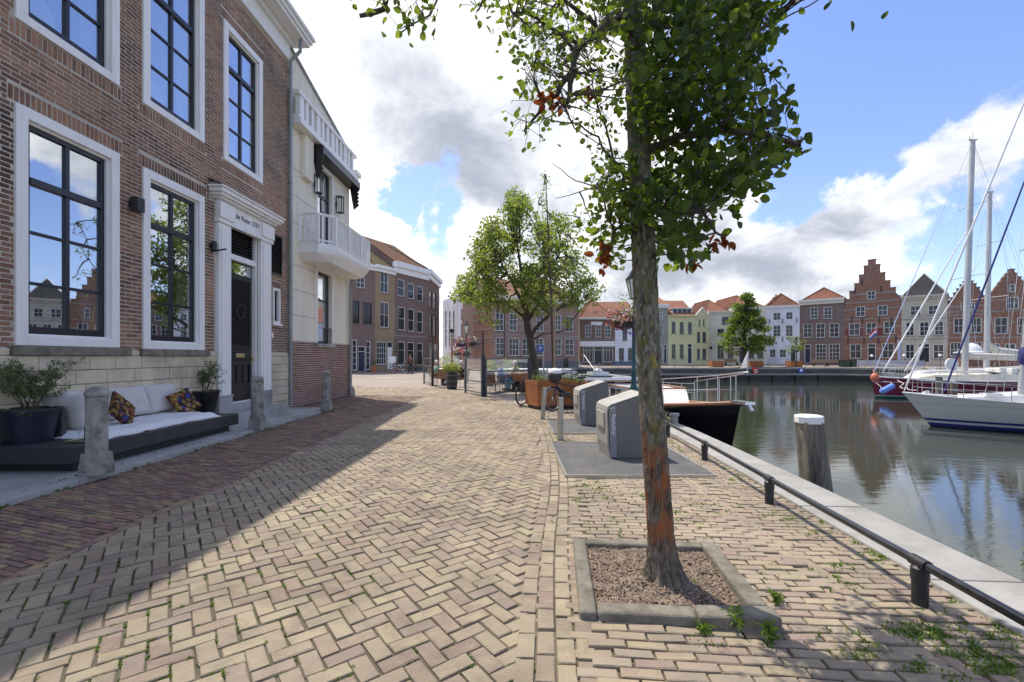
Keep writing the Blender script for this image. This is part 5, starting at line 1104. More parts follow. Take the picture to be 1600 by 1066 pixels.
# generic trees
def tree(name, label, base, h0, path, radii, limbs_, clumps, nl, size, lm_, wid=.32, bm_=None, group=None, tiers=False, seg=14):
    t = thing(name, label, 'tree', tuple(base), 0, group); bm_ = bm_ or m_barkd
    bark_mesh(path, radii, 'trunk', bm_, t, seg, .12, .06); s = MB(); nodes = [Vector(p) for p in path[1:]]
    for l, r0 in limbs_:
        Q = []
        for a, b in zip(l, l[1:]): Q += bend(a, b, .06, 5)[:-1]
        Q.append(Vector(l[-1])); s.tube(Q, [r0 * (1 - .7 * k / len(Q)) for k in range(len(Q))], 7); nodes += Q
    P = []
    for c, r, n in clumps:
        q = min(nodes, key=lambda k: (k - Vector(c)).length); Q = bend(q, c, .08, 6); s.tube(Q, [.04 * (1 - .13 * k) * size / .14 for k in range(6)], 5, cap=False)
        pp = ellip(c, r, n, .25); P.append(pp)
        for k in range(0, len(pp), 14): s.tube([Q[-1], Vector(pp[k])], .008 * size / .14, 3, cap=False)
    s.build('branches', bm_, t, smooth='all'); leafcloud(np.concatenate(P), size, 'foliage', lm_, t, wid); return t
Y = 19.5; B = at(836, 612, Y); B.z = 0
path = [at(838, 615, Y), at(835, 570, Y), at(828, 530, Y), at(824, 510, Y), at(820, 470, Y), at(815, 430, Y), at(808, 380, Y)]; path[0].z = -.05
lb = [([at(828, 528, Y), at(850, 500, Y - .6), at(880, 478, Y - 1), at(915, 470, Y - 1.2)], .09), ([at(824, 512, Y), at(800, 480, Y + .3), at(770, 470, Y + .4), at(735, 460, Y)], .07), ([at(822, 490, Y), at(800, 440, Y - .5), at(780, 400, Y - .4)], .08), ([at(824, 500, Y), at(850, 440, Y + .6), at(858, 380, Y + .6)], .08), ([at(830, 530, Y), at(858, 520, Y + .5), at(885, 515, Y + .6)], .05), ([at(820, 470, Y), at(845, 420, Y - .8), at(885, 400, Y - .8)], .06)]
cl = []
outl = [(715, 462), (722, 430), (745, 425), (735, 395), (755, 378), (760, 350), (785, 345), (795, 315), (803, 298), (815, 318), (830, 335), (860, 335), (885, 345), (905, 375), (912, 405), (905, 420), (930, 440), (935, 465), (905, 490), (870, 480), (840, 500), (800, 480), (760, 485), (735, 480)]
for k in range(165):
    p = pxpts(outl, 1, Y - 2.1, Y + 2.1)[0]; r = R.uniform(.28, .6); cl.append((p, (r, r, r * .75), int(100 * r / .45)))
for x, y in ((803, 297), (797, 306), (808, 308), (724, 440), (718, 458), (930, 455), (742, 396), (905, 480), (886, 503), (772, 505), (760, 498)): cl.append((at(x, y, Y), (.3, .3, .25), 45))
tree('street_tree', 'light green broad crowned tree standing beside the terrace screens', B, 0, path, [.19, .17, .16, .15, .12, .08, .03], lb, cl, 0, .135, m_leaf2)
Y = 15.5; B = at(866, 600, Y); B.z = 0
path = [at(866, 625, Y), at(862, 500, Y), at(858, 400, Y), at(855, 330, Y), at(852, 272, Y)]; path[0].z = 0
cl = [(at(852 + R.gauss(0, 3 + (y - 270) * .06), y, Y + R.gauss(0, .15)), (.14, .14, .2), 16) for y in range(276, 480, 9)] + [(at(x + R.gauss(0, 6), y + R.gauss(0, 6), Y + R.gauss(0, .3)), (.2, .2, .15), 16) for x, y in ((900, 345), (905, 338), (895, 370), (880, 400), (890, 385), (910, 350), (840, 320), (882, 330), (870, 360), (900, 420), (915, 430), (830, 420), (845, 440), (880, 450))]
ty = tree('young_tree', 'slender young tree with upright leading shoot tied to a wooden stake', B, 0, path, [.05, .04, .03, .022, .008], [([at(860, 470, Y), at(885, 400, Y), at(905, 340, Y)], .02), ([at(858, 430, Y), at(840, 380, Y), at(842, 320, Y)], .015)], cl, 0, .09, m_leaf2)
m_wood = M('stake_wood', [(.25, .17, .10), (.36, .26, .17)], .8, 5, stretch=(4, 4, .4), bump=.2)
s = MB(); a = at(866.5, 625, 15.2); a.z = 0; s.tube([a, at(866.5, 478, 15.2)], .042, 8); st = s.build('tree_stake', m_wood, None, smooth=True); tag(st, 'brown wooden stake standing beside the slender young tree', 'stake')
Y = 60.0; B = at(1163, 571, Y); B.z = .1
path = [B, at(1163, 540, Y), at(1164, 510, Y), at(1165, 480, Y), at(1166, 457, Y)]; cl = []
for k in range(95):
    t = R.random() ** .8; y = 458 + 90 * t; wpx = 5 + 46 * max(0, (t - .08)) ** .8 if t < .75 else 48 - 60 * (t - .75); a = R.uniform(-1, 1); x = 1165 + a * wpx; cl.append((at(x, y + R.gauss(0, 2) + abs(a) * 3, Y + R.uniform(-1, 1) * wpx / 715 * 60 * .6), (.75, .75, .38), 62))
tree('conical_tree', 'dark green conical tree on the far quay before the cream houses', B, 0, path, [.28, .24, .18, .1, .03], [], cl, 0, .30, m_leafl, .36)
B = at(1244, 570, 60); B.z = .1
tree('young_tree', 'small pale green tree on the far quay before the white house', B, 0, [B, at(1245, 550, 60), at(1245, 528, 60)], [.07, .06, .03], [], [(at(1245 + R.gauss(0, 7), 538 + R.gauss(0, 7), 60 + R.gauss(0, .6)), (.5, .5, .4), 28) for k in range(14)], 0, .22, m_leaf2)
# ---------------------------------------------------------------- stone bollards
def bollard(x, y, label, proto=[None]):
    if proto[0] is None:
        t = thing('stone_bollard', label, 'bollard', (x, y, .06), 0, 'stone bollards on the footpath edge'); n = 8; rot = math.pi / 8; s = MB()
        s.lathe([(.116, .25), (.114, .55), (.118, .93), (.122, .95)], (x, y, .06), 8, rot=rot)
        s.lathe([(.105, .951), (.122, .975), (.117, 1.01), (.09, 1.05), (.05, 1.075), (0.001, 1.08)], (x, y, .06), 16); s.build('shaft', m_oldstone, t, bevel=.006)
        s = MB(); a = .122; b = .116 * .924; q = [(-1, -1), (1, -1), (1, 1), (-1, 1)]
        s.add([(x + i * a, y + j * a, .06 + z) for z in (0, .13) for i, j in q] + [(x + i * a * .93, y + j * a * .93, .06 + .16) for i, j in q] + [(x + i * b, y + j * b, .06 + .27) for i, j in q], [(3, 2, 1, 0)] + [(k * 4 + i, k * 4 + (i + 1) % 4, k * 4 + 4 + (i + 1) % 4, k * 4 + 4 + i) for k in range(3) for i in range(4)] + [(12, 13, 14, 15)])
        s.build('foot', m_oldstone, t, bevel=.012); proto[0] = t
    else:
        t = copy_tree(proto[0]); t['label'] = label; t.location = (x, y, .06)
    return t
bollard(-5.10, 5.62, 'weathered stone bollard in front of the lounge platform, nearest of the three'); bollard(-5.12, 9.2, 'weathered stone bollard in front of the black front door'); bollard(-5.05, 12.45, 'weathered stone bollard at the end of the footpath by the brick base')
# ---------------------------------------------------------------- lounge platform, cushions, pots
PX0, PX1, PY0, PY1 = -6.72, -5.42, 5.64, 9.08
t = thing('lounge_platform', 'low charcoal lounge platform along the stone plinth under the windows', 'lounge bed', (-6, 7.4, .06))
s = MB(); s.box(PX0, PY0, .175, PX1, PY1, .385); s.build('platform', m_sofa, t, bevel=.012); MB().box(PX0 + .1, PY0 + .14, .05, PX1 - .12, PY1 - .12, .176).build('recessed_base', m_blackm, t)
s = MB(); s.box(-6.78, 6.28, .386, -6.70, 8.8, .80); s.box(-6.78, 6.2, .386, -6.1, 6.27, .78); s.build('backrest', m_sofa, t, bevel=.01)
def cushion(name, label, cat, c, size, rot, mat, puff=.16, grp=None):
    t = bpy.data.objects.new(name, None); n = 14; s = MB(); a, b, h = size[0] / 2, size[1] / 2, size[2] / 2; vs = []; T = Matrix.Translation(Vector(c)) @ rot
    for sg in (1, -1):
        for i in range(n + 1):
            for j in range(n + 1):
                u, v = 2 * i / n - 1, 2 * j / n - 1; e = (1 - abs(u) ** 4) * (1 - abs(v) ** 4); k = 1 - .05 * (1 - abs(u * v)) * (abs(u) ** 6 + abs(v) ** 6)
                vs.append(T @ Vector((u * a * k, v * b * k, sg * (h * (.35 + .65 * e ** .55) if e > 0 else h * .35) + .006 * mnoise.noise(Vector((u * 3 + c[0] * 7, v * 3, sg)))))) 
    m = n + 1; f = [(i * m + j, (i + 1) * m + j, (i + 1) * m + j + 1, i * m + j + 1) for i in range(n) for j in range(n)]; fs = f + [tuple(m * m + k for k in q[::-1]) for q in f]
    bd = [i * m for i in range(m)] + [n * m + j for j in range(1, m)] + [i * m + n for i in range(n - 1, -1, -1)] + [j for j in range(n - 1, 0, -1)]
    fs += [(bd[k], bd[(k + 1) % len(bd)], m * m + bd[(k + 1) % len(bd)], m * m + bd[k]) for k in range(len(bd))]; bpy.data.objects.remove(t)
    s.add(vs, fs); o = s.build(name, mat, None, smooth='all'); return tag(o, label, cat, grp)
RX = lambda d: Matrix.Rotation(rad(d), 4, 'X'); RY = lambda d: Matrix.Rotation(rad(d), 4, 'Y'); RZ = lambda d: Matrix.Rotation(rad(d), 4, 'Z')
CG = 'grey cushions on the lounge platform'
for i, (y, lab) in enumerate(((7.06, 'light grey back cushion partly hidden by the nearest bollard'), (7.80, 'light grey back cushion in the middle of the lounge'), (8.52, 'light grey back cushion next to the far printed pillow'))):
    cushion('back_cushion', lab, 'cushion', (-6.52, y, .74), (.52, .73, .19), RY(72) @ RZ(R.gauss(0, 2)), m_fabric, grp=CG)
cushion('side_cushion', 'light grey cushion standing at the near end of the lounge', 'cushion', (-6.23, 6.42, .72), (.60, .52, .17), RX(-76) , m_fabric, grp=CG)
m_flower = bpy.data.materials.new('print_fabric_flowers'); m_flower.use_nodes = True; nt = m_flower.node_tree; N = nt.nodes; L = nt.links; b = N['Principled BSDF']; b.inputs['Roughness'].default_value = .9
ge = N.new('ShaderNodeNewGeometry'); vo = N.new('ShaderNodeTexVoronoi'); vo.inputs['Scale'].default_value = 13; nn_ = N.new('ShaderNodeTexNoise'); nn_.inputs['Scale'].default_value = 14; L.new(ge.outputs['Position'], nn_.inputs['Vector']); mm_ = N.new('ShaderNodeVectorMath'); mm_.operation = 'MULTIPLY_ADD'; L.new(nn_.outputs['Color'], mm_.inputs[0]); mm_.inputs[1].default_value = (.14, .14, .14); L.new(ge.outputs['Position'], mm_.inputs[2]); L.new(mm_.outputs[0], vo.inputs['Vector'])
cr = N.new('ShaderNodeValToRGB'); L.new(vo.outputs['Color'], cr.inputs[0]); cr.color_ramp.interpolation = 'CONSTANT'; e = cr.color_ramp.elements; e[0].color = (.36, .21, .04, 1); e[1].position = .85; e[1].color = (.5, .3, .24, 1)
for p_, c_ in ((.25, (.30, .17, .035, 1)), (.4, (.05, .05, .22, 1)), (.55, (.42, .27, .07, 1)), (.7, (.30, .06, .05, 1))): q = e.new(p_); q.color = c_
cr2 = N.new('ShaderNodeValToRGB'); L.new(vo.outputs['Distance'], cr2.inputs[0]); e = cr2.color_ramp.elements; e[0].position = .1; e[0].color = (.75, .7, .9, 1); e[1].position = .62; e[1].color = (.12, .10, .05, 1); q = e.new(.18); q.color = (.25, .2, .4, 1); q = e.new(.26); q.color = (1, 1, 1, 1)
mx = N.new('ShaderNodeMix'); mx.data_type = 'RGBA'; mx.blend_type = 'MULTIPLY'; mx.inputs[0].default_value = 1; L.new(cr.outputs[0], mx.inputs[6]); L.new(cr2.outputs[0], mx.inputs[7]); L.new(mx.outputs[2], b.inputs['Base Color'])
cushion('printed_pillow', 'ochre flower printed pillow at the far end of the lounge', 'pillow', (-6.18, 8.62, .66), (.44, .44, .13), RZ(-25) @ RY(62) @ RZ(20), m_flower, grp='printed pillows'); cushion('printed_pillow', 'ochre flower printed pillow peeping out behind the nearest bollard', 'pillow', (-6.05, 7.10, .68), (.44, .44, .13), RZ(12) @ RY(68) @ RZ(45), m_flower, grp='printed pillows')
s = MB(); n1, n2 = 60, 24; vs = []
for i in range(n1 + 1):
    for j in range(n2 + 1):
        u, v = i / n1, j / n2; y = 6.18 + 2.45 * u; x = -6.62 + (1.13 + .03 * math.sin(u * 9)) * v; z = .475 + .016 * mnoise.noise(Vector((x * 5, y * 4, 1))) + .012 * mnoise.noise(Vector((x * 11, y * 9, 5)))
        if v > .9: z -= (v - .9) * .75
        if u < .05: z -= (.05 - u) * 1.5
        if u > .96: z -= (u - .96) * 1.8
        vs.append((x, y, max(z, .392)))
vs = vs; fs = [(i * (n2 + 1) + j, (i + 1) * (n2 + 1) + j, (i + 1) * (n2 + 1) + j + 1, i * (n2 + 1) + j + 1) for i in range(n1) for j in range(n2)]
s.add(vs, fs); o = s.build('seat_pad', m_sheet, None, smooth='all'); tag(o, 'rumpled white seat pad lying on the lounge platform', 'seat pad')
sd = o.modifiers.new('solid', 'SOLIDIFY'); sd.thickness = .02; sd.offset = -1
# tray with glasses
t = thing('serving_tray', 'small black tray on the platform behind the nearest bollard', 'tray', (-5.62, 6.05, .386)); s = MB(); s.box(-5.80, 5.93, .388, -5.45, 6.18, .396); ring_ = [(-5.80, 5.93), (-5.45, 5.93), (-5.45, 6.18), (-5.80, 6.18)]
s.build('tray_base', m_black, t); s = MB(); s.tube([(x, y, .402) for x, y in ring_ + ring_[:1]], .006, 6); s.build('tray_rim', M_brass, t)
for x, y, lab in ((-5.70, 6.02, 'left wine glass on the black tray'), (-5.62, 6.09, 'right wine glass on the black tray')):
    s = MB(); s.lathe([(.034, 0), (.034, .003), (.005, .006), (.004, .09), (.02, .10), (.037, .13), (.039, .16), (.032, .2)], (x, y, .397), 16); o = s.build('wine_glass', m_clear, None, smooth='all'); tag(o, lab, 'glass', 'wine glasses on the tray')
s = MB(); s.lathe([(.037, 0), (.037, .19), (.014, .25), (.014, .3)], (-5.58, 6.02, .397), 12); o = s.build('wine_bottle', m_black, None, smooth=True); tag(o, 'dark wine bottle behind the glasses on the tray', 'bottle')
def pot_plant(c, r0, r1, h, label, seed, ht, nstem, spread, nl, mat=m_navy, n=32, sq=False):
    st = R.getstate(); R.seed(seed); t = thing('potted_shrub', label, 'potted plant', c, 0, 'potted olive shrubs by the lounge'); s = MB()
    s.lathe([(r0, 0), (r1, h - .03), (r1 + .012, h - .03), (r1 + .012, h), (r1 - .02, h), (r1 - .03, h - .05)], c, 4 if sq else n, rot=math.pi / 4 if sq else 0); s.build('pot', mat, t, smooth=not sq)
    s = MB(); s.lathe([(r1 - .03, 0), (.02, .03)], (c[0], c[1], c[2] + h - .055), n); s.build('potting_soil', m_soil, t, smooth=True)
    MBm = [Vector((c[0] + R.gauss(0, r1 * .5), c[1] + R.gauss(0, r1 * .5), c[2] + h - .04)) for k in range(70)]; leafcloud([tuple(q) for q in MBm], .05, 'moss', m_weed, t, .3, droop=-.3)
    s = MB(); P = []; top = Vector((c[0], c[1], c[2] + h - .05)); tips = []
    for k in range(nstem):
        a = 6.28 * k / nstem + R.random(); e = top + Vector((math.cos(a) * spread * R.uniform(.5, 1), math.sin(a) * spread * R.uniform(.5, 1), ht * R.uniform(.55, 1))); Q = bend(top + Vector((math.cos(a) * .04, math.sin(a) * .04, 0)), e, .06, 6); s.tube(Q, [.009 - .0013 * j for j in range(6)], 5)
        for j in range(9):
            q = Q[R.randrange(2, 6)]; e2 = q + Vector((R.gauss(0, spread * .38), R.gauss(0, spread * .38), R.uniform(.02, .25) * ht)); B_ = bend(q, e2, .1, 4); s.tube(B_, [.004, .003, .002, .001], 3, cap=False)
            for m_ in range(nl): P.append(tuple(B_[0].lerp(B_[3], R.uniform(.2, 1.05)) + Vector((R.gauss(0, .018), R.gauss(0, .018), R.gauss(0, .018)))))
    s.build('stems', m_twig, t); leafcloud(P, .055, 'foliage', m_leaf3, t, .13, droop=-.2); R.setstate(st); return t
pot_plant((-6.36, 6.02, .386), .24, .315, .44, 'olive shrub in a large dark navy tapered pot on the near end of the platform', 3, .64, 9, .36, 30)
pot_plant((-6.45, 9.62, .06), .13, .27, .74, 'olive shrub in a tapered black pot at the far end of the lounge', 8, .62, 6, .27, 22, m_black)
pot_plant((-6.6, 4.95, .06), .2, .3, .8, 'olive shrub at the very left edge, mostly outside the photo', 12, .62, 7, .38, 20)
# ---------------------------------------------------------------- underground bins, plates, posts
PG = 'steel framed plates set in the pavement'
for (x0, y0, x1, y1), lab in zip(PADS, ('dark rubber floor plate with steel edge under the nearer grey bin', 'dark rubber floor plate with steel edge under the farther grey bin')):
    t = thing('floor_plate', lab, 'plate', ((x0 + x1) / 2, (y0 + y1) / 2, 0), 0, PG); MB().box(x0 + .03, y0 + .03, -.1, x1 - .03, y1 - .03, .024).build('plate', m_pad, t)
    s = MB(); ring_ = ((x0, y0, x1, y0 + .03), (x0, y1 - .03, x1, y1), (x0, y0 + .03, x0 + .03, y1 - .03), (x1 - .03, y0 + .03, x1, y1 - .03))
    for a, b, c, d in ring_: s.box(a, b, -.1, c, d, .03)
    s.build('steel_edge', m_steel, t)
m_wtxt = M('white_lettering', [(.7, .7, .7)], .6)
def bin_(x, y, z, lab):
    t = thing('waste_bin', lab, 'waste container', (x, y, z), rad(3), 'grey underground waste containers'); T = Matrix.Translation((x, y, z)) @ Matrix.Rotation(rad(3), 4, 'Z')
    prof = [(.04, 0), (.53, 0), (.60, .06), (.60, .90), (.57, .93), (.53, .935), (.03, .765), (.0, .735), (-.015, .68), (.0, .2)]
    s = MB(T); s.vprism(prof, .03, .70); s.build('body', m_bin, t, bevel=.012)
    e = MB(T); e.vprism([(.012, .02), (.10, .02), (.085, .765), (.03, .745), (.0, .72), (-.012, .66)], 0.005, .028); e.build('edge_trim', M('bin_trim', [(.19, .19, .205), (.21, .21, .225)], .45, 3), t)  # lighter strip: highlight along the left edge put into the colour
    f = MB(T); f.vprism([(-.045, .68), (-.018, .68), (-.002, .2), (.036, .0), (.01, .0), (-.03, .2)], .035, .695); f.vprism([(-.045, .681), (-.018, .681), (-.003, .738), (.028, .768), (.53, .938), (.53, .955), (.02, .79), (-.03, .755)], .035, .695); f.build('front_panel', m_binl, t, bevel=.008)
    d = MB(T); d.box(-.062, .14, .42, -.04, .60, .66); d.build('flap', m_binl, t, bevel=.006); d = MB(T); d.box(-.07, .25, .43, -.063, .49, .46); d.build('handle', m_steel, t)
    text('Restafval', .085, T @ Matrix.Translation((.052, .003, .50)) @ Matrix.Rotation(rad(90), 4, 'X') @ Matrix.Rotation(rad(-90), 4, 'Z'), m_wtxt, t)
    s = MB(T); 
    for k in range(3):
        a0 = k * 2.094; P_ = [(.045 + .028 * math.cos(a0 + j * .32), .002, .715 + .028 * math.sin(a0 + j * .32)) for j in range(5)]; s.tube(P_, .004, 4)
    s.build('recycling_mark', m_wtxt, t); return t
bin_(1.42, 6.62, .024, 'nearer grey waste bin with sloping top, partly behind the tree trunk'); bin_(1.49, 9.84, .024, 'farther grey waste bin with sloping top, beside the parked bicycles')
def steelpost(x, y, tilt, lab):
    t = thing('steel_post', lab, 'post', (x, y, 0), 0, 'round steel posts at the pavement edge'); top = Vector((x + tilt, y, .77)); b = Vector((x, y, -.05))
    s = MB(); s.tube([b.lerp(top, .0), b.lerp(top, .43)], .054, 20); s.tube([b.lerp(top, .44), top], .054, 20); s.build('tube', m_steel, t, smooth=True)
    s = MB(); s.tube([b.lerp(top, .425), b.lerp(top, .445)], .0555, 20); s.build('collar', m_zinc, t, smooth=True); s = MB(); s.tube([b, b.lerp(top, .12)], .056, 20); s.build('base_sleeve', m_zinc, t, smooth=True)
steelpost(.875, 8.25, 0, 'round steel post standing straight by the corner of the nearer plate'); steelpost(.73, 11.0, .055, 'leaning round steel post in front of the parked bicycles')
# ---------------------------------------------------------------- quay railing and mooring pile
t = thing('quay_railing', 'low black tube railing along the quay edge', 'railing', (2.6, 4, 0)); rl = lambda y: 2.47 + .085 * (y - 2.77) if y < 7 else 2.83 + .06 * (y - 7)
ys = [.85, 2.77, 4.68, 6.65, 8.6]
s = MB(); s.tube([(rl(y), y, .255) for y in (-1, .85, 2.77, 4.68, 6.65, 8.75)], .026, 14); s.build('rail', m_rail, t, smooth=True)
for y in ys:
    s = MB(); s.lathe([(.042, -.1), (.042, .15), (.047, .152), (.047, .225), (.03, .24)], (rl(y), y, 0), 16); s.tube([(rl(y - .06), y - .06, .255), (rl(y + .06), y + .06, .255)], .034, 14); s.build('post', m_blackm, t, smooth=True)
t = thing('mooring_pile', 'weathered wooden mooring pile with white cap standing in the water', 'mooring pile', (3.95, 6.2, -1.5))
m_pile = M('old_pile_wood', [(.04, .033, .025), (.14, .118, .09), (.25, .22, .17), (.16, .15, .075)], .95, 6, detail=10, bump=1, bscale=14, stretch=(3, 3, .35), vary=.3)
vs = []; n = 36; m = 40
for i in range(m + 1):
    z = -1.9 + 2.53 * i / m; sh = (1 - i / m); cx, cy = 4.01 + .27 * sh, 6.2 - .02
    for k in range(n):
        a = 2 * math.pi * k / n + .5; sq = 1 / max(abs(math.cos(a - .5 + .45)), abs(math.sin(a - .5 + .45))) ; r = (.14 + .045 * sh ** .7) * min(sq, 1.17) * (1 + .09 * mnoise.noise(Vector((math.cos(a) * 3, math.sin(a) * 3, z * .8))) - .22 * max(0, mnoise.noise(Vector((math.cos(a) * 5, math.sin(a) * 5, z * .5 + 7))) - .12) * (1 if sh > .12 else 0))
        vs.append((cx + r * math.cos(a), cy + r * math.sin(a), z))
s = MB(); s.add(vs, [(i * n + k, i * n + (k + 1) % n, (i + 1) * n + (k + 1) % n, (i + 1) * n + k) for i in range(m) for k in range(n)]); s.build('pile', m_pile, t, smooth='all')
s = MB(); n = 8; s.lathe([(.172, .61), (.176, .70), (.16, .715), (.001, .725)], (4.01, 6.18, 0), 8, rot=.25); s.build('cap', m_white, t, bevel=.008)
# ---------------------------------------------------------------- corten planters
def planter(a, b, depth, h, lab, leaves=200, grp='rust brown steel planters', z=0.0):
    a = Vector((*a, z)); b = Vector((*b, z)); F_ = frame(a, b); w = (b - a).length; t = thing('steel_planter', lab, 'planter', tuple(a), 0, grp); s = MB(F_)
    s.box(0, 0, z + .1, w, .04, z + h); s.box(0, depth - .04, z + .1, w, depth, z + h); s.box(0, .04, z + .1, .04, depth - .04, z + h); s.box(w - .04, .04, z + .1, w, depth - .04, z + h); s.build('box', m_corten, t, bevel=.004)
    MB(F_).box(.06, .06, z, w - .06, depth - .06, z + .1).build('base', m_blackm, t); MB(F_).box(.041, .041, z + .11, w - .041, depth - .041, z + h - .06).build('soil', m_soil, t)
    leafcloud([tuple(F_ @ Vector((R.uniform(.08, w - .08), R.uniform(.08, depth - .08), z + h - .04 + abs(R.gauss(0, .10))))) for k in range(leaves)], .085, 'plants', m_leaf3, t, .2, droop=-.6)
planter((.40, 13.7), (.72, 12.95), 1.15, .82, 'rust brown steel planter between the parked bicycles', 330)
planter((1.35, 13.3), (2.15, 13.15), .8, .78, 'rust brown steel planter behind the black electric bicycle', 220)
for i, x in enumerate((1113, 1175, 1236)):
    p = at(x, 572, 60); q = at(x + 18, 572, 60); planter((p.x, 60), (q.x, 60), 1.3, .85, ('rust steel planter on the far quay before the cream house', 'rust steel planter on the far quay right of the conical tree', 'rust steel planter round the small pale green tree')[i], 60, 'rust brown planters on the far quay', .12)
# ---------------------------------------------------------------- street lamps with flower baskets
m_lgreen = M('lamp_green', [(.012, .05, .055), (.02, .075, .08)], .4, 4); m_lglass = M('lamp_glass', [(.62, .62, .55), (.72, .72, .66)], .3, 2)
fl_m = [M('flower_' + n_, [c, tuple(min(1, v * 1.25) for v in c)], .6, 9, rnd=.6) for n_, c in (('red', (.42, .04, .06)), ('pink', (.58, .33, .36)), ('white', (.70, .66, .60)), ('purple', (.10, .05, .22)))]
def basket(x, y, z, r, parent_lab, n=170, sz=.055):
    t = thing('flower_basket', parent_lab, 'flower basket', (x, y, z)); s = MB(); s.lathe([(.05, -r * .55), (r * .6, -r * .35), (r * .75, 0)], (x, y, z), 14); s.build('bowl', m_blackm, t, smooth=True)
    leafcloud(ellip((x, y, z + r * .15), (r * .95, r * .95, r * .75), n * 2, .3), sz * 1.1, 'foliage', m_leaf, t, .35)
    for i, (m_, off) in enumerate(zip(fl_m, ((-.5, -.2, .1), (-.15, -.3, .35), (0, -.1, .2), (.35, -.3, -.25)))): leafcloud(ellip((x + off[0] * r, y + off[1] * r, z + off[2] * r), (r * .75, r * .75, r * .6), int(n * .6), .8), sz, 'flowers', m_, t, .5)
    return t
def street_lamp(x, y, h, lab):
    t = thing('street_lamp', lab, 'street lamp', (x, y, 0), 0, 'green street lamps with a four sided lantern'); s = MB(); f = h / 3.6
    s.lathe([(.12, 0), (.12, .28), (.085, .32), (.085, .62), (.11, .66), (.12, .72), (.09, .78), (.07, .84), (.06, 1.1), (.065, 1.12), (.065, 1.17), (.05, 1.2), (.042, 2.6 * f), (.055, 2.62 * f), (.055, 2.68 * f), (.03, 2.75 * f), (.03, 2.86 * f)], (x, y, 0), 14); s.build('pole', m_lgreen, t, smooth=True)
    z0 = 2.88 * f; s = MB()
    s.lathe([(.09, z0), (.10, z0 + .03)], (x, y, 0), 4, rot=.785); z1 = z0 + .48
    for k in range(4):
        a = .785 + k * 1.5708; s.tube([(x + .10 * math.cos(a), y + .10 * math.sin(a), z0 + .03), (x + .21 * math.cos(a), y + .21 * math.sin(a), z1)], .011, 4)
    s.lathe([(.225, z1), (.235, z1 + .03), (.11, z1 + .17), (.10, z1 + .2), (.05, z1 + .24), (.03, z1 + .3), (.001, z1 + .33)], (x, y, 0), 4, rot=.785); s.build('lantern', m_blackm, t)
    s = MB(); s.lathe([(.094, z0 + .032), (.2, z1 - .004)], (x, y, 0), 4, rot=.785); s.build('lantern_glass', m_lglass, t); return t
street_lamp(2.93, 11.0, 3.6, 'green street lamp behind the big trunk carrying the nearer flower basket'); basket(2.66, 10.85, 2.33, .36, 'hanging basket of red, pink, white and purple flowers beside the trunk'); leafcloud(ellip((2.72, 10.9, 2.75), (.28, .2, .3), 70, .1), .07, 'foliage', m_leaf2, bpy.data.objects['flower_basket'], .35)
street_lamp(-2.72, 27.3, 3.6, 'street lamp with cream lantern standing among the terrace screens'); basket(-3.02, 27, 2.3, .42, 'flower basket on the lamp among the terrace screens, left half', 120, .08); basket(-2.3, 27, 2.35, .42, 'flower basket on the lamp among the terrace screens, right half', 120, .08)
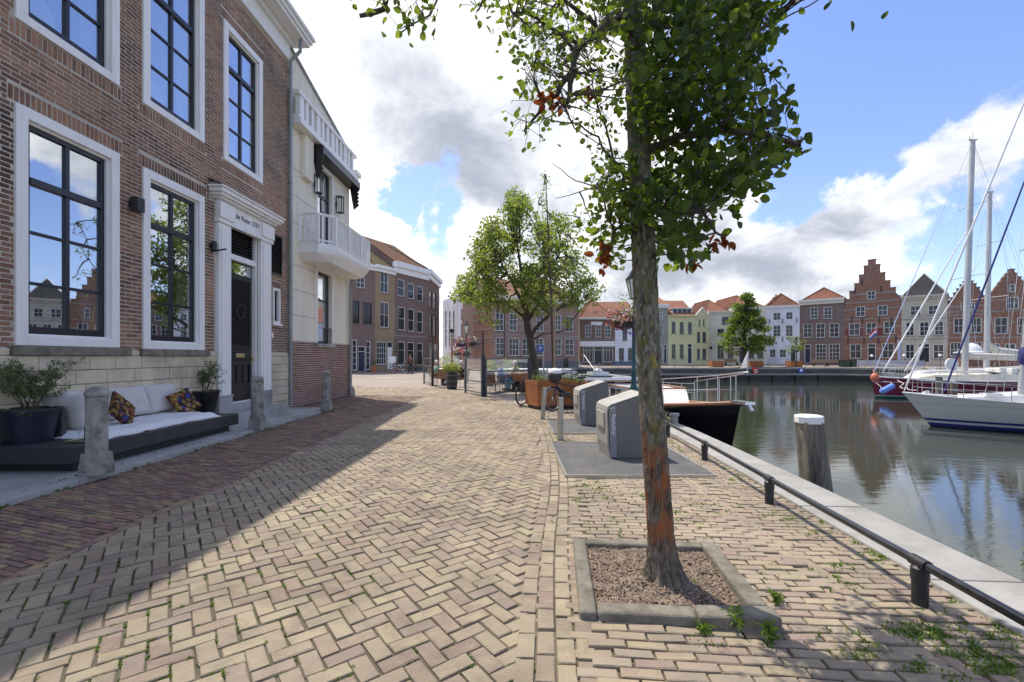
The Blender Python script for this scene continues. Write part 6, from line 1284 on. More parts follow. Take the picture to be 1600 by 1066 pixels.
# ---------------------------------------------------------------- bicycles
m_tyre = M('tyre_rubber', [(.012, .012, .012), (.022, .022, .022)], .8, 10); m_alu = M('alloy', [(.45, .45, .46), (.55, .55, .56)], .3, 4, metal=.8); m_bframe = M('dark_blue_frame', [(.012, .016, .03), (.02, .026, .045)], .35, 3, metal=.2); m_bag = M('dark_bag', [(.02, .02, .022), (.05, .05, .055)], .7, 6); m_leather = M('brown_leather', [(.16, .07, .03), (.24, .12, .05)], .6, 6)
def bike(x, y, rz, lab, fm_, extras=None, steer=0, z=0.0):
    t = thing('bicycle', lab, 'bicycle', (x, y, z), rz, 'parked bicycles'); T = Matrix.Translation((x, y, z)) @ Matrix.Rotation(rz, 4, 'Z')
    for cx in (0, 1.08):                           # local x runs along the bicycle, 0 = rear hub
        TT = T @ Matrix.Translation((cx, 0, .345)) @ (Matrix.Rotation(steer, 4, 'Z') if cx else Matrix.Identity(4)); w = MB(TT); w.torus((0, 0, 0), .325, .02, 'y', 36, 6); wh = w.build('wheel', m_tyre, t, smooth='all')
        r = MB(TT); r.torus((0, 0, 0), .296, .011, 'y', 36, 5); r.lathe([(.022, -.04), (.022, .04)], (0, 0, 0), 8); r.build('rim', m_alu, wh, smooth='all')
        sp = MB(TT)
        for k in range(20): a = k * .314; sp.tube([(.02 * math.cos(a + 1), .02 * (-1) ** k, .02 * math.sin(a + 1)), (.295 * math.cos(a), 0, .295 * math.sin(a))], .0018, 3, cap=False)
        sp.build('spokes', m_alu, wh)
        g_ = MB(TT); P_ = [(.365 * math.cos(a), .365 * math.sin(a)) for a in [rad(20 + 7 * j) for j in range(21)]]
        for (p, q) in zip(P_, P_[1:]): g_.quad((p[0], -.025, p[1]), (q[0], -.025, q[1]), (q[0], .025, q[1]), (p[0], .025, p[1]))
        g_.build('mudguard', m_bag, t)
    f = MB(T); bb = (.44, 0, .30); st_ = (.27, 0, .84); hd = (.92, 0, .86); hb = (.97, 0, .68)
    f.tube([bb, st_], .018, 8); f.tube([bb, hb], .028, 8); f.tube([(.31, 0, .66), (.94, 0, .78)], .018, 8); f.tube([hb, hd], .022, 8); f.tube([(0, .05, .345), (.44, .04, .30)], .011, 6); f.tube([(0, -.05, .345), (.44, -.04, .30)], .011, 6); f.tube([(0, .05, .345), (.31, .02, .68)], .009, 6); f.tube([(0, -.05, .345), (.31, -.02, .68)], .009, 6); f.tube([hb, (1.0, .05, .62), (1.08, .055, .345)], .013, 6); f.tube([hb, (1.0, -.05, .62), (1.08, -.055, .345)], .013, 6); f.build('frame', fm_, t, smooth=True)
    h = MB(T); h.tube([hd, (.89, 0, 1.02)], .014, 6); h.tube([(.68, .29, 1.06), (.80, .27, 1.08), (.90, .12, 1.04), (.89, 0, 1.03), (.90, -.12, 1.04), (.80, -.27, 1.08), (.68, -.29, 1.06)], .012, 8); h.build('handlebar', m_blackm, t, smooth=True)
    sd_ = MB(T); sd_.ball((.22, 0, .93), .14, .085, .045, 12, 6); sd_.tube([(.26, 0, .80), (.23, 0, .92)], .014, 6); sd_.build('saddle', m_bag, t, smooth='all')
    c_ = MB(T); c_.torus((.44, .06, .30), .09, .01, 'y', 20, 5); c_.tube([(.44, .05, .30), (.55, .10, .20)], .01, 5); c_.tube([(.44, -.05, .30), (.33, -.10, .40)], .01, 5); c_.box(.51, .08, .19, .59, .17, .21); c_.build('crank', m_blackm, t)
    rk = MB(T); rk.tube([(-.25, .06, .74), (.2, .06, .74)], .007, 5); rk.tube([(-.25, -.06, .74), (.2, -.06, .74)], .007, 5); rk.tube([(0, .07, .345), (-.1, .06, .74)], .006, 5); rk.tube([(0, -.07, .345), (-.1, -.06, .74)], .006, 5); rk.build('luggage_rack', m_blackm, t)
    if extras == 'crate':
        b_ = MB(T); b_.ball((1.02, 0, .97), .20, .22, .20, 14, 8); b_.build('handlebar_bag', m_bag, t, smooth='all'); b_ = MB(T); b_.ball((1.02, 0, 1.07), .19, .21, .13, 14, 6); b_.build('bag_cover', m_sheet, t, smooth='all'); b_ = MB(T); b_.box(.55, -.05, .38, .88, .05, .52); b_.build('battery', m_bag, t, bevel=.02)
    if extras == 'bags':
        for sg in (-1, 1):
            b_ = MB(T); b_.box(-.28, .08 * sg, .42, .08, .20 * sg, .74); b_.build('pannier', m_bag, t, bevel=.03)
        b_ = MB(T); b_.box(-.22, -.19, .76, .14, .19, 1.02); b_.build('rack_bag', m_leather, t, bevel=.04)
    return t
p = gnd(819, 635); bike(p.x - .08, p.y + .15, rad(58), 'bicycle with brown rack bag parked left of the rusty planter', m_bframe, 'bags')
bike(2.16, 12.9, rad(197), 'black electric bicycle with a white topped handlebar bag in front of the rusty planter', m_bframe, 'crate', rad(25))
bike(1.6, 15.0, rad(60), 'dark bicycle behind the second rusty planter', m_bframe); bike(2.0, 14.9, rad(66), 'second dark bicycle standing behind the planters near the boat', m_blackm)
bike(at(632, 590, 41).x, 41, rad(172), 'bicycle with light wheels pushed by the walking person', m_alu)
# ---------------------------------------------------------------- people
m_skin = M('skin', [(.42, .26, .19), (.5, .32, .24)], .55, 5)
def skinmesh(J, E, root, name, mat, parent, T, sub=1):
    bm = bmesh.new(); ly = bm.verts.layers.skin.verify(); V = {}
    for k, (p, r) in J.items():
        v = bm.verts.new(T @ Vector(p)); v[ly].radius = (r, r) if not isinstance(r, tuple) else r; v[ly].use_root = (k == root); V[k] = v
    for a, b in E: bm.edges.new((V[a], V[b]))
    me = bpy.data.meshes.new(name); bm.to_mesh(me); bm.free(); o = bpy.data.objects.new(name, me); COL.objects.link(o)
    m = o.modifiers.new('skin', 'SKIN'); m.use_smooth_shade = True; s = o.modifiers.new('sub', 'SUBSURF'); s.levels = sub; s.render_levels = sub
    dg = bpy.context.evaluated_depsgraph_get(); m2 = bpy.data.meshes.new_from_object(o.evaluated_get(dg)); bpy.data.objects.remove(o)
    m2.transform(rootinv(parent)); m2.materials.clear(); m2.materials.append(mat)
    for p in m2.polygons: p.use_smooth = True
    o = bpy.data.objects.new(name, m2); COL.objects.link(o); o.parent = parent; return o
def person(x, y, rz, lab, shirt, trousers, hair, pose='sit', z=0.0, group=None, h=1.0):
    t = thing('person', lab, 'person', (x, y, z), rz, group); T = Matrix.Translation((x, y, z)) @ Matrix.Rotation(rz, 4, 'Z') @ Matrix.Scale(h, 4); s = pose == 'sit'; zp = .52 if s else .93
    J = {'pel': ((0, 0, zp), .13), 'ch': ((0, .03 if s else .02, zp + .36), .14), 'nk': ((0, .04, zp + .56), .055), 'hd': ((0, .07, zp + .68), .085), 'tp': ((0, .06, zp + .79), .07)}; E = [('pel', 'ch'), ('ch', 'nk'), ('nk', 'hd'), ('hd', 'tp')]
    for i, sg in (('l', -1), ('r', 1)):
        if s: leg = {'hip': ((.10 * sg, .04, zp), .085), 'kn': ((.12 * sg, .44, zp + .01), .06), 'an': ((.11 * sg, .42, .09), .04), 'to': ((.12 * sg, .60, .04), .035)}; arm = {'sh': ((.19 * sg, .03, zp + .46), .055), 'el': ((.24 * sg, .12, zp + .22), .042), 'wr': ((.14 * sg, .36, zp + .22), .03)}
        else:
            w = .22 * sg; leg = {'hip': ((.09 * sg, 0, zp - .04), .085), 'kn': ((.09 * sg, .12 + w * .5, .50), .06), 'an': ((.09 * sg, w, .09), .042), 'to': ((.10 * sg, w + .17, .04), .035)}; arm = {'sh': ((.19 * sg, .02, zp + .46), .055), 'el': ((.23 * sg, .16, zp + .25), .042), 'wr': ((.18 * sg, .44, zp + .15), .03)}
        for k, v in {**leg, **arm}.items(): J[i + k] = v
        E += [('pel', i + 'hip'), (i + 'hip', i + 'kn'), (i + 'kn', i + 'an'), (i + 'an', i + 'to'), ('ch', i + 'sh'), (i + 'sh', i + 'el'), (i + 'el', i + 'wr')]
        wr = arm['wr'][0]; J[i + 'hn'] = ((wr[0] - .01 * sg, wr[1] + .07, wr[2] - .01), .032); E.append((i + 'wr', i + 'hn'))
        for k in range(5):
            J[i + 'f%d' % k] = ((wr[0] + (-.03 + .02 * k) * 1.0 if k < 4 else wr[0] - .06 * sg, wr[1] + (.14 + .015 * (1 if k in (1, 2) else 0) if k < 4 else .10), wr[2] - .04), .009); E.append((i + 'hn', i + 'f%d' % k))
    skinmesh(J, E, 'pel', 'body', m_skin, t, T)
    g = {k: (p, r * 1.16 + .008) for k, (p, r) in J.items()}
    ks = ['pel', 'ch', 'lsh', 'rsh', 'lel', 'rel', 'lwr', 'rwr']; skinmesh({k: ((g[k][0][0], g[k][0][1], g[k][0][2] + (.03 if k == 'pel' else 0)), g[k][1]) for k in ks}, [e for e in E if e[0] in ks and e[1] in ks], 'ch', 'jacket', shirt, t, T)
    ks = ['pel', 'lhip', 'rhip', 'lkn', 'rkn', 'lan', 'ran']; skinmesh({k: g[k] for k in ks}, [e for e in E if e[0] in ks and e[1] in ks], 'pel', 'trousers', trousers, t, T)
    hm = MB(T); hc = J['hd'][0]; hm.ball((0, hc[1] - .02, hc[2] + .045), .10, .105, .10, 12, 6); hm.build('hair', hair, t, smooth='all')
    f = MB(T)
    for sg in (-1, 1): f.ball((.035 * sg, hc[1] + .088, hc[2] + .0), .012, .008, .008, 6, 4)
    f.build('eyes', m_blackm, t); f = MB(T); f.ball((0, hc[1] + .10, hc[2] - .03), .014, .02, .025, 6, 4)
    for sg in (-1, 1): f.ball((.092 * sg, hc[1] + .0, hc[2] - .02), .012, .02, .03, 6, 4)
    f.build('nose_and_ears', m_skin, t); s_ = MB(T)
    for i in 'lr':
        a, b = J[i + 'an'][0], J[i + 'to'][0]; s_.tube([(a[0], a[1] - .04, .05), (b[0], b[1] + .03, .04)], [.05, .04], 8)
    s_.build('shoes', m_blackm, t, kind='stuff'); return t
def cloth(n, c): return M(n, [c, tuple(v * 1.25 for v in c)], .9, 8, bump=.2, bscale=30)
c_teal, c_blue, c_sand, c_dark, c_jean, c_brn, c_wht = cloth('teal_cloth', (.28, .46, .40)), cloth('blue_cloth', (.14, .22, .48)), cloth('sand_cloth', (.45, .40, .24)), cloth('dark_cloth', (.03, .03, .035)), cloth('jeans', (.16, .26, .42)), cloth('brown_cloth', (.12, .05, .03)), cloth('white_hair', (.6, .57, .54)); c_hair = cloth('brown_hair', (.10, .06, .035))
m_rat = M('rattan', [(.22, .12, .07), (.34, .20, .12)], .7, 30, bump=.4, bscale=60)
def chair(x, y, rz, lab):
    t = thing('terrace_chair', lab, 'chair', (x, y, 0), rz, 'rattan chairs on the terrace'); T = Matrix.Translation((x, y, 0)) @ Matrix.Rotation(rz, 4, 'Z')
    MB(T).box(-.23, -.22, .43, .23, .24, .47).build('seat', m_rat, t, bevel=.015); s = MB(T); s.add([(-.24, -.24, .44), (.24, -.24, .44), (.22, -.32, .92), (-.22, -.32, .92), (-.24, -.27, .44), (.24, -.27, .44), (.22, -.35, .92), (-.22, -.35, .92)], [(0, 1, 2, 3), (4, 7, 6, 5), (0, 4, 5, 1), (1, 5, 6, 2), (2, 6, 7, 3), (3, 7, 4, 0)]); s.build('backrest', m_rat, t, bevel=.01)
    for i, j in ((-1, -1), (1, -1), (1, 1), (-1, 1)): MB(T).tube([(.21 * i, .21 * j, .43), (.23 * i, .23 * j, 0)], .014, 6).build('leg', m_blackm, t)
    for i in (-1, 1): MB(T).tube([(.24 * i, .23, .44), (.26 * i, .2, .66), (.25 * i, -.28, .68)], .015, 6).build('armrest', m_rat, t)
def table(x, y, lab):
    t = thing('terrace_table', lab, 'table', (x, y, 0), 0, 'small tables on the terrace'); MB().lathe([(.38, .72), (.38, .75)], (x, y, 0), 24).build('table_top', m_rat, t); MB().tube([(x, y, .72), (x, y, .04)], .025, 8).build('column', m_blackm, t); MB().lathe([(.22, 0), (.22, .03), (.03, .06)], (x, y, 0), 16).build('foot', m_blackm, t)
HG = 'people sitting on the terrace'
p = at(681, 590, 24.5); chair(p.x, p.y - .1, rad(-60), 'rattan chair of the white haired person in teal'); person(p.x, p.y - .1, rad(-60), 'white haired person in a teal top sitting on the terrace left of the barrel', c_teal, c_dark, c_wht, group=HG)
p = at(688, 590, 22.6); chair(p.x, p.y, rad(20), 'empty rattan chair left of the flower barrel'); table(at(697, 590, 24.3).x, 24.3, 'small table behind the flower barrel')
p = at(722, 590, 23); chair(p.x, p.y, rad(70), 'rattan chair right of the flower barrel'); person(p.x, p.y, rad(70), 'white haired person in dark clothes sitting right of the flower barrel', c_dark, c_dark, c_wht, group=HG)
p = at(781, 590, 20.2); chair(p.x - .05, p.y, rad(-75), 'rattan chair of the person in blue'); person(p.x, p.y, rad(-75), 'person in a blue jacket and jeans sitting behind the glass screen', c_blue, c_jean, c_hair, group=HG)
p = at(806, 590, 20.8); chair(p.x, p.y, rad(65), 'rattan chair of the person in a sand coloured jacket'); person(p.x, p.y, rad(65), 'white haired person in a sand coloured jacket facing the person in blue', c_sand, c_jean, c_wht, group=HG)
table(at(794, 590, 20.4).x, 20.5, 'small table between the person in blue and the one in sand'); p = at(770, 590, 18.8); chair(p.x, p.y, rad(-20), 'empty rattan chair close behind the glass screen')
p = at(643, 584, 41); person(p.x, 40.7, rad(82), 'person in a brown jacket and dark trousers walking with a bicycle', c_brn, c_dark, c_hair, pose='walk')
# terrace screens
m_scr = M('screen_frame', [(.10, .10, .10), (.15, .15, .145)], .5, 4, metal=.3)
def screen(a, b, h, bars, pole_b, lab):
    a = Vector((*a, 0)); b = Vector((*b, 0)); F_ = frame(a, b); w = (b - a).length; t = thing('glass_screen', lab, 'screen', tuple(a), 0, 'glass wind screens round the terrace')
    MB(F_).box(-.04, -.04, 0, .04, .04, h).build('post', m_scr, t); MB(F_).box(w - .06, -.06, 0, w + .06, .06, h + (.12 if pole_b else 0)).build('post', m_blackm, t)
    if pole_b: MB(F_).tube([(w, 0, h), (w, 0, pole_b)], .035, 8).build('pole', m_blackm, t)
    zs = [.12] + bars + [h - .03]
    for z in zs: MB(F_).box(.042, -.025, z - .025, w - .062, .025, z + .025).build('bar', m_scr, t)
    for z0, z1 in zip(zs, zs[1:]): MB(F_).box(.042, -.006, z0 + .026, w - .062, .006, z1 - .026).build('pane', m_clear, t)
screen((-4.9, 25.5), (-4.1, 23.6), 1.46, [.62, 1.02], 2.6, 'short glass screen at the left end of the terrace'); screen((-1.95, 19.2), (-1.1, 17.3), 1.47, [.55, .98], 2.47, 'glass screen with brown lower panel in the middle of the terrace'); screen((-1.0, 17.35), (.72, 18.9), 1.46, [.45, .95], None, 'wide glass screen before the person in blue')
p = gnd(706, 608); t = thing('flower_barrel', 'black wooden half barrel planted with yellow green flowers on the terrace', 'planter', (p.x, p.y, 0)); s = MB()
s.lathe([(.23, 0), (.28, .35), (.27, .8), (.24, .82), (.22, .74)], p, 18); s.build('barrel', m_blackm, t, smooth=True)
for z, r in ((.12, .256), (.35, .288), (.62, .282)): MB().lathe([(r, z), (r, z + .05)], p, 18).build('hoop', m_scr, t)
leafcloud(ellip((p.x, p.y, .98), (.48, .4, .22), 420, .2), .11, 'plants', m_leaf2, t, .3); leafcloud(ellip((p.x, p.y, 1.05), (.42, .35, .2), 90, .7), .07, 'flowers', M('yellow_petals', [(.6, .5, .12), (.7, .62, .3)], .6, 9), t, .5)
def bushpot(x, y, r, h, ph, lab, mat, lf, z=0.0, n=260, grp='potted plants about the terrace and shops'):
    t = thing('potted_plant', lab, 'potted plant', (x, y, z), 0, grp); s = MB(); s.lathe([(r * .7, 0), (r, ph), (r * .85, ph), (r * .8, ph - .05)], (x, y, z), 14); s.build('pot', mat, t, smooth=True); leafcloud(ellip((x, y, z + ph + h / 2), (r * 1.5, r * 1.5, h / 2), n, .2), .12 if h > .6 else .09, 'foliage', lf, t, .3)
m_terr = M('terracotta', [(.35, .13, .06), (.45, .18, .09)], .8, 5)
p = gnd(588, 582); bushpot(p.x, 43.9, .32, .5, .7, 'bush in an orange pot beside the white shopfront', m_terr, m_leaf, n=120); bushpot(at(619, 580, 46).x, 46, .35, 3.2, .4, 'tall thin shrub in a pot against the corner shop', m_terr, m_leaf, n=300); bushpot(at(656, 580, 49).x, 49, .7, 1.2, .4, 'round bush in a pot under the right shop window', m_greyp, m_leaf, n=260)
p = at(702, 580, 30); bushpot(p.x, 30, .45, 1.3, .5, 'tall green plant in a pot behind the terrace barrel', m_terr, m_leaf2, n=320); bushpot(at(762, 590, 24).x, 24, .4, 1.0, .5, 'pale shrub in a pot behind the glass screen', m_terr, m_leaf2, n=240); bushpot(at(795, 590, 26).x, 26, .5, 1.0, .5, 'leafy pot plant behind the two seated people', m_terr, m_leaf2, n=240)
for x, y, lab in ((713, 552, 'left hanging basket of orange flowers by the no entry sign'), (728, 552, 'right hanging basket of orange flowers behind the lamp')): p = at(x, y, 34); basket(p.x, 34, p.z, .38, lab, 60, .12); 
# posts, signs
def pole(x, Y, ytop, r, mat, lab, name='sign_pole', z=0.0):
    a = at(x, 560, Y); b = at(x, ytop, Y); s = MB(); s.tube([(a.x, Y, z), (a.x, Y, b.z)], r, 8); t = thing(name, lab, 'pole', (a.x, Y, z)); s.build('pole', mat, t, smooth=True); return t, b
t, b = pole(717.5, 36, 527, .04, m_zinc, 'pole with red no entry and warning signs at the lane', z=0)
m_redp = M('sign_red', [(.55, .02, .02), (.6, .03, .03)], .4, 3); m_blup = M('sign_blue', [(.03, .08, .35), (.04, .1, .4)], .4, 3)
s = MB(); s.vprism([(b.x + .32 * math.cos(k * .393), b.z - .85 + .32 * math.sin(k * .393)) for k in range(16)], 35.93, 35.95); d = s.build('no_entry_disc', m_redp, t); MB().box(b.x - .22, 35.91, b.z - .92, b.x + .22, 35.928, b.z - .77).build('white_bar', m_white, t)
s = MB(); s.vprism([(b.x - .3, b.z - .38), (b.x + .3, b.z - .38), (b.x, b.z + .14)], 35.93, 35.95); s.build('warning_triangle', m_redp, t); s = MB(); s.vprism([(b.x - .17, b.z - .3), (b.x + .17, b.z - .3), (b.x, b.z + .0)], 35.91, 35.928); s.build('white_field', m_white, t)
t, b = pole(849.5, 28, 532, .045, m_zinc, 'grey pole with a small blue parking sign beside the leafy tree'); MB().box(b.x - .38, 27.9, b.z - .7, b.x - .02, 27.93, b.z - .3).build('sign_plate', m_blup, t); text('P', .32, Matrix.Translation((b.x - .2, 27.895, b.z - .5)) @ Matrix.Rotation(rad(90), 4, 'X'), m_white, t)
t, b = pole(788, 33, 488, .05, m_blackm, 'slim black lamp mast before the large faded brick building', 'lamp_mast'); s = MB(); s.lathe([(.12, -.1), (.2, .12), (.08, .22), (.01, .3)], b, 8); s.build('lantern', m_blackm, t)
t, b = pole(706, 27, 520, .05, m_brk if 'm_brk' in globals() else m_rat, 'brown wooden lamp post at the back of the terrace', 'lamp_mast'); s = MB(); s.box(b.x - .1, 26.9, b.z, b.x + .1, 27.1, b.z + .22); s.build('lantern', m_blackm, t)
p = at(613, 580, 43); t = thing('easel_board', 'easel with a small sign in front of the white shopfront', 'sign', (p.x, 43, 0)); s = MB(); s.tube([(p.x - .3, 43, 0), (p.x, 43.1, 1.9)], .03, 6); s.tube([(p.x + .3, 43, 0), (p.x, 43.1, 1.9)], .03, 6); s.tube([(p.x, 43.6, 0), (p.x, 43.1, 1.8)], .03, 6); s.build('easel', m_wood, t); MB().box(p.x - .35, 42.97, .95, p.x + .35, 43.0, 1.55).build('board', m_white, t)
# ---------------------------------------------------------------- boats
def hull(T, L_, B, zb, zm, zs, draft, rake, stern=.72, n=26, m=9):
    vs = []
    def sec(s):
        hb = B / 2 * (stern + (1 - stern) * math.sin(min(1, s / .5) * math.pi / 2)) * (1 - max(0, (s - .45) / .55) ** 2.3); sh = zs + (zm - zs) * min(1, s / .5) if s < .5 else zm + (zb - zm) * ((s - .5) / .5) ** 1.8; return max(hb, .012), sh
    for i in range(n + 1):
        s = i / n; hb, sh = sec(s)
        for k in range(-m, m + 1):
            t = abs(k) / m; z = -draft + (sh + draft) * t ** 1.15; w = hb * (t ** .42 if t > 0 else 0) * (.86 + .14 * t); x = s * L_ - rake * (1 - (z + draft) / (sh + draft)) * max(0, (s - .55) / .45)
            vs.append((x, w * (1 if k > 0 else -1), z))
    c = 2 * m + 1; fs = [(i * c + k, (i + 1) * c + k, (i + 1) * c + k + 1, i * c + k + 1) for i in range(n) for k in range(c - 1)] + [tuple(range(c))]
    h = MB(T); h.add(vs, fs); d = MB(T); dv = [(vs[i * c][0], vs[i * c][1] * .985, vs[i * c][2] - .03) for i in range(n + 1)] + [(vs[i * c + c - 1][0], vs[i * c + c - 1][1] * .985, vs[i * c + c - 1][2] - .03) for i in range(n + 1)]
    d.add(dv, [(i, i + 1, n + 2 + i, n + 1 + i) for i in range(n)]); L1 = [Vector(vs[i * c]) for i in range(n + 1)]; L2 = [Vector(vs[i * c + c - 1]) for i in range(n + 1)]
    return h, d, L1, L2, sec
def bandmat(name, stops, rough=.25):
    m = M(name, [(.5, .5, .5)], rough, coat=.3); nt = m.node_tree; N = nt.nodes; L = nt.links; b = N['Principled BSDF']; tc = N.new('ShaderNodeTexCoord'); sp = N.new('ShaderNodeSeparateXYZ'); L.new(tc.outputs['Object'], sp.inputs[0]); mr = N.new('ShaderNodeMapRange'); L.new(sp.outputs[2], mr.inputs[0]); mr.inputs[1].default_value = -.5; mr.inputs[2].default_value = 2.5
    cr = N.new('ShaderNodeValToRGB'); L.new(mr.outputs[0], cr.inputs[0]); cr.color_ramp.interpolation = 'CONSTANT'; e = cr.color_ramp.elements; e[0].position = 0; e[0].color = (*stops[0][1], 1); e[1].position = (stops[1][0] + .5) / 3; e[1].color = (*stops[1][1], 1)
    for z, c in stops[2:]: q = e.new((z + .5) / 3); q.color = (*c, 1)
    L.new(cr.outputs[0], b.inputs['Base Color']); return m
def boat(name, lab, cat, bow, sternv, L_, grp=None):
    d = -Vector((*sternv, 0)).normalized(); st = Vector((*bow, -1.5)) - d * L_; rz = math.atan2(d.y, d.x); t = thing(name, lab, cat, tuple(st), rz, grp); return t, Matrix.Translation(st) @ Matrix.Rotation(rz, 4, 'Z')
m_gel = M('white_gelcoat', [(.66, .65, .62), (.74, .73, .70)], .25, 2, coat=.3); m_teak = M('teak', [(.26, .12, .06), (.36, .19, .10)], .5, 6, stretch=(3, 3, 3)); m_ss = M('stainless', [(.6, .6, .6), (.7, .7, .7)], .2, 4, metal=.9); m_mast = M('mast_alloy', [(.42, .42, .40), (.5, .5, .48)], .45, 3, metal=.25, vary=.1); m_sailw = M('white_sail', [(.66, .66, .64), (.75, .75, .73)], .85, 6, bump=.2, bscale=8); m_sailc = M('cream_sail_cover', [(.55, .52, .42), (.64, .60, .50)], .9, 4, bump=.4, bscale=5); m_sailb = M('navy_sail_cover', [(.02, .025, .11), (.035, .04, .16)], .8, 5, bump=.3, bscale=6); m_rope = M('white_rope', [(.5, .48, .43), (.6, .58, .52)], .9, 20)
def lifeline(T, L1, L2, i0, i1, h, t, n=6, top=None):
    for Ln in (L1, L2):
        s = MB(T)
        idx = [round(i0 + (i1 - i0) * k / n) for k in range(n + 1)]
        for k in idx: s.tube([Ln[k], Ln[k] + Vector((0, 0, h))], .012, 5)
        s.tube([Ln[k] + Vector((0, 0, h)) for k in idx], .010, 5); s.tube([Ln[k] + Vector((0, 0, h * .5)) for k in idx], .006, 5)
        s.build('guard_rail', m_ss, t, smooth=True)
def pulpit(T, L1, L2, t, h=.6, back=4, out=.15):
    s = MB(T); n = len(L1) - 1; b = L1[n] + Vector((out, 0, h + .05)); P_ = [L1[n - back] + Vector((0, 0, h)), L1[n - 1] + Vector((0, 0, h)), b, L2[n - 1] + Vector((0, 0, h)), L2[n - back] + Vector((0, 0, h))]; s.tube(P_, .012, 6); s.tube([p - Vector((0, 0, h * .5)) for p in P_[:2]], .007, 5); s.tube([p - Vector((0, 0, h * .5)) for p in P_[3:]], .007, 5)
    for k in sorted({back, back * 3 // 4, back // 2, max(1, back // 4), 1}):
        for Ln in (L1, L2): s.tube([Ln[n - k], Ln[n - k] + Vector((0, 0, h))], .009, 5)
    s.build('pulpit', m_ss, t, smooth=True)
YACHTS = []
# black motor cruiser along the quay
t, T = boat('motor_cruiser', 'black hulled motor cruiser with white wheelhouse moored along the quay', 'boat', (5.0, 10.0), (-.174, .985), 12.5)
m_hb = bandmat('black_hull_paint', [(-.5, (.008, .008, .009)), (1.45, (.006, .006, .008))], .12)
h, d, L1, L2, sec = hull(T, 12.5, 3.0, 2.02, 1.55, 1.6, .5, .75); h.build('hull', m_hb, t, smooth=True); d.build('deck', m_teak, t)
for Ln in (L1, L2): s = MB(T); s.tube([p + Vector((0, 0, -.02)) for p in Ln], .045, 6); s.build('rubbing_strake', m_teak, t, smooth=True)
s = MB(T); s.prism([(5.6, -.95), (9.0, -.8), (9.6, -.55), (9.6, .55), (9.0, .8), (5.6, .95)], 1.5, [2.08, 2.05, 1.68, 1.68, 2.05, 2.08]); s.build('coachroof', m_gel, t, bevel=.03)
s = MB(T); s.tube([(5.7, -.96, 2.09), (9.0, -.81, 2.07), (9.0, .81, 2.07), (5.7, .96, 2.09)], .025, 6); s.build('coachroof_trim', m_teak, t, smooth=True)
for sg in (-1, 1):
    for x0 in (6.2, 7.3): MB(T).box(x0, sg * (.955 - (x0 - 5.6) * .044), 1.75, x0 + .8, sg * (.965 - (x0 - 5.6) * .044) + .0, 1.98).build('cabin_window', m_fglass, t)
s = MB(T); s.prism([(1.6, -1.2), (6.2, -1.2), (6.2, 1.2), (1.6, 1.2)], 1.5, 1.72); s.build('coaming', m_gel, t, bevel=.03)
for sg in (-1, 1):
    MB(T).box(1.9, sg * 1.12, 1.722, 5.7, sg * 1.14, 2.12).build('side_window', m_fglass, t); s = MB(T)
    for x0 in (1.8, 3.1, 4.4): s.box(x0, sg * 1.10, 1.722, x0 + .09, sg * 1.16, 2.15)
    s.add([(5.95, sg * 1.16, 1.72), (6.05, sg * 1.16, 1.72), (5.55, sg * 1.16, 2.15), (5.45, sg * 1.16, 2.15), (5.95, sg * 1.08, 1.72), (6.05, sg * 1.08, 1.72), (5.55, sg * 1.08, 2.15), (5.45, sg * 1.08, 2.15)], [(0, 1, 2, 3), (4, 7, 6, 5), (0, 4, 5, 1), (1, 5, 6, 2), (3, 2, 6, 7), (0, 3, 7, 4)]); s.build('window_pillars', m_gel, t)
s = MB(T); s.add([(6.0, -1.1, 1.722), (6.0, 1.1, 1.722), (5.5, 1.1, 2.14), (5.5, -1.1, 2.14)], [(0, 1, 2, 3)]); s.build('windscreen', m_fglass, t)
s = MB(T); s.box(1.4, -1.35, 2.15, 6.35, 1.35, 2.22); s.build('wheelhouse_roof', m_gel, t, bevel=.03); s = MB(T); s.tube([(1.4, -1.36, 2.16), (6.36, -1.36, 2.16), (6.36, 1.36, 2.16), (1.4, 1.36, 2.16)], .03, 6); s.build('roof_trim', m_teak, t, smooth=True)
s = MB(T); s.box(3.2, -.5, 2.222, 4.6, .3, 2.27); s.build('roof_hatch', m_fglass, t); s = MB(T); s.box(2.2, .1, 2.222, 3.0, .8, 2.36); s.ball((2.6, .45, 2.42), .2, .2, .1); s.build('radar_dome', m_gel, t, smooth=True); s = MB(T); s.tube([(2.6, .4, 2.3), (1.2, .3, 3.1)], .02, 6); s.build('folded_mast', m_white, t)
pulpit(T, L1, L2, t, .62, 8, .25); lifeline(T, L1, L2, 12, 18, .55, t, 3)
s = MB(T); s.tube([(12.4, 0, 1.95), (12.75, 0, 1.98), (12.85, 0, 1.85)], .05, 8); s.box(12.3, -.12, 1.98, 12.8, .12, 2.04); s.build('anchor_roller', m_ss, t); s = MB(T); s.tube([(12.7, 0, 2.65), (12.75, 0, 3.15)], .012, 6); s.build('flagstaff', m_ss, t); s = MB(T); n = 6
s.add([(12.75 - .0, 0, 3.15), (12.75 - .18, .03, 2.95), (12.74 - .22, -.02, 2.75), (12.72, .0, 2.78), (12.755, .004, 3.15), (12.575, .034, 2.95), (12.525, -.016, 2.75), (12.725, .004, 2.78)], [(0, 1, 2, 3), (7, 6, 5, 4)]); s.build('pennant', m_sheet, t)
s = MB(); q = T @ L2[17]; a = Vector((3.63, 10.2, .05)); s.tube(bend(T @ L1[19] if (T @ L1[19]).x < (T @ L2[19]).x else T @ L2[19], a, .02, 6), .014, 6); o = s.build('mooring_rope', m_rope, None, smooth=True); tag(o, 'white mooring rope from the black cruiser to the quay', 'rope')
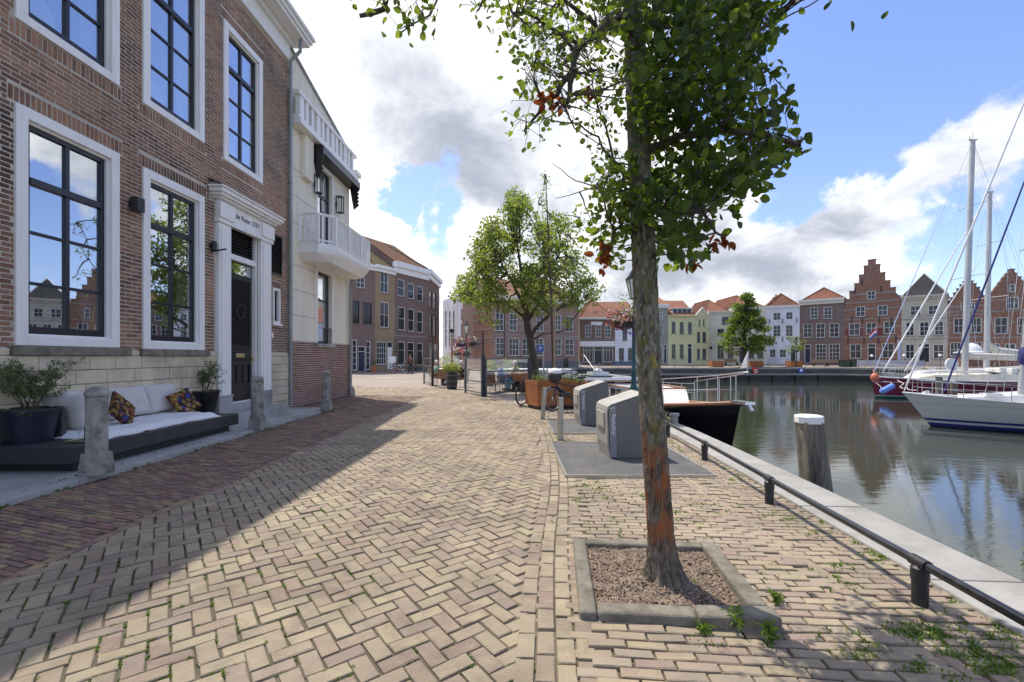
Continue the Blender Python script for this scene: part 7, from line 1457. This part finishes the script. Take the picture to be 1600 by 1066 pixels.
s = MB(); s.lathe([(.08, 0), (.08, .16), (.11, .17), (.11, .22), (.03, .23)], (3.6, 10.15, .03), 12); o = s.build('mooring_bollard', m_concrete, None, smooth=True); tag(o, 'small pale mooring bollard on the coping beside the black cruiser', 'bollard')
pts = [(3.5 + R.gauss(0, .06), 11.0 + R.gauss(0, .5), .02) for k in range(30)]; o = blades(pts, 'quay_weeds', m_leaf3, None, .22, .006, 6, .03); tag(o, 'tall weeds growing on the coping beside the black hull', 'weeds')
# yachts
def mast(T, t, x, h, r, zf, stays=True, spread=(.42, .72), bw=1.5, rake=0.0, L_=11, stern=-.1):
    top = Vector((x + rake * h, 0, zf + h)); s = MB(T); s.tube([(x, 0, zf), (x + rake * h * .5, 0, zf + h * .5), top], [r, r, r * .82], 10); s.build('mast', m_mast, t, smooth=True)
    s = MB(T); s.box(top.x - .3, -.03, top.z, top.x + .25, .03, top.z + .06); s.tube([top, top + Vector((0, 0, .6))], .012, 4); s.tube([top + Vector((.2, 0, .05)), top + Vector((.2, 0, .3))], .02, 4); s.build('masthead', m_blackm, t)
    for k in spread:
        z = zf + h * k; xx = x + rake * h * k; s = MB(T); s.tube([(xx - .15, -bw * (1.1 - k * .6), z), (xx, 0, z + .02), (xx - .15, bw * (1.1 - k * .6), z)], .03, 6); s.build('spreader', m_mast, t)
    s = MB(T)
    for sg in (-1, 1):
        pr = [Vector((x - .15, sg * bw, zf))] + [Vector((x + rake * h * k - .15, sg * bw * (1.1 - k * .6), zf + h * k)) for k in spread] + [top]
        s.tube(pr, .010, 4); s.tube([Vector((x + .5, sg * bw, zf)), Vector((x + rake * h * spread[0], 0, zf + h * spread[0]))], .010, 4)
    for y in (-.25, .25): s.tube([top, (stern, y, zf)], .010, 4)
    s.tube([(x + .14, .05, zf + 1), top], .008, 4); s.tube([(x + .2, -.06, zf + 1), top], .008, 4); s.build('rigging', m_ss, t); return top
def stay(T, t, a, b, r, mat, name): s = MB(T); a = Vector(a); b = Vector(b); s.tube([a, a.lerp(b, .03), a.lerp(b, .5), a.lerp(b, .93), b], [r * .4, r, r * .95, r * .7, r * .4], 8); s.build(name, mat, t, smooth=True)
t, T = boat('sailing_yacht', 'white sailing yacht with navy stripes, nearest yacht at the right edge', 'sailing boat', (17.25, 20.2), (.924, -.382), 11.0, 'sailing yachts moored at the right')
navy = (.02, .025, .13); wh = (.50, .49, .45)
h, d, L1, L2, sec = hull(T, 11, 3.4, 1.42, 1.15, 1.2, .5, 1.3, .7); h.build('hull', bandmat('white_hull_paint', [(-.5, (.01, .01, .015)), (.03, navy), (.17, wh), (.27, navy), (.36, wh), (.98, (.2, .2, .2)), (.995, wh)]), t, smooth=True); d.build('deck', m_gel, t)
for Ln in (L1, L2): s = MB(T); s.tube([p + Vector((0, 0, .02)) for p in Ln], .03, 6); s.build('toe_rail', m_gel, t, smooth=True)
s = MB(T); s.prism([(2.6, -1.05), (6.5, -1.0), (9.0, -.4), (9.0, .4), (6.5, 1.0), (2.6, 1.05)], 1.1, [1.62, 1.6, 1.36, 1.36, 1.6, 1.62]); s.build('coachroof', m_gel, t, bevel=.06, seg=3)
for sg in (-1, 1):
    s = MB(T); s.box(3.2, sg * 1.03, 1.3, 6.2, sg * 1.045, 1.46); s.build('cabin_window', m_fglass, t)
MB(T).box(6.4, 1.55, .86, 7.2, 1.72, .94).build('hull_port', m_black, t) if False else None
YACHTS.append((t, T, 1.26)); pulpit(T, L1, L2, t, .62, 4, .1); lifeline(T, L1, L2, 3, 22, .6, t, 7); top = mast(T, t, 7.15, 15.0, .11, 1.25, rake=-.07, L_=11)
stay(T, t, (10.95, 0, 1.5), top, .042, m_sailw, 'furled_genoa'); stay(T, t, (9.6, 0, 1.45), (7.15 - .75, 0, 12.3), .038, m_sailb, 'furled_staysail')
s = MB(T); s.tube([(7.0, 0, 2.3), (4.0, 0, 2.2)], .06, 8); s.build('boom', m_mast, t); s = MB(T); s.tube([(7.08, 0, 3.4), (7.05, 0, 2.9), (6.8, 0, 2.5), (5.5, 0, 2.42), (4.0, 0, 2.35)], [.12, .2, .26, .2, .12], 10); s.build('sail_cover', m_sailb, t, smooth='all')
s = MB(T); s.box(8.0, .2, 1.4, 8.5, .7, 1.52); s.tube([(10.2, -.2, 1.4), (10.2, .2, 1.5)], .08, 8); s.build('deck_gear', m_gel, t)
t, T = boat('sailing_yacht', 'dark red sailing yacht with the tallest mast behind the white yacht', 'sailing boat', (26.3, 33.5), (.998, -.05), 13.0, 'sailing yachts moored at the right')
bur = (.16, .012, .035)
h, d, L1, L2, sec = hull(T, 13, 3.9, 1.55, 1.3, 1.3, .5, .35, .7); h.build('hull', bandmat('dark_red_hull_paint', [(-.5, (.01, .02, .015)), (.02, (.02, .09, .07)), (.16, (.5, .48, .44)), (.22, bur), (1.16, (.5, .42, .38)), (1.2, bur)]), t, smooth=True); d.build('deck', m_gel, t)
for Ln in (L1, L2): s = MB(T); s.tube([p + Vector((0, 0, .03)) for p in Ln], .045, 6); s.build('toe_rail', m_gel, t, smooth=True)
s = MB(T); s.prism([(2.0, -1.1), (9.5, -1.1), (10.4, -.5), (10.4, .5), (9.5, 1.1), (2.0, 1.1)], 1.25, [1.85, 1.75, 1.5, 1.5, 1.75, 1.85]); s.build('coachroof', m_sailc, t, bevel=.06); s = MB(T); s.prism([(1.5, -1.0), (4.2, -1.0), (4.2, 1.0), (1.5, 1.0)], 1.8, [2.35, 2.2, 2.2, 2.35]); s.build('doghouse', m_gel, t, bevel=.06)
for sg in (-1, 1):
    for x0 in (1.9, 3.0): MB(T).box(x0, sg * .995, 1.92, x0 + .8, sg * 1.01, 2.15).build('cabin_window', m_fglass, t)
YACHTS.append((t, T, 1.82)); pulpit(T, L1, L2, t, .75, 5, .2); lifeline(T, L1, L2, 3, 22, .65, t, 7); top = mast(T, t, 6.5, 17.0, .19, 1.7, rake=-.034, bw=1.7)
stay(T, t, (12.9, 0, 1.7), top, .03, m_ss, 'forestay'); s = MB(T); s.tube([(6.35, 0, 2.9), (1.5, 0, 2.8)], .08, 8); s.build('boom', m_mast, t); s = MB(T); s.tube([(6.4, 0, 3.3), (6.2, 0, 3.1), (4, 0, 3.05), (1.6, 0, 2.95)], [.1, .22, .2, .12], 10); s.build('sail_cover', m_sailc, t, smooth='all')
s = MB(T); s.lathe([(.01, -.08), (.42, -.06), (.42, .06), (.01, .1)], (0, 0, 0), 20); dv = s.v; s2 = MB(); s2.add([T @ Matrix.Translation((8.6, 1.4, 2.5)) @ RX(90) @ (T.inverted() @ v) for v in dv], s.f); s2.build('round_cover', m_gel, t, smooth=True)
m_rbl = M('orange_buoy', [(.45, .10, .05), (.55, .15, .08)], .5, 4); m_fbl = M('blue_fender', [(.10, .20, .55), (.14, .26, .62)], .5, 4)
p = at(1367, 590, 33.0); s = MB(); s.ball(p, .27, .27, .33, 16, 10); s.tube([p, p + Vector((.1, .3, .55))], .02, 5); o = s.build('ball_fender', m_rbl, None, smooth='all'); tag(o, 'orange red ball fender hanging at the bow of the dark red yacht', 'fender')
a = at(1378, 612, 31.8); b = at(1395, 603, 31.8); s = MB(); s.tube([a - (b - a) * .15, a, b, b + (b - a) * .15], [.05, .2, .2, .05], 12); o = s.build('long_fender', m_fbl, None, smooth=True); tag(o, 'long blue fender hung on the side of the dark red yacht', 'fender')
s = MB(); s.tube([at(1367, 597, 32.9), at(1376, 604, 32.3), at(1379, 612, 31.8)], .02, 5); s.tube([b, at(1392, 597, 32.4), at(1380, 596, 32.8)], .02, 5); o = s.build('fender_rope', m_rope, None); tag(o, 'slack white ropes of the fenders on the dark red hull', 'rope')
t, T = boat('sailing_yacht', 'cream white sailing yacht behind the dark red yacht, with the second mast', 'sailing boat', (30.3, 37.5), (.999, -.03), 12.0, 'sailing yachts moored at the right')
h, d, L1, L2, sec = hull(T, 12, 3.6, 1.75, 1.5, 1.5, .5, .9, .7); h.build('hull', bandmat('cream_hull_paint', [(-.5, (.01, .01, .015)), (.05, wh), (1.2, (.05, .05, .06)), (1.27, wh)]), t, smooth=True); d.build('deck', m_gel, t)
s = MB(T); s.prism([(2.0, -1.1), (8.5, -1.1), (9.4, -.5), (9.4, .5), (8.5, 1.1), (2.0, 1.1)], 1.4, [2.1, 1.95, 1.7, 1.7, 1.95, 2.1]); s.build('coachroof', m_gel, t, bevel=.06); YACHTS.append((t, T, 2.0)); pulpit(T, L1, L2, t, .7, 4); lifeline(T, L1, L2, 3, 22, .65, t, 7)
top = mast(T, t, 3.7, 14.8, .18, 1.6, rake=-.02, bw=1.7); stay(T, t, (11.9, 0, 1.8), top, .055, m_sailw, 'furled_genoa'); stay(T, t, (10.2, 0, 1.8), (3.5, 0, 12.0), .04, m_sailw, 'furled_staysail')
s = MB(T); s.tube([(3.6, 0, 3.0), (-1.2, 0, 2.9)], .09, 8); s.build('boom', m_mast, t); s = MB(T); s.tube([(3.62, 0, 4.6), (3.5, 0, 4.0), (2.9, 0, 3.5), (1.5, 0, 3.3), (-1.0, 0, 3.25)], [.1, .2, .32, .34, .25], 10); s.build('sail_cover', m_sailc, t, smooth='all')
t, T = boat('covered_boat', 'boat under a long white cover behind the planters', 'boat', (4.4, 31.0), (-1.0, .35), 5.2)
h, d, L1, L2, sec = hull(T, 5.2, 2.0, 2.05, 1.9, 1.9, .3, .4, .85); h.build('hull', m_gel, t, smooth=True); s = MB(T); s.prism([(-.1, -1.02), (4.2, -.95), (5.1, 0), (4.2, .95), (-.1, 1.02)], 1.95, 2.18); s.build('cover', m_sheet, t, bevel=.05)
def clutter(T, t, L1, x0, x1, z, n, seed):
    st = R.getstate(); R.seed(seed)
    for k in range(n):
        x = R.uniform(x0, x1); y = R.choice((-1, 1)) * R.uniform(.1, .8); s = MB(T)
        c = R.randrange(4)
        if c == 0: s.torus((x, y, z + .04), R.uniform(.1, .2), .03, 'z', 14, 5); s.build('rope_coil', m_rope, t, smooth='all')
        elif c == 1: s.lathe([(.1, 0), (.09, .08), (.07, .12), (.08, .2), (.02, .22)], (x, y, z), 12); s.build('winch', m_ss, t, smooth=True)
        elif c == 2: s.box(x - .25, y - .2, z, x + .25, y + .2, z + .07); s.build('deck_hatch', m_fglass, t, bevel=.01)
        else: s.tube([(x - .6, y, z + .1), (x + .6, y + .1, z + .12)], .05, 8); s.build('rolled_canvas', m_sailc, t, smooth=True)
    R.setstate(st)
for nm, T_, zz in YACHTS: clutter(T_, nm, None, 3, 9.5, zz, 12, len(nm.name) + int(zz * 10))
for x, Y, ytop, lab in ((1490, 23.5, 598, 'grey wooden mooring post behind the bow of the white yacht'), (1467, 25, 590, 'slim grey mooring post between the white and the dark red yacht')):
    a = at(x, 600, Y); b = at(x, ytop, Y); t = thing('mooring_pile', lab, 'mooring pile', (a.x, Y, -1.5), 0, 'mooring posts between the yachts'); s = MB(); s.tube([(a.x, Y, -2), (a.x + .02, Y, 0), b], [.17, .16, .15], 12); s.build('pile', m_pile, t, smooth=True); MB().lathe([(.16, 0), (.17, .05), (.01, .08)], b, 12).build('cap', m_zinc, t)
T_ = YACHTS[0][1]
s = MB(); q = T_ @ Vector((10.6, .1, 1.45)); s.tube(bend(q, (q.x + 2.2, q.y + 3.5, .2), .04, 7), .018, 5); o = s.build('mooring_rope', m_rope, None); tag(o, 'pale rope from the bow of the white yacht to the post behind it', 'rope')
# ---------------------------------------------------------------- far quay furniture
p = at(1180.5, 580, 57.6); t = thing('lifebuoy_cabinet', 'red lifebuoy cabinet on the far quay wall', 'cabinet', tuple(p)); MB().box(p.x - .3, 57.55, p.z - .5, p.x + .3, 57.8, p.z + .45).build('cabinet', m_redp, t); s = MB(); s.torus((p.x, 57.53, p.z), .18, .05, 'y', 16, 6); s.build('lifebuoy', m_white, t)
p = at(1252, 579.5, 57.6); t = thing('quay_sign', 'small blue and white sign on the far quay wall', 'sign', tuple(p)); MB().box(p.x - .28, 57.6, p.z - .35, p.x + .28, 57.7, p.z + .35).build('plate', m_blup, t); MB().box(p.x - .16, 57.58, p.z - .08, p.x + .16, 57.6, p.z + .25).build('white_field', m_white, t)
def bench(x, Y, z, lab):
    p = at(x, 570, Y); t = thing('bench', lab, 'bench', (p.x, Y, z), 0, 'benches before the houses across the water'); MB().box(p.x - .9, Y - .25, z + .42, p.x + .9, Y + .2, z + .47).build('seat', m_wood, t); MB().box(p.x - .9, Y + .2, z + .5, p.x + .9, Y + .25, z + .9).build('backrest', m_wood, t)
    for k in (-.8, .8): MB().box(p.x + k - .05, Y - .2, z, p.x + k + .05, Y + .2, z + .42).build('leg', m_blackm, t)
bench(1281, 61.5, .3, 'wooden bench under the left ground floor window of the brown brick house'); bench(1303, 61, .3, 'wooden bench under the right ground floor window of the brown brick house'); bench(1143, 64, .3, 'pale bench before the cream house left of the conical tree')
for x, lab in ((1320, 'left dark green crate container before the stepped gable house'), (1334, 'right dark green crate container before the stepped gable house')):
    p = at(x, 570, 59.5); t = thing('storage_box', lab, 'box', (p.x, 59.5, .25), 0, 'dark green storage boxes'); MB().box(p.x - .5, 59.2, .15, p.x + .5, 59.9, 1.05).build('box', m_green, t, bevel=.02); MB().box(p.x - .54, 59.16, 1.052, p.x + .54, 59.94, 1.12).build('lid', m_blackm, t)
p = at(1405, 568, 55.5); t = thing('banner_flag', 'tall pale blue banner standing between the stepped gable and beige houses', 'banner', (p.x, 55.5, .2)); s = MB(); s.tube([(p.x - .18, 55.5, .2), (p.x - .18, 55.5, 3.6)], .025, 6); s.build('pole', m_ss, t); s = MB(); s.box(p.x - .15, 55.49, .7, p.x + .22, 55.51, 3.5); s.build('cloth', M('banner_blue', [(.38, .42, .62), (.45, .48, .68)], .8, 3), t)
p = at(1360, 520, 60.6); t = thing('flag', 'red white and blue flag on a slanted pole at the big stepped gable', 'flag', (p.x, 60.7, p.z)); s = MB(); s.tube([(p.x + .2, 61.0, p.z - .5), (p.x - .1, 59.5, p.z + .8)], .03, 6); s.build('pole', m_white, t)
for k, m_ in enumerate((m_redp, m_white, m_blup)):
    s = MB(); P_ = [(p.x - .1 - .42 * j / 4 * 2.2, 59.5 + .12 * math.sin(j * 1.4), p.z + .55 - .30 * k - .18 * j) for j in range(5)]
    for a, b in zip(P_, P_[1:]): s.quad(a, b, (b[0], b[1], b[2] - .3), (a[0], a[1], a[2] - .3))
    s.build('stripe', m_, t)
m_bar = M('barrier_cloth', [(.42, .42, .48), (.55, .53, .56), (.4, .3, .3)], .8, 1.2)
for i in range(8):
    p = at(1345 + i * 13, 570, 57 - i * .85); yb = p.y; t = thing('terrace_barrier', ['first','second','third','fourth','fifth','sixth','seventh','last'][i] + ' pale cloth barrier from the left of the row on the far quay', 'barrier', (p.x, yb, .2), 0, 'cloth barriers of the far terrace'); MB().box(p.x - .40, yb - .03, .35, p.x + .5, yb, 1.1).build('cloth', m_bar, t)
    for k in (-.45, .55): MB().box(p.x + k - .03, yb - .05, .1, p.x + k + .03, yb + .02, 1.2).build('post', m_ss, t)
p = at(1517, 570, 48.5); t = thing('kiosk', 'small round brick kiosk with pale dome roof seen between the masts', 'kiosk', (p.x, 48.5, .2)); s = MB(); s.lathe([(1.2, .1), (1.2, 1.9)], (p.x, 48.5, 0), 12); s.build('brick_wall', b_red, t); s = MB(); s.lathe([(1.4, 1.9), (1.4, 2.0), (1.0, 2.1), (.85, 2.5), (.5, 2.85), (.01, 3.0)], (p.x, 48.5, 0), 16); s.build('dome', m_gel, t, smooth=True)
for i, (x, lab) in enumerate(((1362, 'white parasol lamp left of the black door of the stepped gable'), (1413, 'white globe lamp before the beige house, left'), (1469, 'white globe lamp before the beige house, right'))):
    Yg = (57.5, 53.5, 50)[i]; p = at(x, 558, Yg); t = thing('globe_lamp', lab, 'lamp', (p.x, Yg, .2), 0, 'globe lamps of the far terrace'); MB().tube([(p.x, Yg, .2), (p.x, Yg, 1.5)], .03, 6).build('pole', m_blackm, t); s = MB(); s.ball((p.x, Yg, 1.65), .18); s.build('globe', m_white, t, smooth='all')
s = MB(); x = 30
for i in range(16): s.lathe([(.05, .1), (.05, .75)], (4 + i * 2.4, 58.6, .05), 6)
o = s.build('quay_posts', m_zinc, None, kind='stuff'); tag(o, 'row of thin posts along the edge of the far quay', 'posts')
